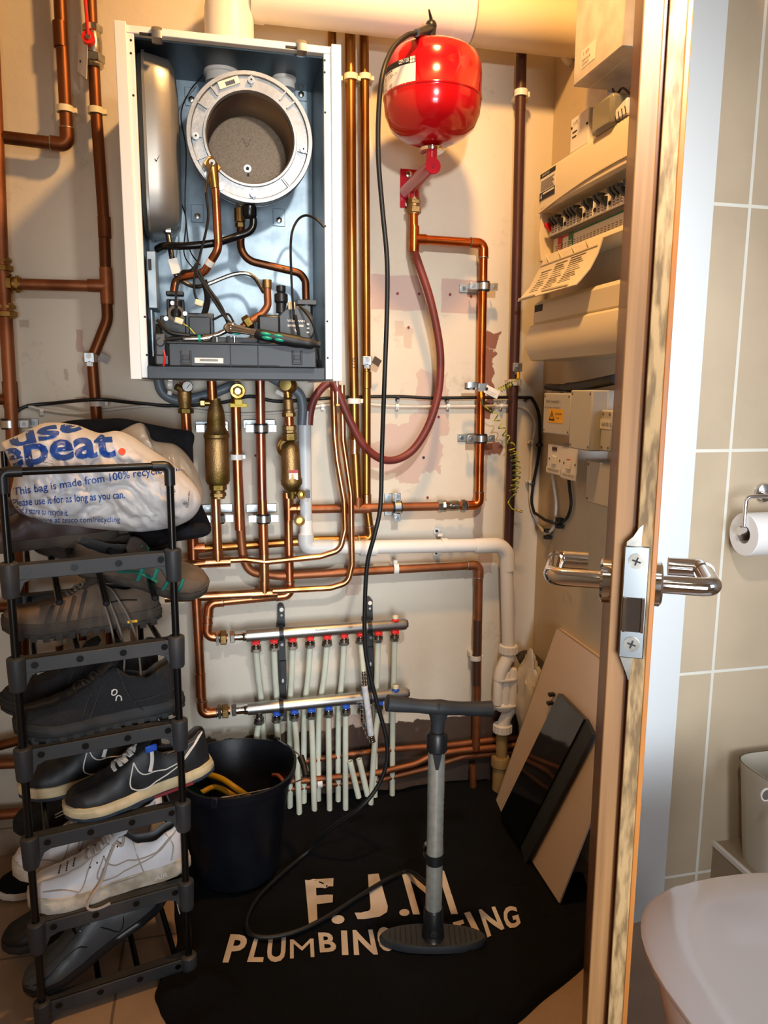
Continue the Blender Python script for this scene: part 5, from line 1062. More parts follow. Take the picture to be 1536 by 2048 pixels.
for (k0, k1, m_) in ((1, 2.4, 'label_red'), (4.6, 6, 'label_green')): mb = MB(); mb.bx((rx-.0055, by-k1*bwid, zs+.001), (rx-.0041, by-k0*bwid, zl-.005)); lb = mb.build('coloured_label', m_, cu); mb = MB(); [mb.bx((rx-.0062, by-(k1-.2)*bwid, zs+.004+j*.005), (rx-.0056, by-(k0+.2)*bwid, zs+.0055+j*.005)) for j in range(3)]; mb.build('print', 'label_white', lb)
mb = MB(); mb.bx((rx-.0055, by-4.5*bwid, zl-.010), (rx-.0041, by-2.5*bwid, zl-.006)); mb.build('red_band', 'label_red', cu)
mb = MB(); mb.bx((rx-.0055, ny, zl-.010), (rx-.0041, by-6.1*bwid, zl-.006)); mb.build('green_band', 'label_green', cu)
mb = MB()
for i in range(26):
    if by-i*bwid-.01 < ny: break
    for j in range(3): mb.bx((rx-.0055, by-i*bwid-.011, zs+.004+j*.0045), (rx-.0045, by-i*bwid-.004, zs+.0052+j*.0045))
mb.build('strip_print', 'ink_grey', cu)
q = RP(1078, 350, d1); q1 = RP(1111, 360, d1); y1 = fy-.006; y0 = q1.y; zt2 = RP(1079, 352, d1).z; zb2 = RP(1077, 405, d1).z
lb = decal(cu, 'warning_label', 'label_white', d1, y0, y1, zb2, zt2); decal(lb, 'band', 'ink', d1+.0007, y0, y1, zt2-.010, zt2); decal(lb, 'band', 'ink', d1+.0007, y0, y1, zb2, zb2+.018)
mb = MB(); rtext(mb, 'IMPORTANT', d1+.001, y1-.012, zt2-.008, .005, (y1-y0)*.5); mb.bx((RX-d1-.002, y1-.014, zb2+.006), (RX-d1-.0012, y1-.006, zb2+.008)); mb.bx((RX-d1-.002, y1-.011, zb2+.003), (RX-d1-.0012, y1-.009, zb2+.014)); mb.bx((RX-d1-.002, y0+.004, zb2+.011), (RX-d1-.0012, y1-.02, zb2+.015)); flatbuild(mb, 'print', 'label_white', lb)
mb = MB()
for j in range(7): mb.bx((RX-d1-.0012, y0+.006+(j % 3)*.004, zb2+.021+j*.0035), (RX-d1-.0008, y1-.005, zb2+.0225+j*.0035))
flatbuild(mb, 'print', 'ink_grey', lb)
# open flap
hA = RP(1079, 512, d1-.004); F0 = V((RX-d1+.006, fy-.012, zB+.002))
tip = PY(1036, 602, fy-.012); print('flap tip', tip, F0)
fd = V((tip.x-F0.x, 0, tip.z-F0.z)); FL = fd.length; fd.normalize(); fn = V((fd.z, 0, -fd.x))
if fn.z < 0: fn = -fn
FWd = .30; NS = 16; vs = []; rows = [0, .12, .3, .6, .9, 1.0]
mb = MB()
def fp(s, w_, h=0): return F0+fd*(s*FL)+V((0, -w_, 0))+fn*(h-.022*math.sin(PI*.5*s)*0-.010*math.sin(PI*s))
g = [[fp(s, (-.004 if s > .15 else .012)+(FWd+.004)*k/NS if s > .15 else .012+(FWd-.012)*k/NS, 0) for k in range(NS+1)] for s in rows]
vs = [p for r_ in g for p in r_]; m_ = NS+1
vs2 = [p-fn*.0025 for p in vs]; nV = len(vs)
fs = [(i*m_+k, i*m_+k+1, (i+1)*m_+k+1, (i+1)*m_+k) for i in range(len(rows)-1) for k in range(NS)]
fs += [tuple(nV+j for j in f[::-1]) for f in fs[:]]
bd = [k for k in range(m_)]+[i*m_+NS for i in range(1, len(rows))]+[(len(rows)-1)*m_+k for k in range(NS-1, -1, -1)]+[i*m_ for i in range(len(rows)-2, 0, -1)]
fs += [(bd[i], bd[(i+1) % len(bd)], nV+bd[(i+1) % len(bd)], nV+bd[i]) for i in range(len(bd))]
mb.add(vs+vs2, fs)
for s_ in (.97,): mb.tube([fp(s_, .004, .002), fp(s_, .10, .002)], .0025, 6); mb.tube([fp(s_-.08, .12, .002), fp(s_-.02, .26, .002)], .0025, 6)
for k in range(4): mb.prism([fp(.10, .05+k*.065, .0), fp(.10, .058+k*.065, .0), fp(.02, .054+k*.065, .012)], fd*.004)
mb.tube([fp(.14, .01, .001), fp(.14, FWd-.01, .001)], .002, 6)
flp = mb.build('flap', 'cream_plastic', cu)
mb = MB()
for cidx, (w0, ww, s0, s1, nl) in enumerate(((.03, .055, .3, .85, 9), (.10, .06, .22, .85, 12), (.175, .07, .2, .8, 12))):
    for j in range(nl):
        s = s0+(s1-s0)*j/nl; sh = .00; a_ = fp(s, w0+sh, .0012); b2 = fp(s, w0+ww*(1-.25*((j*5) % 3)/2)+sh, .0012); c2 = fp(s+.018, w0+ww*(1-.25*((j*5) % 3)/2)+sh, .0012); d2 = fp(s+.018, w0+sh, .0012); mb.add([a_, b2, c2, d2], [(0, 1, 2, 3)])
flatbuild(mb, 'printed_notes', 'ink_grey', flp)
# consumer unit 2, closed and bowed
a = RP(1066, 602, .10); c = RP(1064, 722, .10); t = thing('consumer_unit', 'closed cream fuse board with bowed cover below the open one', 'fuse board', (RX, 1.6, c.z))
y1 = a.y; ny2 = 1.352; z1 = a.z; z0 = c.z; zm2 = RP(1064, 650, .10).z
prof = [(0, z1), (.085, z1), (.096, z1-.01), (.098, zm2+.004), (.094, zm2+.002), (.106, zm2-.004), (.114, zm2-.03), (.112, z0+.02), (.100, z0), (0, z0)]
mb = MB(); mb.prism([(RX-x, y1, z) for x, z in prof], (0, ny2-y1, 0)); mb.build('case', 'cream_plastic', t, bevel=.003)
decal(t, 'dark_label', 'ink', .0965, y1-.05, y1-.005, z1-.028, z1-.012)
# junction boxes
def jbox(label, px0, yt, yb, px1, d, m_='grey_box', scr=True):
    t, a, c, e = wallbox('junction_box', label, 'electrical box', px0, yt, yb, px1, d, m_, .003)
    if scr:
        for yy in (a.y-.008, e.y+.008):
            for zz in (a.z-.008, c.z+.008): mb = MB(); mb.cyl((RX-d-.0004, yy, zz), (RX-d+.002, yy, zz), .0032, n=10); mb.build('lid_screw', 'ink_grey', t)
    return t, a, c, e
t, a, c, e = jbox('square grey box with yellow danger sticker on the right wall', 1088, 786, 866, 1140, .085)
yy1 = a.y-(a.y-e.y)*.22; yy0 = a.y-(a.y-e.y)*.76; zz1 = a.z-(a.z-c.z)*.38; zz0 = a.z-(a.z-c.z)*.72
st = decal(t, 'danger_sticker', 'label_yellow', .085, yy0, yy1, zz0, zz1); mb = MB()
w_ = yy1-yy0; cx_ = yy1-w_*.25; xx = RX-.0862; h_ = zz1-zz0
tri = lambda s: [(xx, cx_+w_*.2*s, zz0+h_*(.5-.34*s)), (xx, cx_-w_*.2*s, zz0+h_*(.5-.34*s)), (xx, cx_, zz0+h_*(.5+.38*s))]
o_ = [V(p) for p in tri(1)]; i_ = [V(p) for p in tri(.68)]; mb.add(o_+i_, [(0, 1, 4, 3), (1, 2, 5, 4), (2, 0, 3, 5)])
mb.add([(xx, cx_+.002, zz0+h_*.62), (xx, cx_-.001, zz0+h_*.62), (xx, cx_-.003, zz0+h_*.3), (xx, cx_+.001, zz0+h_*.45)], [(0, 1, 2, 3)])
rtext(mb, 'DANGER', .0855, yy1-w_*.48, zz0+h_*.58, h_*.16, w_*.45); rtext(mb, 'Live', .0855, yy1-w_*.55, zz0+h_*.3, h_*.14, w_*.22); flatbuild(mb, 'print', 'ink', st)
mb = MB(); rtext(mb, 'Safe Supply!', .0855, a.y-.016, a.z-.022, .006, (a.y-e.y)*.5); rtext(mb, 'hot press not wd it', .0855, a.y-.010, a.z-.036, .005, (a.y-e.y)*.6); flatbuild(mb, 'handwriting', 'ink', t)
t, a, c, e = jbox('tall grey box standing proud right of the danger sticker box', 1142, 780, 897, 1182, .12)
t, a, c, e = jbox('small grey box half hidden behind the door with a white name label', 1203, 820, 902, 1260, .10); lb = decal(t, 'name_label', 'label_white', .10, e.y+.002, a.y+.002, a.z-.038, a.z-.018); mb = MB(); rtext(mb, 'GATE SUP', .1007, a.y-.006, a.z-.032, .007, .05); flatbuild(mb, 'print', 'ink', lb)
t, a, c, e = jbox('lowest plain grey box by the door below the tall one', 1174, 920, 1004, 1250, .09)
for (px0, yt, yb, px1, lb, s1, lamp_) in ((1096, 887, 946, 1124, 'white switch with dark indicator lamp on the right wall', 'IMMERSION HEATER', True), (1125, 893, 957, 1155, 'white switch next to the lamp switch with black cable below', 'CENTRAL HEATING', False)):
    t, a, c, e = wallbox('wall_switch', lb, 'switch', px0, yt, yb, px1, .075, 'white_plastic', .0015)
    w_ = a.y-e.y; h_ = a.z-c.z; mb = MB(); mb.bx((RX-.079, e.y+w_*.38, c.z+h_*.34), (RX-.074, e.y+w_*.64, c.z+h_*.62)); mb.build('rocker', 'white_plastic', t, bevel=.001)
    if lamp_: mb = MB(); mb.bx((RX-.0765, e.y+w_*.36, c.z+h_*.8), (RX-.0745, e.y+w_*.66, c.z+h_*.92)); mb.build('indicator_lamp', 'lamp_amber', t)
    else: mb = MB(); mb.bx((RX-.0795, e.y+w_*.42, c.z+h_*.63), (RX-.0745, e.y+w_*.6, c.z+h_*.645)); mb.build('red_mark', 'label_red', t)
    for yy in (.14, .86): mb = MB(); mb.cyl((RX-.0758, e.y+w_*yy, c.z+h_*.5), (RX-.074, e.y+w_*yy, c.z+h_*.5), .003, n=10); mb.build('face_screw', 'ink_grey', t)
    st = decal(t, 'name_label', 'label_white', .0752, e.y+.001, a.y+.003, c.z+h_*.04, c.z+h_*.24); mb = MB(); rtext(mb, s1, .0762, a.y-w_*.1, c.z+h_*.10, h_*.08, w_*.75); flatbuild(mb, 'print', 'ink', st)
mb = MB(); P = spline([RP(1097, 774, .06), RP(1115, 775, .065), RP(1148, 774, .065), RP(1185, 768, .07), RP(1235, 758, .07)], 6); mb.tube(P, [.012]*10+[.016]*(len(P)-10), 12, flat=.7); tag(mb.build('pipe_insulation', 'black_rubber'), 'black foam lagging lying along the top of the grey boxes', 'insulation')
tag(MB().tube(spline([RP(1098, 783, .05), RP(1108, 778, .05), RP(1125, 783, .05)], 6), .005, 8).build('cable', 'white_plastic'), 'short white cable between foam lagging and danger box', 'cable')
# ================================================================== DOOR
dA = PY(1279, 1100, .70); az = math.atan2(dA.x, dA.y)-math.radians(3.3); dd = V((math.sin(az), math.cos(az), 0)); dn = V((-dd.y, dd.x, 0))   # dn points left (cupboard side)
EC = V((dA.x, dA.y, 0)); LD = .70
zcE = (V((EC.x, EC.y, CH))-O).dot(fw); pw_ = zcE/F
TL = 66*pw_; 
door = thing('door_1', 'open oak lipped door seen edge on with chrome lever handles', 'door', EC); door['kind'] = 'structure'
oak = mat('oak_edge', '#a8875a', .6, 0, '#6e5430', 42, stretch=(3, 3, .55), lo=.42, hi=.60, bump=.15, bscale=30, detail=10)
oak2 = mat('oak_lipping', '#9c7042', .5, 0, '#7d5630', 14, stretch=(8, 8, .25), lo=.3, hi=.7)
oak3 = mat('oak_face', '#6b3d1c', .4, 0, '#57300f', 10, stretch=(6, 6, .2), coat=.1)
oak4 = mat('oak_lip_orange', '#b06f32', .35, 0, '#9a5c28', 10, stretch=(6, 6, .2))
def dp(s, w_, z): return EC+dd*s+dn*w_+UZ*z     # s into the door, w_ to the left
def dbox(s0, s1, w0, w1, z0, z1, mbx): return mbx.prism([dp(s0, w0, z0), dp(s0, w1, z0), dp(s1, w1, z0), dp(s1, w0, z0)], UZ*(z1-z0))
# w: right side negative. image px from centre 1275 at latch height
wR = -34*pw_; wG = -2*pw_+.004; wL = 52*pw_; 
mb = MB(); dbox(.012, LD, wR+.003, wL-.003, .006, 2.10, mb); mb.build('leaf', oak3, door)
mb = MB(); dbox(0, .03, wR+.0045, wG, .006, 2.10, mb); mb.build('meeting_edge', oak, door, bevel=.001)
mb = MB(); dbox(0, .03, wR-.001, wR+.0045, .006, 2.10, mb); dbox(.03, LD, wR-.001, wR+.003, .006, 2.10, mb); mb.build('face_veneer', oak4, door, bevel=.001)
mb = MB(); dbox(.010, .03, wG+.004, wL, .006, 2.10, mb); mb.build('rebate_edge', oak2, door, bevel=.0015)
zh_ = PY(1270, 1210, .70).z
zt1 = (PY(1270, 1093, EC.y)).z; zt0 = (PY(1262, 1316, EC.y)).z
sp = MB(); dbox(-.0025, .001, wG-26*pw_*1.0, wG+24*pw_, zt0, zt1, sp); lp = sp.build('latch_plate', mat('plate_steel', '#a3a8ab', .24, 1), door, bevel=.0012)
wc = wG-1*pw_
for z_ in (zt1-.016, zt0+.016):
    mb = MB(); mb.cyl(dp(-.0032, wc, z_), dp(-.001, wc, z_), .0085, n=20); sc_ = mb.build('screw', 'nickel', lp)
    mb = MB()
    for an in (.3, .3+PI/2): mb.box(dp(-.0036, wc, z_), (.009, .001, .0015), Matrix.Rotation(-az, 3, 'Z') @ Matrix.Rotation(an, 3, 'Y'))
    mb.build('cross_slot', 'ink', sc_)
zk = (zt0+zt1)/2-.012; mb = MB(); dbox(-.0032, -.0022, wc-.008, wc+.008, zk-.020, zk+.018, mb); kh = mb.build('keeper_hole', mat('hole_brown', '#2a1c12', .9), lp)
mb = MB(); dbox(-.006, -.002, wc+.008, wc+.011, zk-.020, zk+.018, mb); dbox(-.005, -.002, wc-.011, wc-.008, zk-.020, zk+.018, mb); mb.build('keeper_lip', 'chrome', lp)
mb = MB()
for (z_, s_) in ((zt1, 1), (zt0, -1)):
    w0_ = wG+20*pw_; w1_ = wG-14*pw_*.4
    if s_ > 0: pts = [(w0_, 0), (w0_, .004), (wG+8*pw_, .010), (wG-3*pw_, .020), (wG-12*pw_*.9, .0235), (wG-9*pw_, .010), (wG-9*pw_, 0)]
    else: pts = [(w0_, 0), (wG+16*pw_, .006), (wG+6*pw_, .018), (wG+1*pw_, .026), (wG-1*pw_, .022), (wG-5*pw_, 0)]
    mb.prism([dp(-.0005, w_, z_+s_*h_) for w_, h_ in pts], dd*.003)
mb.build('plate_ear', 'nickel', lp)
# lever handles
zl_ = PY(1265, 1166, EC.y+.045).z
for s_, wf, nm in ((1, wL, 'left'), (-1, wR, 'right')):
    ce = dp(.055, wf, zl_); mb = MB(); mb.lathe([(.026, 0), (.026, .009), (.023, .0115), (.012, .012)], ce, dn*s_, 36); hs = mb.build('rose', 'chrome', door)
    mb = MB(); n0 = ce+dn*s_*.010; n1 = ce+dn*s_*(.066)
    mb.tube(fillet([n0, n1, n1+dd*.08], .013, 8), .0106, 22); tp = n1+dd*.08; mb.build('lever', 'chrome', hs)
    # hook back towards the door as in the photo
    mb = MB(); mb.tube(fillet([tp-dd*.004, tp+dd*.016, tp+dd*.016-dn*s_*.040], .015, 8), .0118, 22); mb.build('lever_return', 'chrome', hs)
# ================================================================== BATHROOM
h0 = PY(1524, 985, TY-.004)
t = thing('toilet_roll_holder', 'chrome toilet roll holder on the tiled wall', 'holder', h0)
rc = PY(1525, 985, TY); mb = MB(); mb.lathe([(.022, 0), (.022, .003), (.019, .008), (.008, .012)], V((rc.x, TY, rc.z)), NY, 36); mb.build('wall_plate', 'chrome', t)
RS = .80; rodx = PY(1489, 1040, TY-.066).x; zrod = PY(1492, 1062, TY-.066).z
mb = MB(); mb.tube(fillet([V((rc.x, TY-.008, rc.z)), V((rc.x, TY-.066, rc.z+.002)), V((rodx, TY-.066, rc.z+.002)), V((rodx, TY-.066, zrod)), V((rodx+.14, TY-.066, zrod))], .010, 7), .0042, 14); mb.build('arm', 'chrome', t)
mb = MB(); mb.cyl((rodx-.010, TY-.066, zrod), (rodx+.006, TY-.066, zrod), .0085, n=20); mb.build('knob', 'chrome', t)
cz_ = zrod-.008; mb = MB(); x_r = PY(1476, 1070, TY-.066).x; mb.lathe([(.019, 0), (.043, 0), (.0445, .002), (.0445, .10), (.043, .102), (.019, .102), (.019, 0)], V((rodx+.004, TY-.062, cz_)), UX, 48, caps=False); tr_ = mb.build('toilet_roll', 'paper'); tag(tr_, 'white toilet paper roll hanging on the chrome holder', 'toilet paper')
tr_['_w'] = tuple(tr_.location); mb = MB(); mb.lathe([(.0188, .0005), (.0188, .1015), (.0180, .1015), (.0180, .0005), (.0188, .0005)], V((rodx+.004, TY-.062, cz_)), UX, 32, caps=False); mb.build('card_tube', mat('card_grey', '#8a7f74', .9), tr_)
# tiled ledge
lz = PY(1432, 1683, TY).z; lx0 = PY(1425, 1700, TY-.0).x; ly = TY-.22; print('ledge', lz, lx0)
ledge_m = tilemat('ledge_tile', '#a3927c', '#978770', '#d6d4c9', .20, .10, lx0+.005, lz-.10, 'XZ', .3, .0035)
mb = MB(); mb.bx((lx0, ly, 0), (2.19, TY, lz-.001)); t = struct('wall_ledge', mb, ledge_m)
mb = MB(); mb.bx((lx0, ly, lz-.001), (2.19, TY, lz)); mb2 = struct('trim_2', mb, tilemat('ledge_top_tile', '#a3927c', '#978770', '#d6d4c9', .22, .24, lx0+.005, ly+.002, 'XY', .3, .0035))
mb = MB(); mb.bx((lx0-.003, ly-.003, lz-.008), (lx0+.004, TY, lz+.002)); mb.bx((lx0, ly-.004, lz-.008), (2.19, ly+.003, lz+.002)); struct('trim_3', mb, 'white_plastic')
# bin on ledge
bc = V((PY(1505, 1640, TY-.10).x+.068, TY-.105, lz)); bh = PY(1510, 1540, TY-.10).z-lz; print('bin', bh)
t = thing('storage_bin', 'cream plastic bin with a round grip hole on the tiled ledge', 'bin', bc)
mb = MB(); n = 40; R_ = lambda a, r: (math.copysign(abs(math.cos(a))**.55, math.cos(a))*r, math.copysign(abs(math.sin(a))**.55, math.sin(a))*r)
rings = [(0, .060, 0), (1, .078, 1), (2, .0795, 1.0), (3, .076, 1), (4, .058, .03)]; vv = []
for (_, r_, h_) in rings:
    for k in range(n): x_, y_ = R_(2*PI*k/n, r_); dz = -.012*math.sin(2*(2*PI*k/n))*0; vv.append(bc+V((x_, y_*.95, bh*h_+dz)))
mb.add(vv, [(i*n+k, i*n+(k+1) % n, (i+1)*n+(k+1) % n, (i+1)*n+k) for i in range(4) for k in range(n)]+[tuple(range(n)), tuple(4*n+k for k in range(n))]); mb.build('bin_body', 'bin_cream', t, angle=50)
mb = MB(); gp = PY(1534, 1590, bc.y-.078); mb.ring(gp, UY, .014, .011, .003, 26); mb.build('grip_rim', 'white_plastic', t); mb = MB(); mb.cyl(gp+UY*.0005, gp+UY*.003, .0112, n=24); mb.build('grip_hole', 'ink_grey', t)
# toilet
tz_ = .43; L0 = PZ(1276, 1885, tz_); F0_ = PZ(1560, 1733, tz_)
tcx = L0.x+.198; tcy = F0_.y-.222; print('toilet', tcx, tcy)
to = thing('toilet', 'white toilet with closed lid in the right foreground', 'toilet', (tcx, tcy, 0))
def lidpoly(sx, sy, n=48, e=.9):
    P = []
    for k in range(n):
        a = 2*PI*k/n; cx_ = math.cos(a); sy_ = math.sin(a); e2 = .74; P.append((math.copysign(abs(cx_)**e2, cx_)*sx, math.copysign(abs(sy_)**e2, sy_)*sy))
    return P
def loft(secs, nm, m_, root, ang=45):
    mb = MB(); vv = []; n = 48
    for (z, sx, sy, oy) in secs: vv += [V((tcx+x, tcy+y+oy, z)) for x, y in lidpoly(sx, sy)]
    mb.add(vv, [(i*n+k, i*n+(k+1) % n, (i+1)*n+(k+1) % n, (i+1)*n+k) for i in range(len(secs)-1) for k in range(n)]+[tuple(range(n)), tuple((len(secs)-1)*n+k for k in range(n))]); return mb.build(nm, m_, root, angle=ang)
loft([(tz_-.020, 0.197, .222, 0), (tz_-.016, 0.203, .226, 0), (tz_-.005, 0.205, .227, 0), (tz_, 0.198, .220, 0), (tz_+.003, .14, .17, 0), (tz_+.004, .0, .0, 0)], 'lid', 'toilet_white', to, 60)
loft([(tz_-.042, .180, .216, 0), (tz_-.040, .186, .222, 0), (tz_-.025, .187, .223, 0), (tz_-.022, .180, .216, 0)], 'seat', 'toilet_white', to)
loft([(0, .11, .16, 0), (.04, .105, .155, 0), (.15, .115, .16, 0), (.28, .16, .20, 0), (.36, .178, .214, 0), (tz_-.045, .180, .216, 0)], 'bowl', 'toilet_white', to)
# ================================================================== BLACK DUST SHEET
def hsheet(x, y):
    n1 = noise.noise(V((x*3.1+y*1.2, y*2.2-x*.6, 3.3))); n2 = noise.noise(V((x*7+y*4, y*5.5-x*3, 9.1))); n3 = noise.noise(V((x*16, y*13, 5.2)))
    rid = max(0, 1-abs(n2)*5)**2
    flat = min(1, max(0, abs(V((x-.30, (y-1.36)*1.5)).length-.05)/.35))
    edge = max(0, min(1, (y-1.70)/.2))
    return .012+flat*(.016*max(n1, -.3)+.016*rid*(.5+n1)+.004*n3)+.035*edge*(1+.5*n2)+.0015*n3
sh_px = [(330, 1640), (430, 1622), (600, 1592), (700, 1585), (780, 1572), (860, 1566), (960, 1566), (1000, 1590), (1040, 1640), (1090, 1720), (1130, 1760), (1170, 1740), (1180, 1800), (1180, 1850), (1176, 1915), (1115, 1970), (1045, 2030), (1012, 2065), (960, 2130), (700, 2170), (480, 2150), (350, 2075), (330, 2030), (310, 1990), (318, 1945), (345, 1900), (352, 1840), (345, 1790), (330, 1740)]
bnd = spline([PZ(x, y, .012) for x, y in sh_px]+[PZ(330, 1640, .012)], 6)[:-1]
cS = PZ(720, 1820, 0); nb_ = len(bnd); RN = 64; mb = MB(); vv = []
for j in range(RN+1):
    t = j/RN
    for k in range(nb_):
        p = cS+(bnd[k]-cS)*t; e = min(1, (1-t)/.04); e = math.sqrt(max(0, 1-(1-e)**2)); wob = 1+.02*noise.noise(V((k*.2, 0, 1)))*t; p = cS+(p-cS)*wob; vv.append(V((p.x, p.y, max(.0015, hsheet(p.x, p.y)*e))))
mb.add(vv, [(j*nb_+k, j*nb_+(k+1) % nb_, (j+1)*nb_+(k+1) % nb_, (j+1)*nb_+k) for j in range(RN) for k in range(nb_)])
ds = tag(mb.build('dust_sheet', 'dust_sheet', angle=180, origin=(cS.x, cS.y, 0)), 'crumpled black cloth dust sheet with printed company lettering spread on the floor', 'dust sheet')
def letter(mb, ch, q, bold=.03):
    TL, TR, BR, BL = [V((a[0], a[1], 0)) for a in q]; vs, fs = text_geo(ch, 1, bold)
    x0 = min(v.x for v in vs); x1 = max(v.x for v in vs); y0 = min(v.y for v in vs); y1 = max(v.y for v in vs)
    def fn(x, y):
        u = x/(x1-x0); v = (y-y0*1.0)/(y1-y0)
        a = BL+(BR-BL)*u; b_ = TL+(TR-TL)*u; p = a+(b_-a)*v; w_ = PZ(p.x, p.y, .014); w_ = PZ(p.x, p.y, hsheet(w_.x, w_.y)+.001); w_.z = hsheet(w_.x, w_.y)+.0022; return w_
    text_on(mb, ch, None, None, None, .7, x1-x0, bold=bold, fn=lambda x, y: fn(x, y), cut=.06)
mb = MB()
for ch, q in (('F', [(610, 1761), (667, 1757), (664, 1842), (618, 1849)]), ('.', [(662, 1832), (688, 1830), (690, 1848), (664, 1850)]), ('J', [(716, 1752), (757, 1748), (782, 1836), (708, 1840)]), ('.', [(797, 1820), (818, 1818), (820, 1832), (800, 1834)]), ('M', [(802, 1743), (888, 1742), (916, 1829), (826, 1830)]),
              ('P', [(461, 1869), (498, 1871), (482, 1926), (445, 1926)]), ('L', [(509, 1876), (533, 1876), (526, 1925), (494, 1925)]), ('U', [(538, 1872), (572, 1872), (570, 1925), (532, 1925)]), ('M', [(580, 1880), (627, 1878), (629, 1915), (580, 1918)]), ('B', [(636, 1866), (668, 1866), (674, 1904), (640, 1906)]), ('I', [(682, 1862), (694, 1862), (697, 1911), (684, 1911)]), ('N', [(705, 1861), (745, 1860), (756, 1910), (708, 1911)]), ('G', [(751, 1856), (776, 1854), (787, 1902), (760, 1905)]),
              ('H', [(806, 1878), (832, 1878), (834, 1900), (812, 1901)]), ('E', [(845, 1874), (868, 1874), (872, 1898), (848, 1899)]), ('A', [(878, 1868), (902, 1866), (912, 1893), (882, 1896)]), ('T', [(905, 1846), (926, 1840), (938, 1880), (925, 1884)]), ('I', [(928, 1827), (940, 1824), (961, 1866), (949, 1869)]), ('N', [(957, 1820), (990, 1814), (1009, 1858), (975, 1876)]), ('G', [(1002, 1815), (1032, 1812), (1042, 1850), (1014, 1864)])):
    letter(mb, ch, q, .03 if ch != 'M' else .0)
ds['_w'] = tuple(ds.location); flatbuild(mb, 'printed_lettering', 'print_cream', ds)
# ================================================================== TRACK PUMP
BC = PZ(866, 1868, .035); pb = BC.copy(); pb.z = hsheet(BC.x, BC.y)+.004
TP_ = PY(874, 1480, BC.y); HP_ = PY(877, 1415, BC.y)
pump = thing('track_pump', 'silver bicycle floor pump with black handle standing on the black sheet', 'pump', pb)
ax = (TP_-BC).normalized(); print('pump', BC, TP_, HP_)
mb = MB(); mb.cyl(BC+ax*.02, TP_, .0172, n=32); br_ = mb.build('barrel', 'silver_paint', pump)
zb0 = PY(869, 1715, BC.y).z; mid = BC+ax*((zb0-BC.z)/ax.z)
mb = MB(); mb.cyl(mid-ax*.011, mid+ax*.011, .0186, n=32); mb.build('band', 'black_plastic', pump)
rb = V((rt.x, rt.y, 0)).normalized(); fb = V((-rb.y, rb.x, 0))
# foot: lens-shaped wings
w2 = (PZ(975, 1862, .02)-PZ(764, 1852, .02)).length/2; n = 28; mb = MB()
def wing(z, s): return [BC*1.0+rb*(w2*s*math.copysign(min(1, abs(math.cos(2*PI*k/n))**.85), math.cos(2*PI*k/n)))+fb*(.036*s*math.copysign(abs(math.sin(2*PI*k/n))**1.1, math.sin(2*PI*k/n)))+UZ*(z-BC.z) for k in range(n)]
for (z, s) in ((pb.z, .98), (pb.z+.010, 1), (pb.z+.016, .96)): mb.v += [V(p) for p in wing(z, s)]
f_ = [(i*n+k, i*n+(k+1) % n, (i+1)*n+(k+1) % n, (i+1)*n+k) for i in range(2) for k in range(n)]+[tuple(range(n)), tuple(2*n+k for k in range(n))]; mb.f += f_; mb.m += [0]*len(f_)
ft = mb.build('foot_plate', 'black_plastic_m', pump)
mb = MB()
for s_ in (-1, 1):
    for k in range(6):
        xx = .035+k*.011; hw = .033*(1-(xx/w2)**1.6); mb.box(BC+rb*s_*xx+UZ*(pb.z+.0165-BC.z), (.0022, hw*2, .002), Matrix.Rotation(-YAW, 3, 'Z'))
mb.build('tread_rib', 'ink', ft)
mb = MB(); mb.lathe([(.024, -.012), (.0245, .0), (.0215, .03), (.0205, .066), (.0185, .070)], BC-UZ*.008, ax, 28); mb.sphere(BC-UZ*.010-fb*.010, .023, 18, 10, sc=(.95, .9, .9)); hb_ = mb.build('foot_socket', 'black_plastic', pump)
mb = MB(); q = BC-fb*.0235+UZ*.018; mb.ring(q-fb*.001, fb, .0065, .004, .004, 18); mb.cyl(q, q+fb*.003, .0035, n=6); mb.build('socket_bolt', 'black_plastic_m', hb_)
mb = MB(); mb.lathe([(.018, -.024), (.0212, -.020), (.0215, .012), (.018, .018)], TP_, ax, 12); mb.prism([TP_-fb*.0185+rb*(-.010)-ax*.018, TP_-fb*.0185-ax*.055-rb*.003, TP_-fb*.0185-ax*.055+rb*.003, TP_-fb*.0185+rb*.010-ax*.018], fb*.004); mb.build('top_collar', 'black_plastic', pump)
mb = MB(); mb.tube([TP_+ax*.01, TP_+(HP_-TP_)*.55, HP_-ax*.008], [.0135, .014, .021], 18, flat=.8, hint=tuple(fb)); mb.build('handle_stem', 'black_plastic_m', pump)
hl = PY(772, 1407, BC.y); hr_ = PY(984, 1419, BC.y); hd = (hr_-hl); 
P = [hl+hd*t+UZ*(.0035*(abs(t-.5)*2)**2-(.002)) for t in (0, .01, .12, .3, .42, .5, .58, .7, .88, .99, 1)]
mb = MB(); mb.tube(P, [.011, .0165, .0155, .0135, .0145, .0165, .0145, .0135, .0150, .0165, .011], 20); mb.build('handle', 'black_plastic_m', pump)
mb = MB(); q = HP_-fb*.0145+UZ*.008; mb.prism([q+rb*-.003+UZ*.006, q+rb*.003+UZ*.006, q-UZ*.012], fb*-.002); mb.build('handle_notch', 'ink', pump)
mb = MB()
for k, (h_, wd_) in enumerate(((.006, .9), (.008, .5), (.010, .8), (.011, 1.3), (.007, .8), (.006, .9), (.007, .8))):
    z_ = .305-k*.0135; a_ = 1.08
    mb.add([BC+ax*(z_+dz)+rb*(.0174*math.sin(an_))-fb*(.0174*math.cos(an_)) for dz, an_ in ((0, a_), (0, a_+.35*wd_), (h_*.6, a_+.5*wd_), (h_, a_+.3*wd_), (h_*.7, a_+.05))], [(0, 1, 2, 3, 4)])
flatbuild(mb, 'lettering', 'ink', pump)
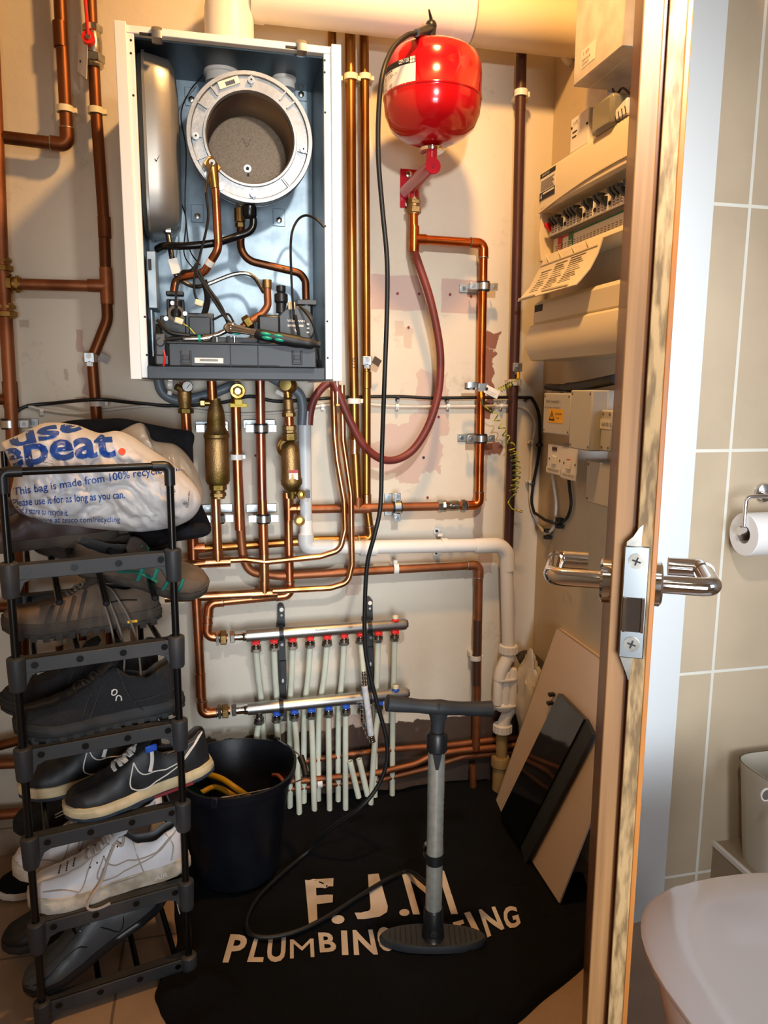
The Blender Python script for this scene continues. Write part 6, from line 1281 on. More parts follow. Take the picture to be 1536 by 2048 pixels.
mb = MB(); q = BC+ax*.17+fb*.028; mb.ring(q, UY*1.0, .023, .014, .012, 28); mb.build('gauge_ring', 'nickel', pump) 
HZ = 1.60
hose_px = [(833, 66, HZ), (812, 72, HZ-.01), (785, 98, HZ-.03), (765, 150, HZ-.06), (757, 230, HZ-.06), (757, 320, HZ-.06), (765, 420, HZ-.05), (774, 520, HZ-.05), (774, 620, HZ-.04), (769, 760, HZ-.03), (764, 900, HZ), (761, 1010, HZ), (749, 1070, HZ), (735, 1125, HZ+.01), (730, 1200, HZ+.02), (730, 1290, HZ+.03), (740, 1350, HZ+.03), (758, 1420, HZ+.03), (773, 1480, HZ+.03), (772, 1530, HZ+.03), (752, 1578, HZ+.03), (715, 1620, HZ+.03)]
P = [PY(*p) for p in hose_px]
for (x, y) in ((668, 1662), (610, 1708), (550, 1760), (512, 1800), (493, 1842), (502, 1868), (540, 1874), (600, 1860), (660, 1830), (722, 1790), (780, 1756), (820, 1744)):
    p = PZ(x, y, .03); p = PZ(x, y, hsheet(p.x, p.y)+.012); P.append(p)
P.append(BC+ax*.10+fb*.015-rb*.005)
P[22] = (P[21]+P[23])/2+UZ*.01
mb = MB(); mb.tube(spline(P, 8), .0050, 12); mb.build('hose', 'black_rubber', pump)
mb = MB(); q = PY(862, 86, TY_-.02); t1 = PY(862, 56, TY_-.02); mb.tube([q-UZ*.004, q+(t1-q)*.4, t1], [.009, .0095, .0115], 16); mb.sphere(t1+UZ*.004, .0125, 14, 8); a_ = PY(833, 67, HZ+.02); mb.tube([t1, a_], [.009, .0088], 14); mb.tube([a_, a_+(P[0]-a_)*1.2], [.0088, .007], 14); mb.tube([t1+UZ*.006, PY(862, 38, TY_-.02), PY(858, 19, TY_-.03)], [.0075, .006, .003], 12, flat=.6); mb.build('hose_head', 'black_plastic', pump)
# ================================================================== BUCKET
bz = .285; r1_ = .144; bcx = PY(478, 1550, 1.70).x-.010; bcy = 1.690
print('bucket', bcx, PY(480, 1487, bcy+r1_).z, PY(480, 1606, bcy-r1_).z, pr if False else '')
bk = thing('bucket', 'large black rubber bucket with wire handle standing beside the shoe rack', 'bucket', (bcx, bcy, .01))
zr_ = bz; B0 = V((bcx, bcy, .018))
n = 64; mb = MB()
prof = [(.092, 0), (.096, .004), (.128, (zr_-.018)*.8), (.134, (zr_-.018)*.93), (r1_, (zr_-.018)*.935), (r1_+.002, zr_-.018), (r1_-.004, zr_-.017), (.129, (zr_-.018)*.9), (.092, .01), (0, .008)]
vv = []
for r_, t in prof:
    for k in range(n):
        a = 2*PI*k/n; f = 1+.004*(1 if (k//4) % 2 else -1)*(1 if r_ < .12 else 0); sp_ = .0; rr = r_*f
        # squarish lobe on the side by the handle pivots
        zt_ = t+(.012*max(0, math.cos(2*(a-.25)))-.004 if t > .8*(zr_-.018) else 0)
        vv.append(B0+V((math.cos(a)*rr, math.sin(a)*rr, zt_)))
mb.add([B0-UZ*0]+vv, []); o_ = 1
fs = [(1+i*n+k, 1+i*n+(k+1) % n, 1+(i+1)*n+(k+1) % n, 1+(i+1)*n+k) for i in range(len(prof)-1) for k in range(n)]+[(0, 1+(k+1) % n, 1+k) for k in range(n)]
mb.f += fs; mb.m += [0]*len(fs); mb.build('bucket_body', 'dark_blue_plastic', bk, angle=28)
hp0 = PY(458, 1604, bcy-r1_-.002); hp0 = B0+V((math.cos(-1.9)*(r1_+.003), math.sin(-1.9)*(r1_+.003), zr_-.022)); hp1 = B0+V((math.cos(.75)*(r1_+.003), math.sin(.75)*(r1_+.003), zr_-.012))
gA = PY(601, 1513, bcy); gB = PY(612, 1553, bcy-.04)
mb = MB(); mb.tube(spline([hp0, (hp0+gB)/2+V((.01, -.01, .0)), gB, gA, hp1], 6), .0018, 8); mb.build('wire_handle', 'bare_steel', bk)
mb = MB(); mb.tube([gA, (gA+gB)/2+V((.002, 0, 0)), gB], [.0085, .0075, .0085], 14); mb.build('grip', 'black_rubber', bk)
mb = MB(); mb.box(hp0-UZ*.008, (.018, .010, .024), Matrix.Rotation(-.35, 3, 'Z')); mb.build('handle_lug', 'dark_blue_plastic', bk, bevel=.002); mb = MB(); mb.box(hp1-UZ*.008, (.018, .010, .024), Matrix.Rotation(-.8, 3, 'Z')); mb.build('handle_lug', 'dark_blue_plastic', bk, bevel=.002)
def bp(x, y, z): p = PZ(x, y, z); return p
tag(MB().tube(spline([bp(368, 1590, .19), bp(380, 1558, .21), bp(405, 1548, .225), bp(440, 1556, .235), bp(470, 1575, .225), bp(495, 1592, .19), bp(515, 1600, .13)], 6), .0070, 12).build('hose', 'yellow_hose'), 'thick yellow hose looped inside the black bucket', 'hose')
tag(MB().tube(spline([bp(372, 1590, .16), bp(400, 1586, .20), bp(430, 1574, .205), bp(465, 1590, .19), bp(480, 1600, .12)], 6), .0065, 12).build('hose', 'yellow_hose'), 'second yellow hose end lying lower inside the bucket', 'hose')
mb = MB(); g0 = [bp(372, 1598, .20), bp(378, 1566, .215), bp(400, 1580, .225), bp(418, 1602, .20), bp(400, 1612, .15)]; mb.prism(g0, (.0, .012, -.02)); tag(mb.build('green_bag', 'green_bag'), 'green plastic piece tucked among hoses inside the bucket', 'bag')
mb = MB(); mb.sphere(bp(452, 1612, .19), .034, 20, 10, sc=(1, .8, .6)); tag(mb.build('grey_cap', 'grey_box'), 'rounded grey cap among hoses at the bucket front', 'cap')
mb = MB(); mb.prism([bp(545, 1580, .2), bp(572, 1560, .215), bp(560, 1590, .2), bp(530, 1602, .17)], (0, .02, -.02)); tag(mb.build('green_bag', 'green_bag'), 'green plastic piece at the right inside the bucket', 'bag')
tag(MB().tube(spline([bp(546, 1550, .21), bp(558, 1552, .22), bp(570, 1570, .21), bp(570, 1590, .16)], 5), .0045, 10).build('hose', 'orange_hose'), 'short orange hose bend at the right inside the bucket', 'hose')
# ================================================================== LEANING PANELS
bl_ = PZ(989, 1607, .02); brn = PZ(1118, 1806, .02); tl_ = PX(1113, 1254, RX-.012)
print('panel', bl_, brn, tl_, (brn-bl_).length, (tl_-bl_).length)
e1 = brn-bl_; pn = e1.cross(tl_-bl_).normalized()
if pn.x > 0: pn = -pn
p = thing('boiler_cover', 'tall cream boiler cover panel leaning on the right wall behind the door', 'panel', (bl_+brn)/2)
tlp = bl_+(tl_-bl_); trp = brn+(tl_-bl_)
mb = MB(); mb.prism([bl_, brn, trp, tlp], -pn*.004); 
uu = (tlp-bl_).normalized(); ee = e1.normalized()
mb.prism([tlp-uu*.003, trp-uu*.003, trp, tlp], -pn*.022); mb.prism([bl_, bl_+ee*.003, tlp+ee*.003, tlp], -pn*.022) ; mb.build('cover', 'panel_cream', p)
kf = pn*.016
def onp(x, y, k=.018):   # point on the plane of the cream panel offset by k
    p0 = bl_+pn*k; d = ray(x, y); return O+d*((p0-O).dot(pn)/d.dot(pn))
bp_ = thing('boiler_control_cover', 'glossy black plastic panel leaning in front of the cream cover', 'panel', onp(1030, 1730))
a1_, b1_, d1_ = onp(1117, 1386), onp(1168, 1438), onp(1000, 1628); c1_ = d1_+(b1_-a1_); 
mb = MB(); mb.prism([a1_, b1_, c1_, d1_], -pn*.014); mb.build('gloss_face', 'black_gloss', bp_, bevel=.001)
b2_ = onp(1183, 1468); c2_ = b2_+(d1_-a1_)*1.02
mb = MB(); mb.prism([b1_-pn*.004, b2_-pn*.004, c2_-pn*.004, c1_-pn*.004], -pn*.010); mb.build('side_wing', 'black_plastic_m', bp_, bevel=.001)
for (x, y) in ((1103, 1389), (1100, 1406)): q = onp(x, y, .01); mb = MB(); mb.box(q, (.016, .012, .008)); mb.build('clip_tab', 'black_plastic', bp_, bevel=.001)
# ================================================================== SHOE RACK
L0r = PZ(85, 2020, .03); R0r = PZ(378, 1925, .03); ex = V((R0r.x-L0r.x, R0r.y-L0r.y, 0)); RWd = ex.length; ex.normalize(); ey = V((-ex.y, ex.x, 0)); RDp = .46
def RK(a, b_, z): return V((L0r.x, L0r.y, 0))+ex*a+ey*b_+UZ*z
rot = Matrix((ex, ey, UZ)).transposed()
TZ = [.03, .192, .36, .5275, .691, .8555]; TOP = 1.025
rack = thing('shoe_rack', 'black metal and plastic shoe rack packed with shoes at the left', 'shoe rack', RK(RWd/2, RDp/2, 0))
for i, z in enumerate(TZ):
    for bb, nm in ((0, 'end_piece'), (RDp, 'end_piece')):
        s_ = 1 if bb == 0 else -1; mb = MB(); hgt = .026
        mb.box(RK(RWd/2, bb, z+.0), (RWd, .006, hgt), rot); mb.box(RK(RWd/2, bb+s_*.010, z+hgt/2-.0015), (RWd, .022, .003), rot)
        for a in (0, RWd):
            mb.lathe([(.0125, -.042), (.014, -.038), (.0155, .008), (.0155, .017), (.012, .019)], RK(a, bb, z), UZ, 18)
            sg = 1 if a == 0 else -1
            mb.prism([RK(a+sg*.012, bb-.003, z-.012), RK(a+sg*.036, bb-.003, z-.012), RK(a+sg*.022, bb-.003, z-.018), RK(a+sg*.014, bb-.003, z-.036), RK(a+sg*.010, bb-.003, z-.038)], ey*.006)
        e_ = mb.build(nm, 'rack_plastic', rack, bevel=.0012)
        if bb == 0:
            for k in range(4):
                a = .028+(RWd-.05)*k/3; mb = MB(); mb.lathe([(0, 0), (.0064, 0), (.0064, .001), (0, .001)], RK(a, -.0034, z+.001), ey, 16, caps=False); mb.build('hole', 'black_metal', e_); mb = MB(); mb.lathe([(.0062, 0), (.0074, 0), (.0074, .0016), (.0062, .0016), (.0062, 0)], RK(a, -.0042, z+.001), ey, 18, caps=False); mb.build('hole_rim', 'rack_plastic', e_)
    for k in range(4):
        if i in (5,) and k in (0, 1, 3): pass
        a = .028+(RWd-.05)*k/3; mb = MB(); mb.cyl(RK(a, .006, z), RK(a, RDp-.006, z), .0058, n=14); mb.build('shelf_tube', 'black_metal', rack)
zz = [0.0]+TZ+[TOP]
for a in (0, RWd):
    for bb in (0, RDp):
        mb = MB(); mb.cyl(RK(a, bb, .002), RK(a, bb, TOP if a == 0 or bb == 0 else .87), .0068, n=16); mb.build('post', 'black_metal', rack)
        if bb == 0: mb = MB(); mb.tube([RK(a, 0, TOP-.035), RK(a, 0, TOP-.008)], .0095, 14); mb.tube(fillet([RK(a, 0, TOP-.02), RK(a, 0, TOP), RK(a+(.03 if a == 0 else -.03), 0, TOP)], .010, 5), .0092, 14); mb.build('corner_joint', 'black_plastic', rack)
mb = MB(); mb.cyl(RK(-.03, 0, TOP), RK(RWd, 0, TOP), .0068, n=16); mb.build('top_tube', 'black_metal', rack)
for (x, y, x2, y2) in ((119, 1205, 106, 1135), (213, 1207, 196, 1135), (310, 1196, 292, 1130)):
    d = ray(x, y); t_ = (L0r-O+ey*.01).dot(ey)/d.dot(ey); a_ = O+d*t_; d = ray(x2, y2); t_ = (L0r-O+ey*.13).dot(ey)/d.dot(ey); b2 = O+d*t_
    mb = MB(); mb.cyl(a_, b2+(b2-a_)*.7, .0062, n=14); lt = mb.build('loose_tube', 'black_metal', rack); mb = MB(); mb.cyl(a_-(b2-a_).normalized()*.0005, a_, .0045, n=12); mb.build('tube_hole', 'ink', lt)
# ================================================================== SHOES
def lerpt(tab, t):
    for i in range(len(tab)-1):
        if t <= tab[i+1][0]:
            a, b_ = tab[i], tab[i+1]; k = (t-a[0])/(b_[0]-a[0]); k = k*k*(3-2*k) if len(a) < 3 else k; return a[1]+(b_[1]-a[1])*k
    return tab[-1][1]
WT = [(0, .055), (.04, .082), (.1, .102), (.2, .112), (.35, .105), (.5, .115), (.65, .142), (.78, .152), (.88, .138), (.95, .105), (.99, .06), (1, .035)]
H_SNK = [(0, .255), (.04, .275), (.12, .245), (.22, .20), (.32, .215), (.42, .30), (.5, .275), (.6, .22), (.72, .165), (.82, .135), (.92, .115), (.98, .08), (1, .05)]
H_RUN = [(0, .27), (.04, .29), (.12, .25), (.22, .20), (.32, .23), (.42, .31), (.5, .27), (.6, .21), (.72, .155), (.82, .12), (.92, .095), (.98, .065), (1, .04)]
H_LOW = [(0, .20), (.04, .215), (.12, .20), (.22, .18), (.32, .20), (.42, .245), (.5, .225), (.6, .18), (.72, .14), (.82, .115), (.92, .095), (.98, .065), (1, .04)]
class Shoe:
    def __init__(s, name, label, toe, heel, L, upm, solem, lacem, H=H_SNK, sole=.085, lining='lining', group=None, wide=1, spring=.03, outm=None, roll=0, sole_over=1.05, bot='flat'):
        toe = V(toe); heel = V(heel); s.L = L; X = (toe-heel).normalized(); Yv = UZ.cross(X).normalized(); Z = X.cross(Yv).normalized()
        if roll: q = Matrix.Rotation(roll, 3, X); Yv = q @ Yv; Z = q @ Z
        s.o = heel; s.X = X; s.Y = Yv; s.Z = Z; s.H = H; s.sole = sole*L; s.wide = wide; s.spring = spring*L
        s.root = thing(name, label, 'shoe', heel+(toe-heel)*.5, group)
        N = 40; K = 15; vv = []; mi = []
        for i in range(N+1):
            t = i/N; vv += s.section(t, K)
        mb = MB(); KK = len(s.section(.5, K)); fs = []; ms = []
        for i in range(N):
            for k in range(KK-1):
                fs.append((i*KK+k, (i+1)*KK+k, (i+1)*KK+k+1, i*KK+k+1)); t = (i+.5)/N; ms.append(1 if (.03 < t < .43 and 6 <= k < KK-7) else 0)
        fs.append(tuple(range(KK))); ms.append(0); fs.append(tuple(N*KK+k for k in range(KK-1, -1, -1))); ms.append(0)
        mb.v = vv; mb.f = fs; mb.m = ms; s.upper = mb.build('upper', [upm, lining], s.root, angle=70)
        s.solebuild(solem, outm, sole_over, bot)
        s.lacem = lacem
    def P(s, t, y, z): return s.o+s.X*(t*s.L)+s.Y*y+s.Z*(z+s.lift(t))
    def lift(s, t): return s.spring*max(0, (t-.72)/.28)**2+ .3*s.spring*max(0, (.08-t)/.08)
    def section(s, t, K):
        w = lerpt(WT, t)*s.L*s.wide; h = lerpt(s.H, t)*s.L; b0 = s.sole*.8; op = max(0, min(1, (t-.02)/.05))*max(0, min(1, (.45-t)/.05)); dep = op*(h*.8)
        off = .012*s.L*math.sin(PI*t)
        half = [(1.0, 0), (1.02, .25), (.98, .5), (.88, .74), (.72, .9), (.60, .985), (.53, 1.0), (.46, .985)]
        inner = [(.42, .93), (.36, .75), (.25, .55)] if op > 0 else [(.42, .93), (.36, .75), (.25, .55)]
        o = []
        if t > .45: k_ = 1
        top = 1.05
        for a, c in half: o.append((a, c*h))
        for j, (a, c) in enumerate([(.42, .93), (.34, .7), (.2, .45)]):
            flat = h*(1+(.05 if t > .4 else .0)*(j+1)/3); deep = h-(1-c)*h*1.25-dep*(.15+.25*j); o.append((a if op > .3 else (.36, .24, .12)[j], flat*(1-op)+deep*op))
        mid = (0, (h*1.06 if t > .4 else h)*(1-op)+(h*.2)*op)
        R_ = [s.P(t, w*a+off, b0+c) for a, c in o]; Lf = [s.P(t, -w*a*1.0+off, b0+c) for a, c in o][::-1]
        return R_+[s.P(t, off, b0+mid[1])]+Lf
    def side(s, t, v, d=.001, sg=1):
        """point on the outer side; v 0 at the sole, 1 at the top edge"""
        w = lerpt(WT, t)*s.L*s.wide; h = lerpt(s.H, t)*s.L; tab = [(0, 1.0), (.25, 1.02), (.5, .98), (.74, .88), (.9, .72), (1.0, .56)]
        a = lerpt([(x, y, 0) for x, y in tab], v); return s.P(t, (w*a+d)*sg+.012*s.L*math.sin(PI*t), s.sole*.8+v*h+d*.5)
    def top(s, t, u, d=.002):
        w = lerpt(WT, t)*s.L*s.wide; h = lerpt(s.H, t)*s.L; return s.P(t, w*u+.012*s.L*math.sin(PI*t), s.sole*.8+h*(1.05-.25*u*u)+d)
    def solebuild(s, m, outm, ov, bot):
        def ring(z, k, zl=1):
            P_ = []; n = 30
            for sg in (1, -1):
                rng = range(n+1) if sg == 1 else range(n, -1, -1)
                for i in rng:
                    t = i/n; w = lerpt(WT, t)*s.L*s.wide*k; tt = (t-.5)*(1+(k-1)*.6)+.5; P_.append(s.P(tt, sg*w+.012*s.L*math.sin(PI*t), z))
            return P_
        def lo(secs, nm, mm_, root, raw=False):
            mb = MB(); vv = []; 
            for z, k in secs: R_ = ring(z, k); vv += R_
            n = len(R_); mb.add(vv, [(i*n+k, i*n+(k+1) % n, (i+1)*n+(k+1) % n, (i+1)*n+k) for i in range(len(secs)-1) for k in range(n)]+[tuple(range(n)), tuple((len(secs)-1)*n+k for k in range(n))]); return mb if raw else mb.build(nm, mm_, root, angle=50)
        s0 = s.sole; b0 = s0*.28 if outm else 0
        s.mids = lo([(b0, ov-.02), (b0+s0*.1, ov+.01), (s0*.75, ov+.01), (s0*.78, ov-.01), (s0*1.02, ov-.01), (s0*1.06, ov-.05)], 'midsole', m, s.root)
        if outm:
            q = lo([(0, ov-.05), (s0*.08, ov), (b0, ov)], 'outsole', outm, s.root, bot == 'lug')
            if bot == 'lug': s._ov, s._of = q.v, list(q.f)
        if bot == 'lug':
            mb = MB(); mb.v = [V(p) for p in s._ov]; mb.f = s._of; mb.m = [0]*len(s._of)
            for i in range(12):
                t = .05+i*.078; 
                for sg in (1, -1): w = lerpt(WT, t)*s.L*s.wide; mb.box(s.P(t, sg*w*.92+.012*s.L*math.sin(PI*t), s0*.08), (.012, .014, s0*.5), Matrix((s.X, s.Y, s.Z)).transposed())
            mb.build('outsole', outm or m, s.root, angle=50)
    def strip(s, pts, r, nm, m, flat=.5): return MB().tube(spline(pts, 5), r, 8, flat=flat).build(nm, m, s.root)
    def laces(s, n=5, t0=.43, t1=.64, r=.0032, m=None, bow=False):
        m = m or s.lacem; mb = MB()
        for i in range(n):
            t = t0+(t1-t0)*i/(n-1); mb.tube([s.top(t, -.42, .001), s.top(t+.01, -.2, .003), s.top(t+.02, .15, .0035), s.top(t+.012, .45, .001)], r, 8, flat=.45)
            if i < n-1: mb.tube([s.top(t+.03, -.42, .001), s.top(t, .0, .004), s.top(t-.02, .42, .001)], r, 8, flat=.45)
        mb.build('laces', m, s.root)
    def tongue(s, m): mb = MB(); P_ = [s.top(.50, 0, -.006), s.top(.45, 0, .002), s.P(.40, .012*s.L, s.sole*.8+lerpt(s.H, .42)*s.L*1.10), s.P(.375, .012*s.L, s.sole*.8+lerpt(s.H, .42)*s.L*1.16)]; mb.tube(P_, [.024, .024, .025, .016], 12, flat=.22, hint=tuple(s.Z)); mb.build('tongue', m, s.root)
    def stitch(s, pts, nm='seam', m='ink_grey', r=.0009, sg=1):
        if s.lacem == 'lace_dirty': m = 'lace_dirty'; r = .0013
        return MB().tube(spline([s.side(t, v, .0004, sg) for t, v in pts], 6), r, 6).build(nm, m, s.root)
    def swoosh(s, m, t0, t1, v0=.32, v1=.78, sg=1, line=None):
        up_ = []; lw_ = []; n = 16
        # tail (t0, high, at heel side) to hook (t1, forward)
        f_ = lambda u, v: (t0+(t1-t0)*u, v0+(v1-v0)*v)
        top_ = [f_(0, 1), f_(.18, .8), f_(.36, .6), f_(.55, .44), f_(.72, .36), f_(.82, .42), f_(.88, .6), f_(.91, .9)]
        bot_ = [f_(0, 1), f_(.3, .58), f_(.55, .22), f_(.78, -.02), f_(.92, .02), f_(1.0, .25), f_(.99, .55), f_(.91, .9)]
        A = spline([V((a, b_, 0)) for a, b_ in top_], 6); B = spline([V((a, b_, 0)) for a, b_ in bot_], 5)[:len(A)]
        k = min(len(A), len(B)); 
        def rs(L_): return [L_[min(int(i*(len(L_)-1)/n), len(L_)-1)] for i in range(n+1)]
        A = rs(A); B = rs(B)
        if line: 
            for q in (A, B): MB().tube([s.side(p.x, p.y, .0008, sg) for p in q], .0013, 6).build('logo_outline', line, s.root)
        else:
            mb = MB(); mb.add([s.side(p.x, p.y, .0012, sg) for p in A]+[s.side(p.x, p.y, .0012, sg) for p in B], [(i, i+1, n+2+i, n+1+i) for i in range(n)]); mb.build('logo', m, s.root, flip=False)
def RT(px, py, b_):  # point where the view ray meets the plane b_ behind the rack front
    d = ray(px, py); return O+d*((L0r-O).dot(ey)+b_)/(d.dot(ey))
# white pair
for (a0_, b_, lb, g) in ((-.005, .058, 'worn white leather sneaker with loose lace at the front of the rack', 1), (-.03, .17, 'worn white leather sneaker standing behind its twin on the rack', 0)):
    s = Shoe('sneaker', lb, RK(a0_, b_, TZ[1]+.008), RK(a0_+.285, b_+.004, TZ[1]+.012), .285, 'shoe_white', 'sole_dirty', 'lace_dirty', sole=.105, lining='lining_grey', sole_over=1.07)
    s.lacem = 'lace_dirty'; s.tongue('shoe_white'); s.laces(6)
    s.swoosh('shoe_white', .05, .60, .22, .92, 1, 'lace_dirty')
    s.stitch([(.78, .0), (.70, .35), (.66, .75), (.62, .98)]); s.stitch([(.66, .0), (.60, .3), (.56, .6)]); s.stitch([(.12, .2), (.10, .6), (.14, .98)]); s.stitch([(.36, .98), (.33, .5), (.30, .0)]); s.stitch([(.995, .5), (.90, .62), (.8, .55), (.72, .25)]); s.stitch([(.04, .06), (.3, .06), (.6, .06), (.9, .08)])
    mb = MB()
    for i in range(3):
        for j in range(5): p_ = s.top(.72+i*.045+.004*j, -.24+j*.13+.03*(i % 2), +.0004); mb.sphere(p_, .0017, 8, 5)
    for k in range(5): mb.sphere(s.side(.64-k*.045, .83+.01*k, .0002), .0017, 8, 5)
    mb.build('vent_hole', 'ink', s.root)
    mb = MB(); mb.sphere(s.top(.80, 0, -.011), .050, 18, 8, sc=(.62, .72, .18), rot=Matrix((s.X, s.Y, s.Z)).transposed()) if False else 0
    if g:
        mb = MB(); q = s.P(.36, lerpt(WT, .3)*s.L*1.09+.004, s.sole*.36); text_on(mb, 'AIR', None, None, None, .010, .026, bold=.02, cut=.005, fn=lambda x, y: s.P(.24-x/s.L, lerpt(WT, .24-x/s.L)*s.L*1.085+.0118*s.L/.285*math.sin(PI*(.24-x/s.L))*.285+.0008, s.sole*.28+y)); flatbuild(mb, 'sole_lettering', 'shoe_white_toe', s.root)
        MB().tube(spline([s.top(.46, .3, .004), s.side(.48, .95, .004), s.side(.53, .7, .005), s.side(.58, .3, .007), s.side(.64, 0, .012), s.P(.68, .058, .012), s.P(.66, .062, .004), s.P(.60, .063, .003), s.P(.54, .062, .006)], 6), .0028, 8, flat=.5).build('loose_lace', 'lace_dirty', s.root)
        MB().tube(spline([s.top(.44, .3, .003), s.side(.42, .98, .006), s.side(.44, .85, .008), s.top(.50, .2, .008)], 5), .0026, 8, flat=.5).build('lace_loop', 'lace_dirty', s.root)
# black sneakers with cream soles
for (a0_, b_, dz, lb) in ((.075, .05, .028, 'black sneaker with white laces and cream sole jutting over the rack edge'), (.0, .165, .012, 'black sneaker with cream sole tucked behind its twin at left')):
    s = Shoe('sneaker', lb, RK(a0_, b_, TZ[2]+.006), RK(a0_+.26, b_+.012, TZ[2]+.010+dz), .27, 'shoe_black', 'sole_cream', 'lace_white', sole=.10, outm='sole_navy', sole_over=1.07)
    s.tongue('shoe_black'); s.laces(6, r=.0042)
    s.swoosh(None, .02, .58, .10, .95, 1, 'label_white')
    mb = MB(); s.stitch([(.02, .98), (.10, .9), (.3, .93)], 'collar_seam', 'ink_grey')
    for t in (.30, .44): MB().prism([s.P(.05, lerpt(WT, .1)*s.L*1.08+.004, 0)]*0+[s.P(x_, lerpt(WT, max(0, x_))*s.L*1.07+.0118*math.sin(PI*x_)*.27+.0015, z_) for x_, z_ in ((t-.14, .001), (t, .001), (t, .007), (t-.14, .007))], s.Y*.0006).build('red_sole_patch', 'sole_red', s.root)
    MB().tube(spline([s.top(.43, .35, .003), s.side(.40, .96, .006), s.side(.41, .7, .010), s.side(.44, .45, .012)], 5), .004, 8, flat=.5).build('loose_lace', 'lace_white', s.root)
    q = s.P(.40, .016, s.sole*.8+lerpt(s.H, .42)*s.L*1.02); MB().box(q+s.Y*.016-s.Z*.002, (.022, .005, .014), Matrix((s.X, s.Y, s.Z)).transposed()).build('blue_tab', 'blue_plastic', s.root, bevel=.003)
# running shoes
for (a0_, b_, lb, g) in ((-.008, .055, 'black mesh running shoe with white side logo on the middle tier', 1), (-.03, .175, 'black mesh running shoe behind the one with the white logo', 0)):
    s = Shoe('running_shoe', lb, RK(a0_, b_, TZ[3]+.010), RK(a0_+.29, b_+.01, TZ[3]+.014), .29, 'mesh_black', 'sole_black', 'lace_grey', H=H_RUN, sole=.10, outm='sole_black', bot='lug', sole_over=1.06, spring=.05)
    s.tongue('mesh_black'); s.laces(5, r=.0025, m='sole_black')
    s.stitch([(.60, .0), (.56, .4), (.50, .8)], m='ink', r=.0014); s.stitch([(.40, .98), (.36, .6), (.30, .2), (.26, .0)], m='ink', r=.0014); s.stitch([(.64, .0), (.62, .4), (.56, .85)], m='ink', r=.0014); s.stitch([(.05, .3), (.2, .38), (.32, .3)], m='sole_black', r=.002)
    if g:
        mb = MB(); 
        def sp_(x, y): return s.side(.43-x/s.L, .42+y/(lerpt(s.H, .45)*s.L), .0016)
        def arcp(cx, cy, r_, a0_, a1_, n_=14): return [sp_(cx+r_*math.cos(a0_+(a1_-a0_)*k/n_), cy+r_*math.sin(a0_+(a1_-a0_)*k/n_)) for k in range(n_+1)]
        mb.tube(arcp(-.001, .008, .0048, 0, 2*PI), .0012, 6); mb.tube([sp_(-.006, .0125), sp_(-.001, .0135)], .0012, 6); mb.tube([sp_(.0005, -.008)]+arcp(.006, -.004, .0045, PI, 0)+[sp_(.0105, -.009)], .0012, 6); mb.build('logo', 'label_white', s.root)
# hiking shoes
s = Shoe('hiking_shoe', 'brown hiking shoe with thick tread on the tier above the running shoes', RK(-.012, .13, TZ[4]+.016), RK(.258, .13, TZ[4]+.016), .275, 'hike_taupe', 'hike_dark', 'lace_grey', H=H_LOW, sole=.10, outm='hike_sole', bot='lug', spring=.05)
s.tongue('hike_dark'); s.laces(5)
for t in (.50, .57, .64, .71): MB().tube(spline([s.top(t-.02, .4, 0), s.side(t, .8, .001), s.side(t+.03, .4, .001), s.side(t+.05, .05, .001)], 5), .004, 8, flat=.3).build('overlay_strap', 'hike_dark', s.root)
MB().tube(spline([s.side(.16, .55, .001), s.side(.26, .62, .0015), s.side(.36, .5, .001)], 5), .003, 8, flat=.4).build('side_stripe', 'ink', s.root)
MB().box(s.P(.20, .036, s.sole*.42), (.018, .002, .005), Matrix((s.X, s.Y, s.Z)).transposed()).build('yellow_mark', 'label_yellow', s.root)
for (dx, ln) in ((.0, .17), (.02, .12), (.05, .20)): MB().tube(spline([s.top(.42-dx, .4, .002), s.side(.40-dx*2, .7, .012), s.P(.34-dx*3, .07, -.02), s.P(.38-dx*4, .072, .02-ln)], 6), .0019, 7).build('loose_lace', 'lace_grey', s.root)
s = Shoe('hiking_shoe', 'taupe hiking shoe with teal laces tipped under the carrier bag', RT(112, 1102, .20)-UZ*.0, RT(345, 1090, .20), .26, 'hike_taupe', 'hike_dark', 'lace_teal', H=H_LOW, sole=.09, outm='hike_sole', roll=-.25)
s.tongue('hike_dark'); s.laces(5, t0=.45, t1=.72, r=.0038, m='lace_teal'); MB().tube(spline([s.top(.62, .2, .004), s.side(.68, .9, .008), s.side(.76, .75, .008), s.side(.80, .9, .008), s.top(.72, .2, .005)], 6), .0035, 8, flat=.5).build('lace_loop', 'lace_teal', s.root); MB().tube(spline([s.side(.1, .45, .001), s.side(.3, .5, .001), s.side(.5, .4, .001), s.side(.62, .6, .001)], 5), .010, 8, flat=.15).build('overlay', 'hike_dark', s.root)
s = Shoe('hiking_shoe', 'taupe hiking shoe with teal trim whose toe sticks out past the right post', RT(384, 1180, .09), RT(150, 1135, .16), .25, 'hike_taupe', 'hike_dark', 'lace_teal', H=H_LOW, sole=.085, outm='hike_sole', roll=.5)
s.tongue('hike_dark'); s.laces(5, t0=.45, t1=.75, r=.0035, m='lace_teal')
MB().tube(spline([s.side(.35, .35, .001, -1), s.side(.5, .5, .0015, -1), s.side(.65, .5, .001, -1)], 5), .011, 8, flat=.2).build('teal_panel', 'lace_teal', s.root); [MB().tube(spline([s.side(t, .15, .001, -1), s.side(t+.02, .6, .002, -1), s.side(t+.03, .95, .001, -1)], 5), .0055, 8, flat=.4).build('teal_strap', 'lace_teal', s.root) for t in (.5, .6, .7, .8)]
s = Shoe('leather_shoe', 'brown leather shoe under the carrier bag at the far left', RT(8, 1098, .15), RT(230, 1075, .17), .27, 'leather_brown', 'hike_dark', 'lace_grey', H=H_LOW, sole=.07)
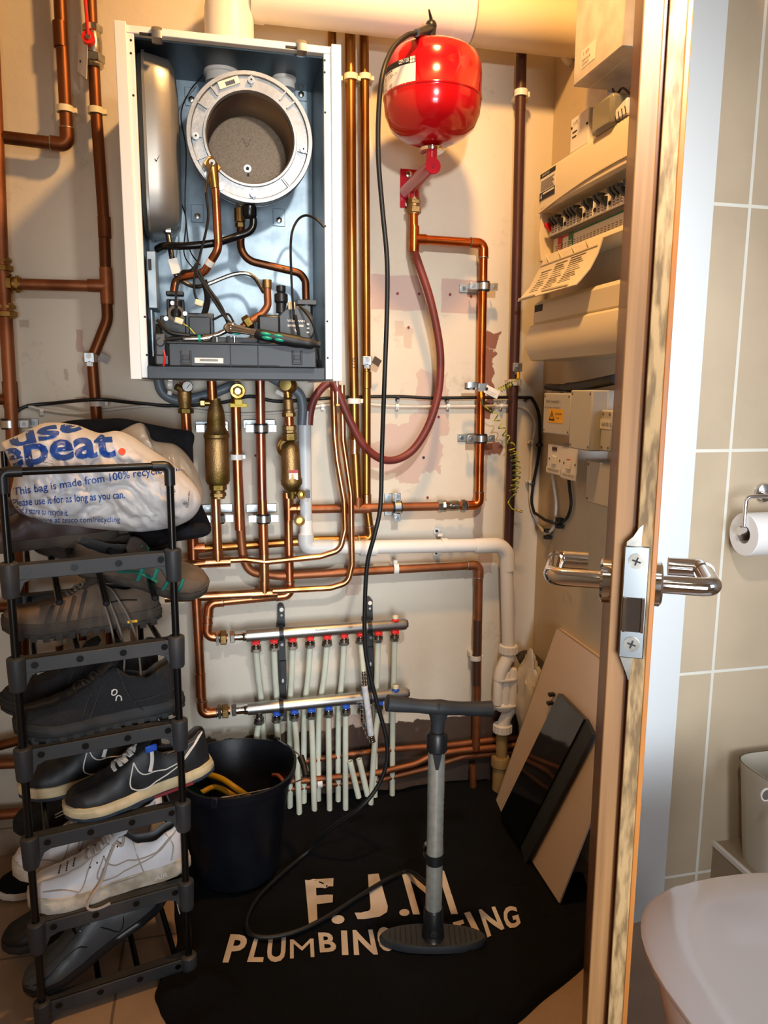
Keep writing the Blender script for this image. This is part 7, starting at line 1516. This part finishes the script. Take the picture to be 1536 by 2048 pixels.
s = Shoe('leather_shoe', 'dark brown shoe behind the brown leather one under the bag', RT(14, 1052, .27), RT(220, 1040, .27), .27, 'leather_brown', 'hike_sole', 'lace_grey', H=H_LOW, sole=.07)
# dress shoes
s = Shoe('dress_shoe', 'grey leather lace up shoe tilted on the lowest tier', RK(.012, .055, TZ[0]+.012), RK(.235, .07, TZ[0]+.105), .275, 'leather_grey', 'leather_dark', 'leather_dark', H=H_LOW, sole=.06, outm=None, lining='lining')
s.tongue('leather_grey'); s.laces(3, t0=.46, t1=.56, r=.0028, m='leather_dark')
s.stitch([(.99, .75), (.90, .62), (.80, .72), (.70, .8), (.60, .72), (.55, .45)], r=.0014, m='leather_dark'); s.stitch([(.48, .95), (.40, .5), (.34, .15), (.28, .45), (.26, .98)], r=.0012, m='leather_dark'); s.stitch([(.05, .3), (.14, .6), (.18, .98)], r=.0012, m='leather_dark')
mb = MB(); [mb.sphere(s.side(t, .97, .0015), .0022, 8, 5) for t in (.42, .48, .54)]; mb.build('eyelet', 'zinc', s.root)
s = Shoe('dress_shoe', 'dark leather lace up shoe behind the grey one on the lowest tier', RK(-.035, .19, TZ[0]+.008), RK(.21, .20, TZ[0]+.06), .275, 'leather_dark', 'hike_sole', 'leather_dark', H=H_LOW, sole=.06)
s = Shoe('running_shoe', 'black shoe with two white stripes seen low behind the white sneakers', RK(-.02, .33, TZ[1]+.012), RK(.25, .33, TZ[1]+.012), .28, 'mesh_black', 'sole_black', 'leather_dark', H=H_RUN, sole=.08)
for v in (.5, .62): MB().tube([s.side(.72, v, .001), s.side(.64, v, .001)], .0022, 6, flat=.4).build('white_stripe', 'label_white', s.root)
s = Shoe('running_shoe', 'dark running shoe on the floor at the left of the rack', PZ(2, 1795, .004), PZ(2, 1795, .004)+ex*.26+ey*.05, .27, 'black_fabric', 'label_white', 'leather_dark', H=H_RUN, sole=.06)
MB().tube(spline([RK(RWd-.018, .02, TZ[1]-.012), RK(RWd-.016, .015, TZ[1]-.035), RK(RWd-.012, .012, TZ[1]-.058)], 5), .0026, 8, flat=.4).build('x', 'lace_white')
lc = [o for o in COL.objects if o.name == 'x'][0]; lc.name = 'shoelace'; tag(lc, 'white shoelace end hanging below the second tier at the right post', 'shoelace')
# ================================================================== CARRIER BAG AND BLACK CLOTH
def blob(nm, m_, outline, Yc, dep, root=None, amp=.012, seed=0, fr=9, rings=44, lab=None):
    n = 150; pts = spline([PY(x, y, Yc) for x, y in outline]+[PY(*outline[0], Yc)], 8)[:-1]; c = sum(pts, V())/len(pts)
    P_ = [pts[int(i*len(pts)/n)] for i in range(n)]; vv = []
    def disp(p, t): 
        q = V((p.x*fr+seed, p.z*fr*.8+p.x*3, seed*1.3)); a = noise.noise(q); b_ = noise.noise(q*2.3+V((3, 1, 0))); r_ = max(0, 1-abs(b_)*4); c_ = noise.noise(q*4.5+V((0, 7, 2))); r2 = max(0, 1-abs(c_)*4); d_ = noise.noise(q*9+V((5, 1, 4))); return (a*.6+.5*(r_-.3)+.28*(r2-.3)+.08*d_)*amp-(.0045*max(0, 1-abs(noise.noise(V((p.x*17+p.z*9+seed, p.z*4-p.x*3, 2.7))))*7) if amp > .013 else 0)
    for sgn in (-1, 1):
        for j in range(rings+1):
            t = math.sin(PI/2*j/rings) if sgn < 0 else math.sin(PI/2*(rings-j)/rings)
            if sgn > 0 and j == 0: continue
            for k in range(n):
                p = c+(P_[k]-c)*t; y = math.sqrt(max(0, 1-t**2.6))*dep; q = p+UY*(sgn*y); q.y += disp(p+UY*sgn*.3, t)*(1-t**6)*1.0; q.z += disp(p+UX*2, t)*.4*(1-t**8); vv.append(q)
    R_ = 2*rings+1; mb = MB(); mb.add(vv, [(i*n+k, i*n+(k+1) % n, (i+1)*n+(k+1) % n, (i+1)*n+k) for i in range(R_-1) for k in range(n)])
    return mb, vv
mb, _ = blob('bag', 'bag_plastic', [(4, 884), (45, 866), (90, 846), (150, 850), (195, 866), (232, 862), (262, 872), (300, 898), (340, 925), (385, 965), (402, 1000), (388, 1032), (350, 1052), (290, 1061), (220, 1058), (150, 1050), (90, 1042), (42, 1022), (24, 990), (30, 950), (20, 915)], 1.50, .10, amp=.026, seed=2)
bag = thing('carrier_bag', 'crumpled white plastic carrier bag with blue recycling text on the rack', 'carrier bag', PY(205, 1058, 1.50))
bo_ = mb.build('bag_body', 'bag_plastic', bag, angle=180)
me = bo_.data; bw_ = V(bag['_w']); bvh = BVHTree.FromPolygons([v.co+bw_ for v in me.vertices], [tuple(p.vertices) for p in me.polygons])
def onbag(x, y, d=.0016):
    h = bvh.ray_cast(O, ray(x, y).normalized())
    return (h[0]-ray(x, y).normalized()*d) if h[0] is not None else None
def bagtext(mb, s_, x0, y0, x1, y1, hpx, bold=0, cut=6, bend=0):
    e = V((x1-x0, y1-y0, 0)); L = e.length; e.normalize(); nv = V((e.y, -e.x, 0))
    text_on(mb, s_, None, None, None, hpx, L, bold=bold, cut=cut, fn=lambda x, y: onbag(x0+e.x*x+nv.x*y, y0+e.y*x+nv.y*y-bend*math.sin(PI*x/L)))
mb = MB(); bagtext(mb, 'use', 22, 893, 178, 852, 36, .03, 5, -4); bagtext(mb, 'repeat', -38, 952, 232, 912, 58, .025, 5, 10); flatbuild(mb, 'large_print', 'bag_blue', bag)
mb = MB(); q = [onbag(244+7.5*math.cos(2*PI*k/20), 903+7*math.sin(2*PI*k/20), .002) for k in range(20)]; mb.add(q, [tuple(range(20))]); flatbuild(mb, 'red_dot', 'bag_red', bag)
mb = MB(); bagtext(mb, 'This bag is made from 100% recycled plastic', 28, 991, 392, 936, 15.5, .01, 5); bagtext(mb, 'Please use it for as long as you can.', 26, 1013, 250, 996, 15, .01, 5); bagtext(mb, 'Find a store to recycle it.', 30, 1026, 136, 1032, 13, .005, 5); bagtext(mb, 'more at tesco.com/recycling', 74, 1046, 240, 1044, 11, 0, 5); flatbuild(mb, 'small_print', 'bag_blue', bag)
mb = MB()
for k in range(11):
    y = 978+k*3.1; x0_ = 344-k*.3; q = [onbag(x0_+dx, y+dx*.12+dy, .002) for dx, dy in ((0, 0), (36, 0), (36, 1.3+(k % 3)*.5), (0, 1.3+(k % 3)*.5))]
    if all(v is not None for v in q): mb.add(q, [(0, 1, 2, 3)])
flatbuild(mb, 'barcode', 'bag_grey', bag)
mb, _ = blob('b', 'bag_clear', [(232, 866), (282, 846), (305, 880), (352, 890), (385, 925), (405, 975), (406, 1000), (390, 1020), (330, 1040), (260, 1000)], 1.60, .05, amp=.02, seed=8)
mb.build('loose_side', 'bag_clear', bag, angle=180)
mb, _ = blob('c', 'black_fabric', [(92, 856), (140, 841), (200, 838), (245, 837), (300, 848), (340, 856), (386, 866), (385, 905), (390, 960), (404, 1010), (420, 1066), (345, 1084), (288, 1101), (262, 1078), (180, 1062), (110, 1000)], 1.66, .06, amp=.012, seed=5, fr=6)
tag(mb.build('black_cloth', 'black_fabric', angle=180), 'black fabric bag bundled behind the carrier bag on the rack', 'cloth')
mb, _ = blob('c', 'black_fabric', [(256, 1062), (300, 1058), (360, 1052), (408, 1046), (419, 1066), (380, 1074), (345, 1084), (288, 1101), (270, 1085)], 1.52, .02, amp=.004, seed=6)
tag(mb.build('black_cloth', 'black_fabric', angle=180), 'flap of black cloth hanging out under the carrier bag', 'cloth')
# ================================================================== tidy
for o in COL.objects:
    for k in ('_w', '_p'):
        if k in o: del o[k]
for o in COL.objects:
    if o.parent is None and o.type in ('MESH', 'EMPTY') and 'label' not in o and o.get('kind') != 'structure': print('NOLABEL', o.name)
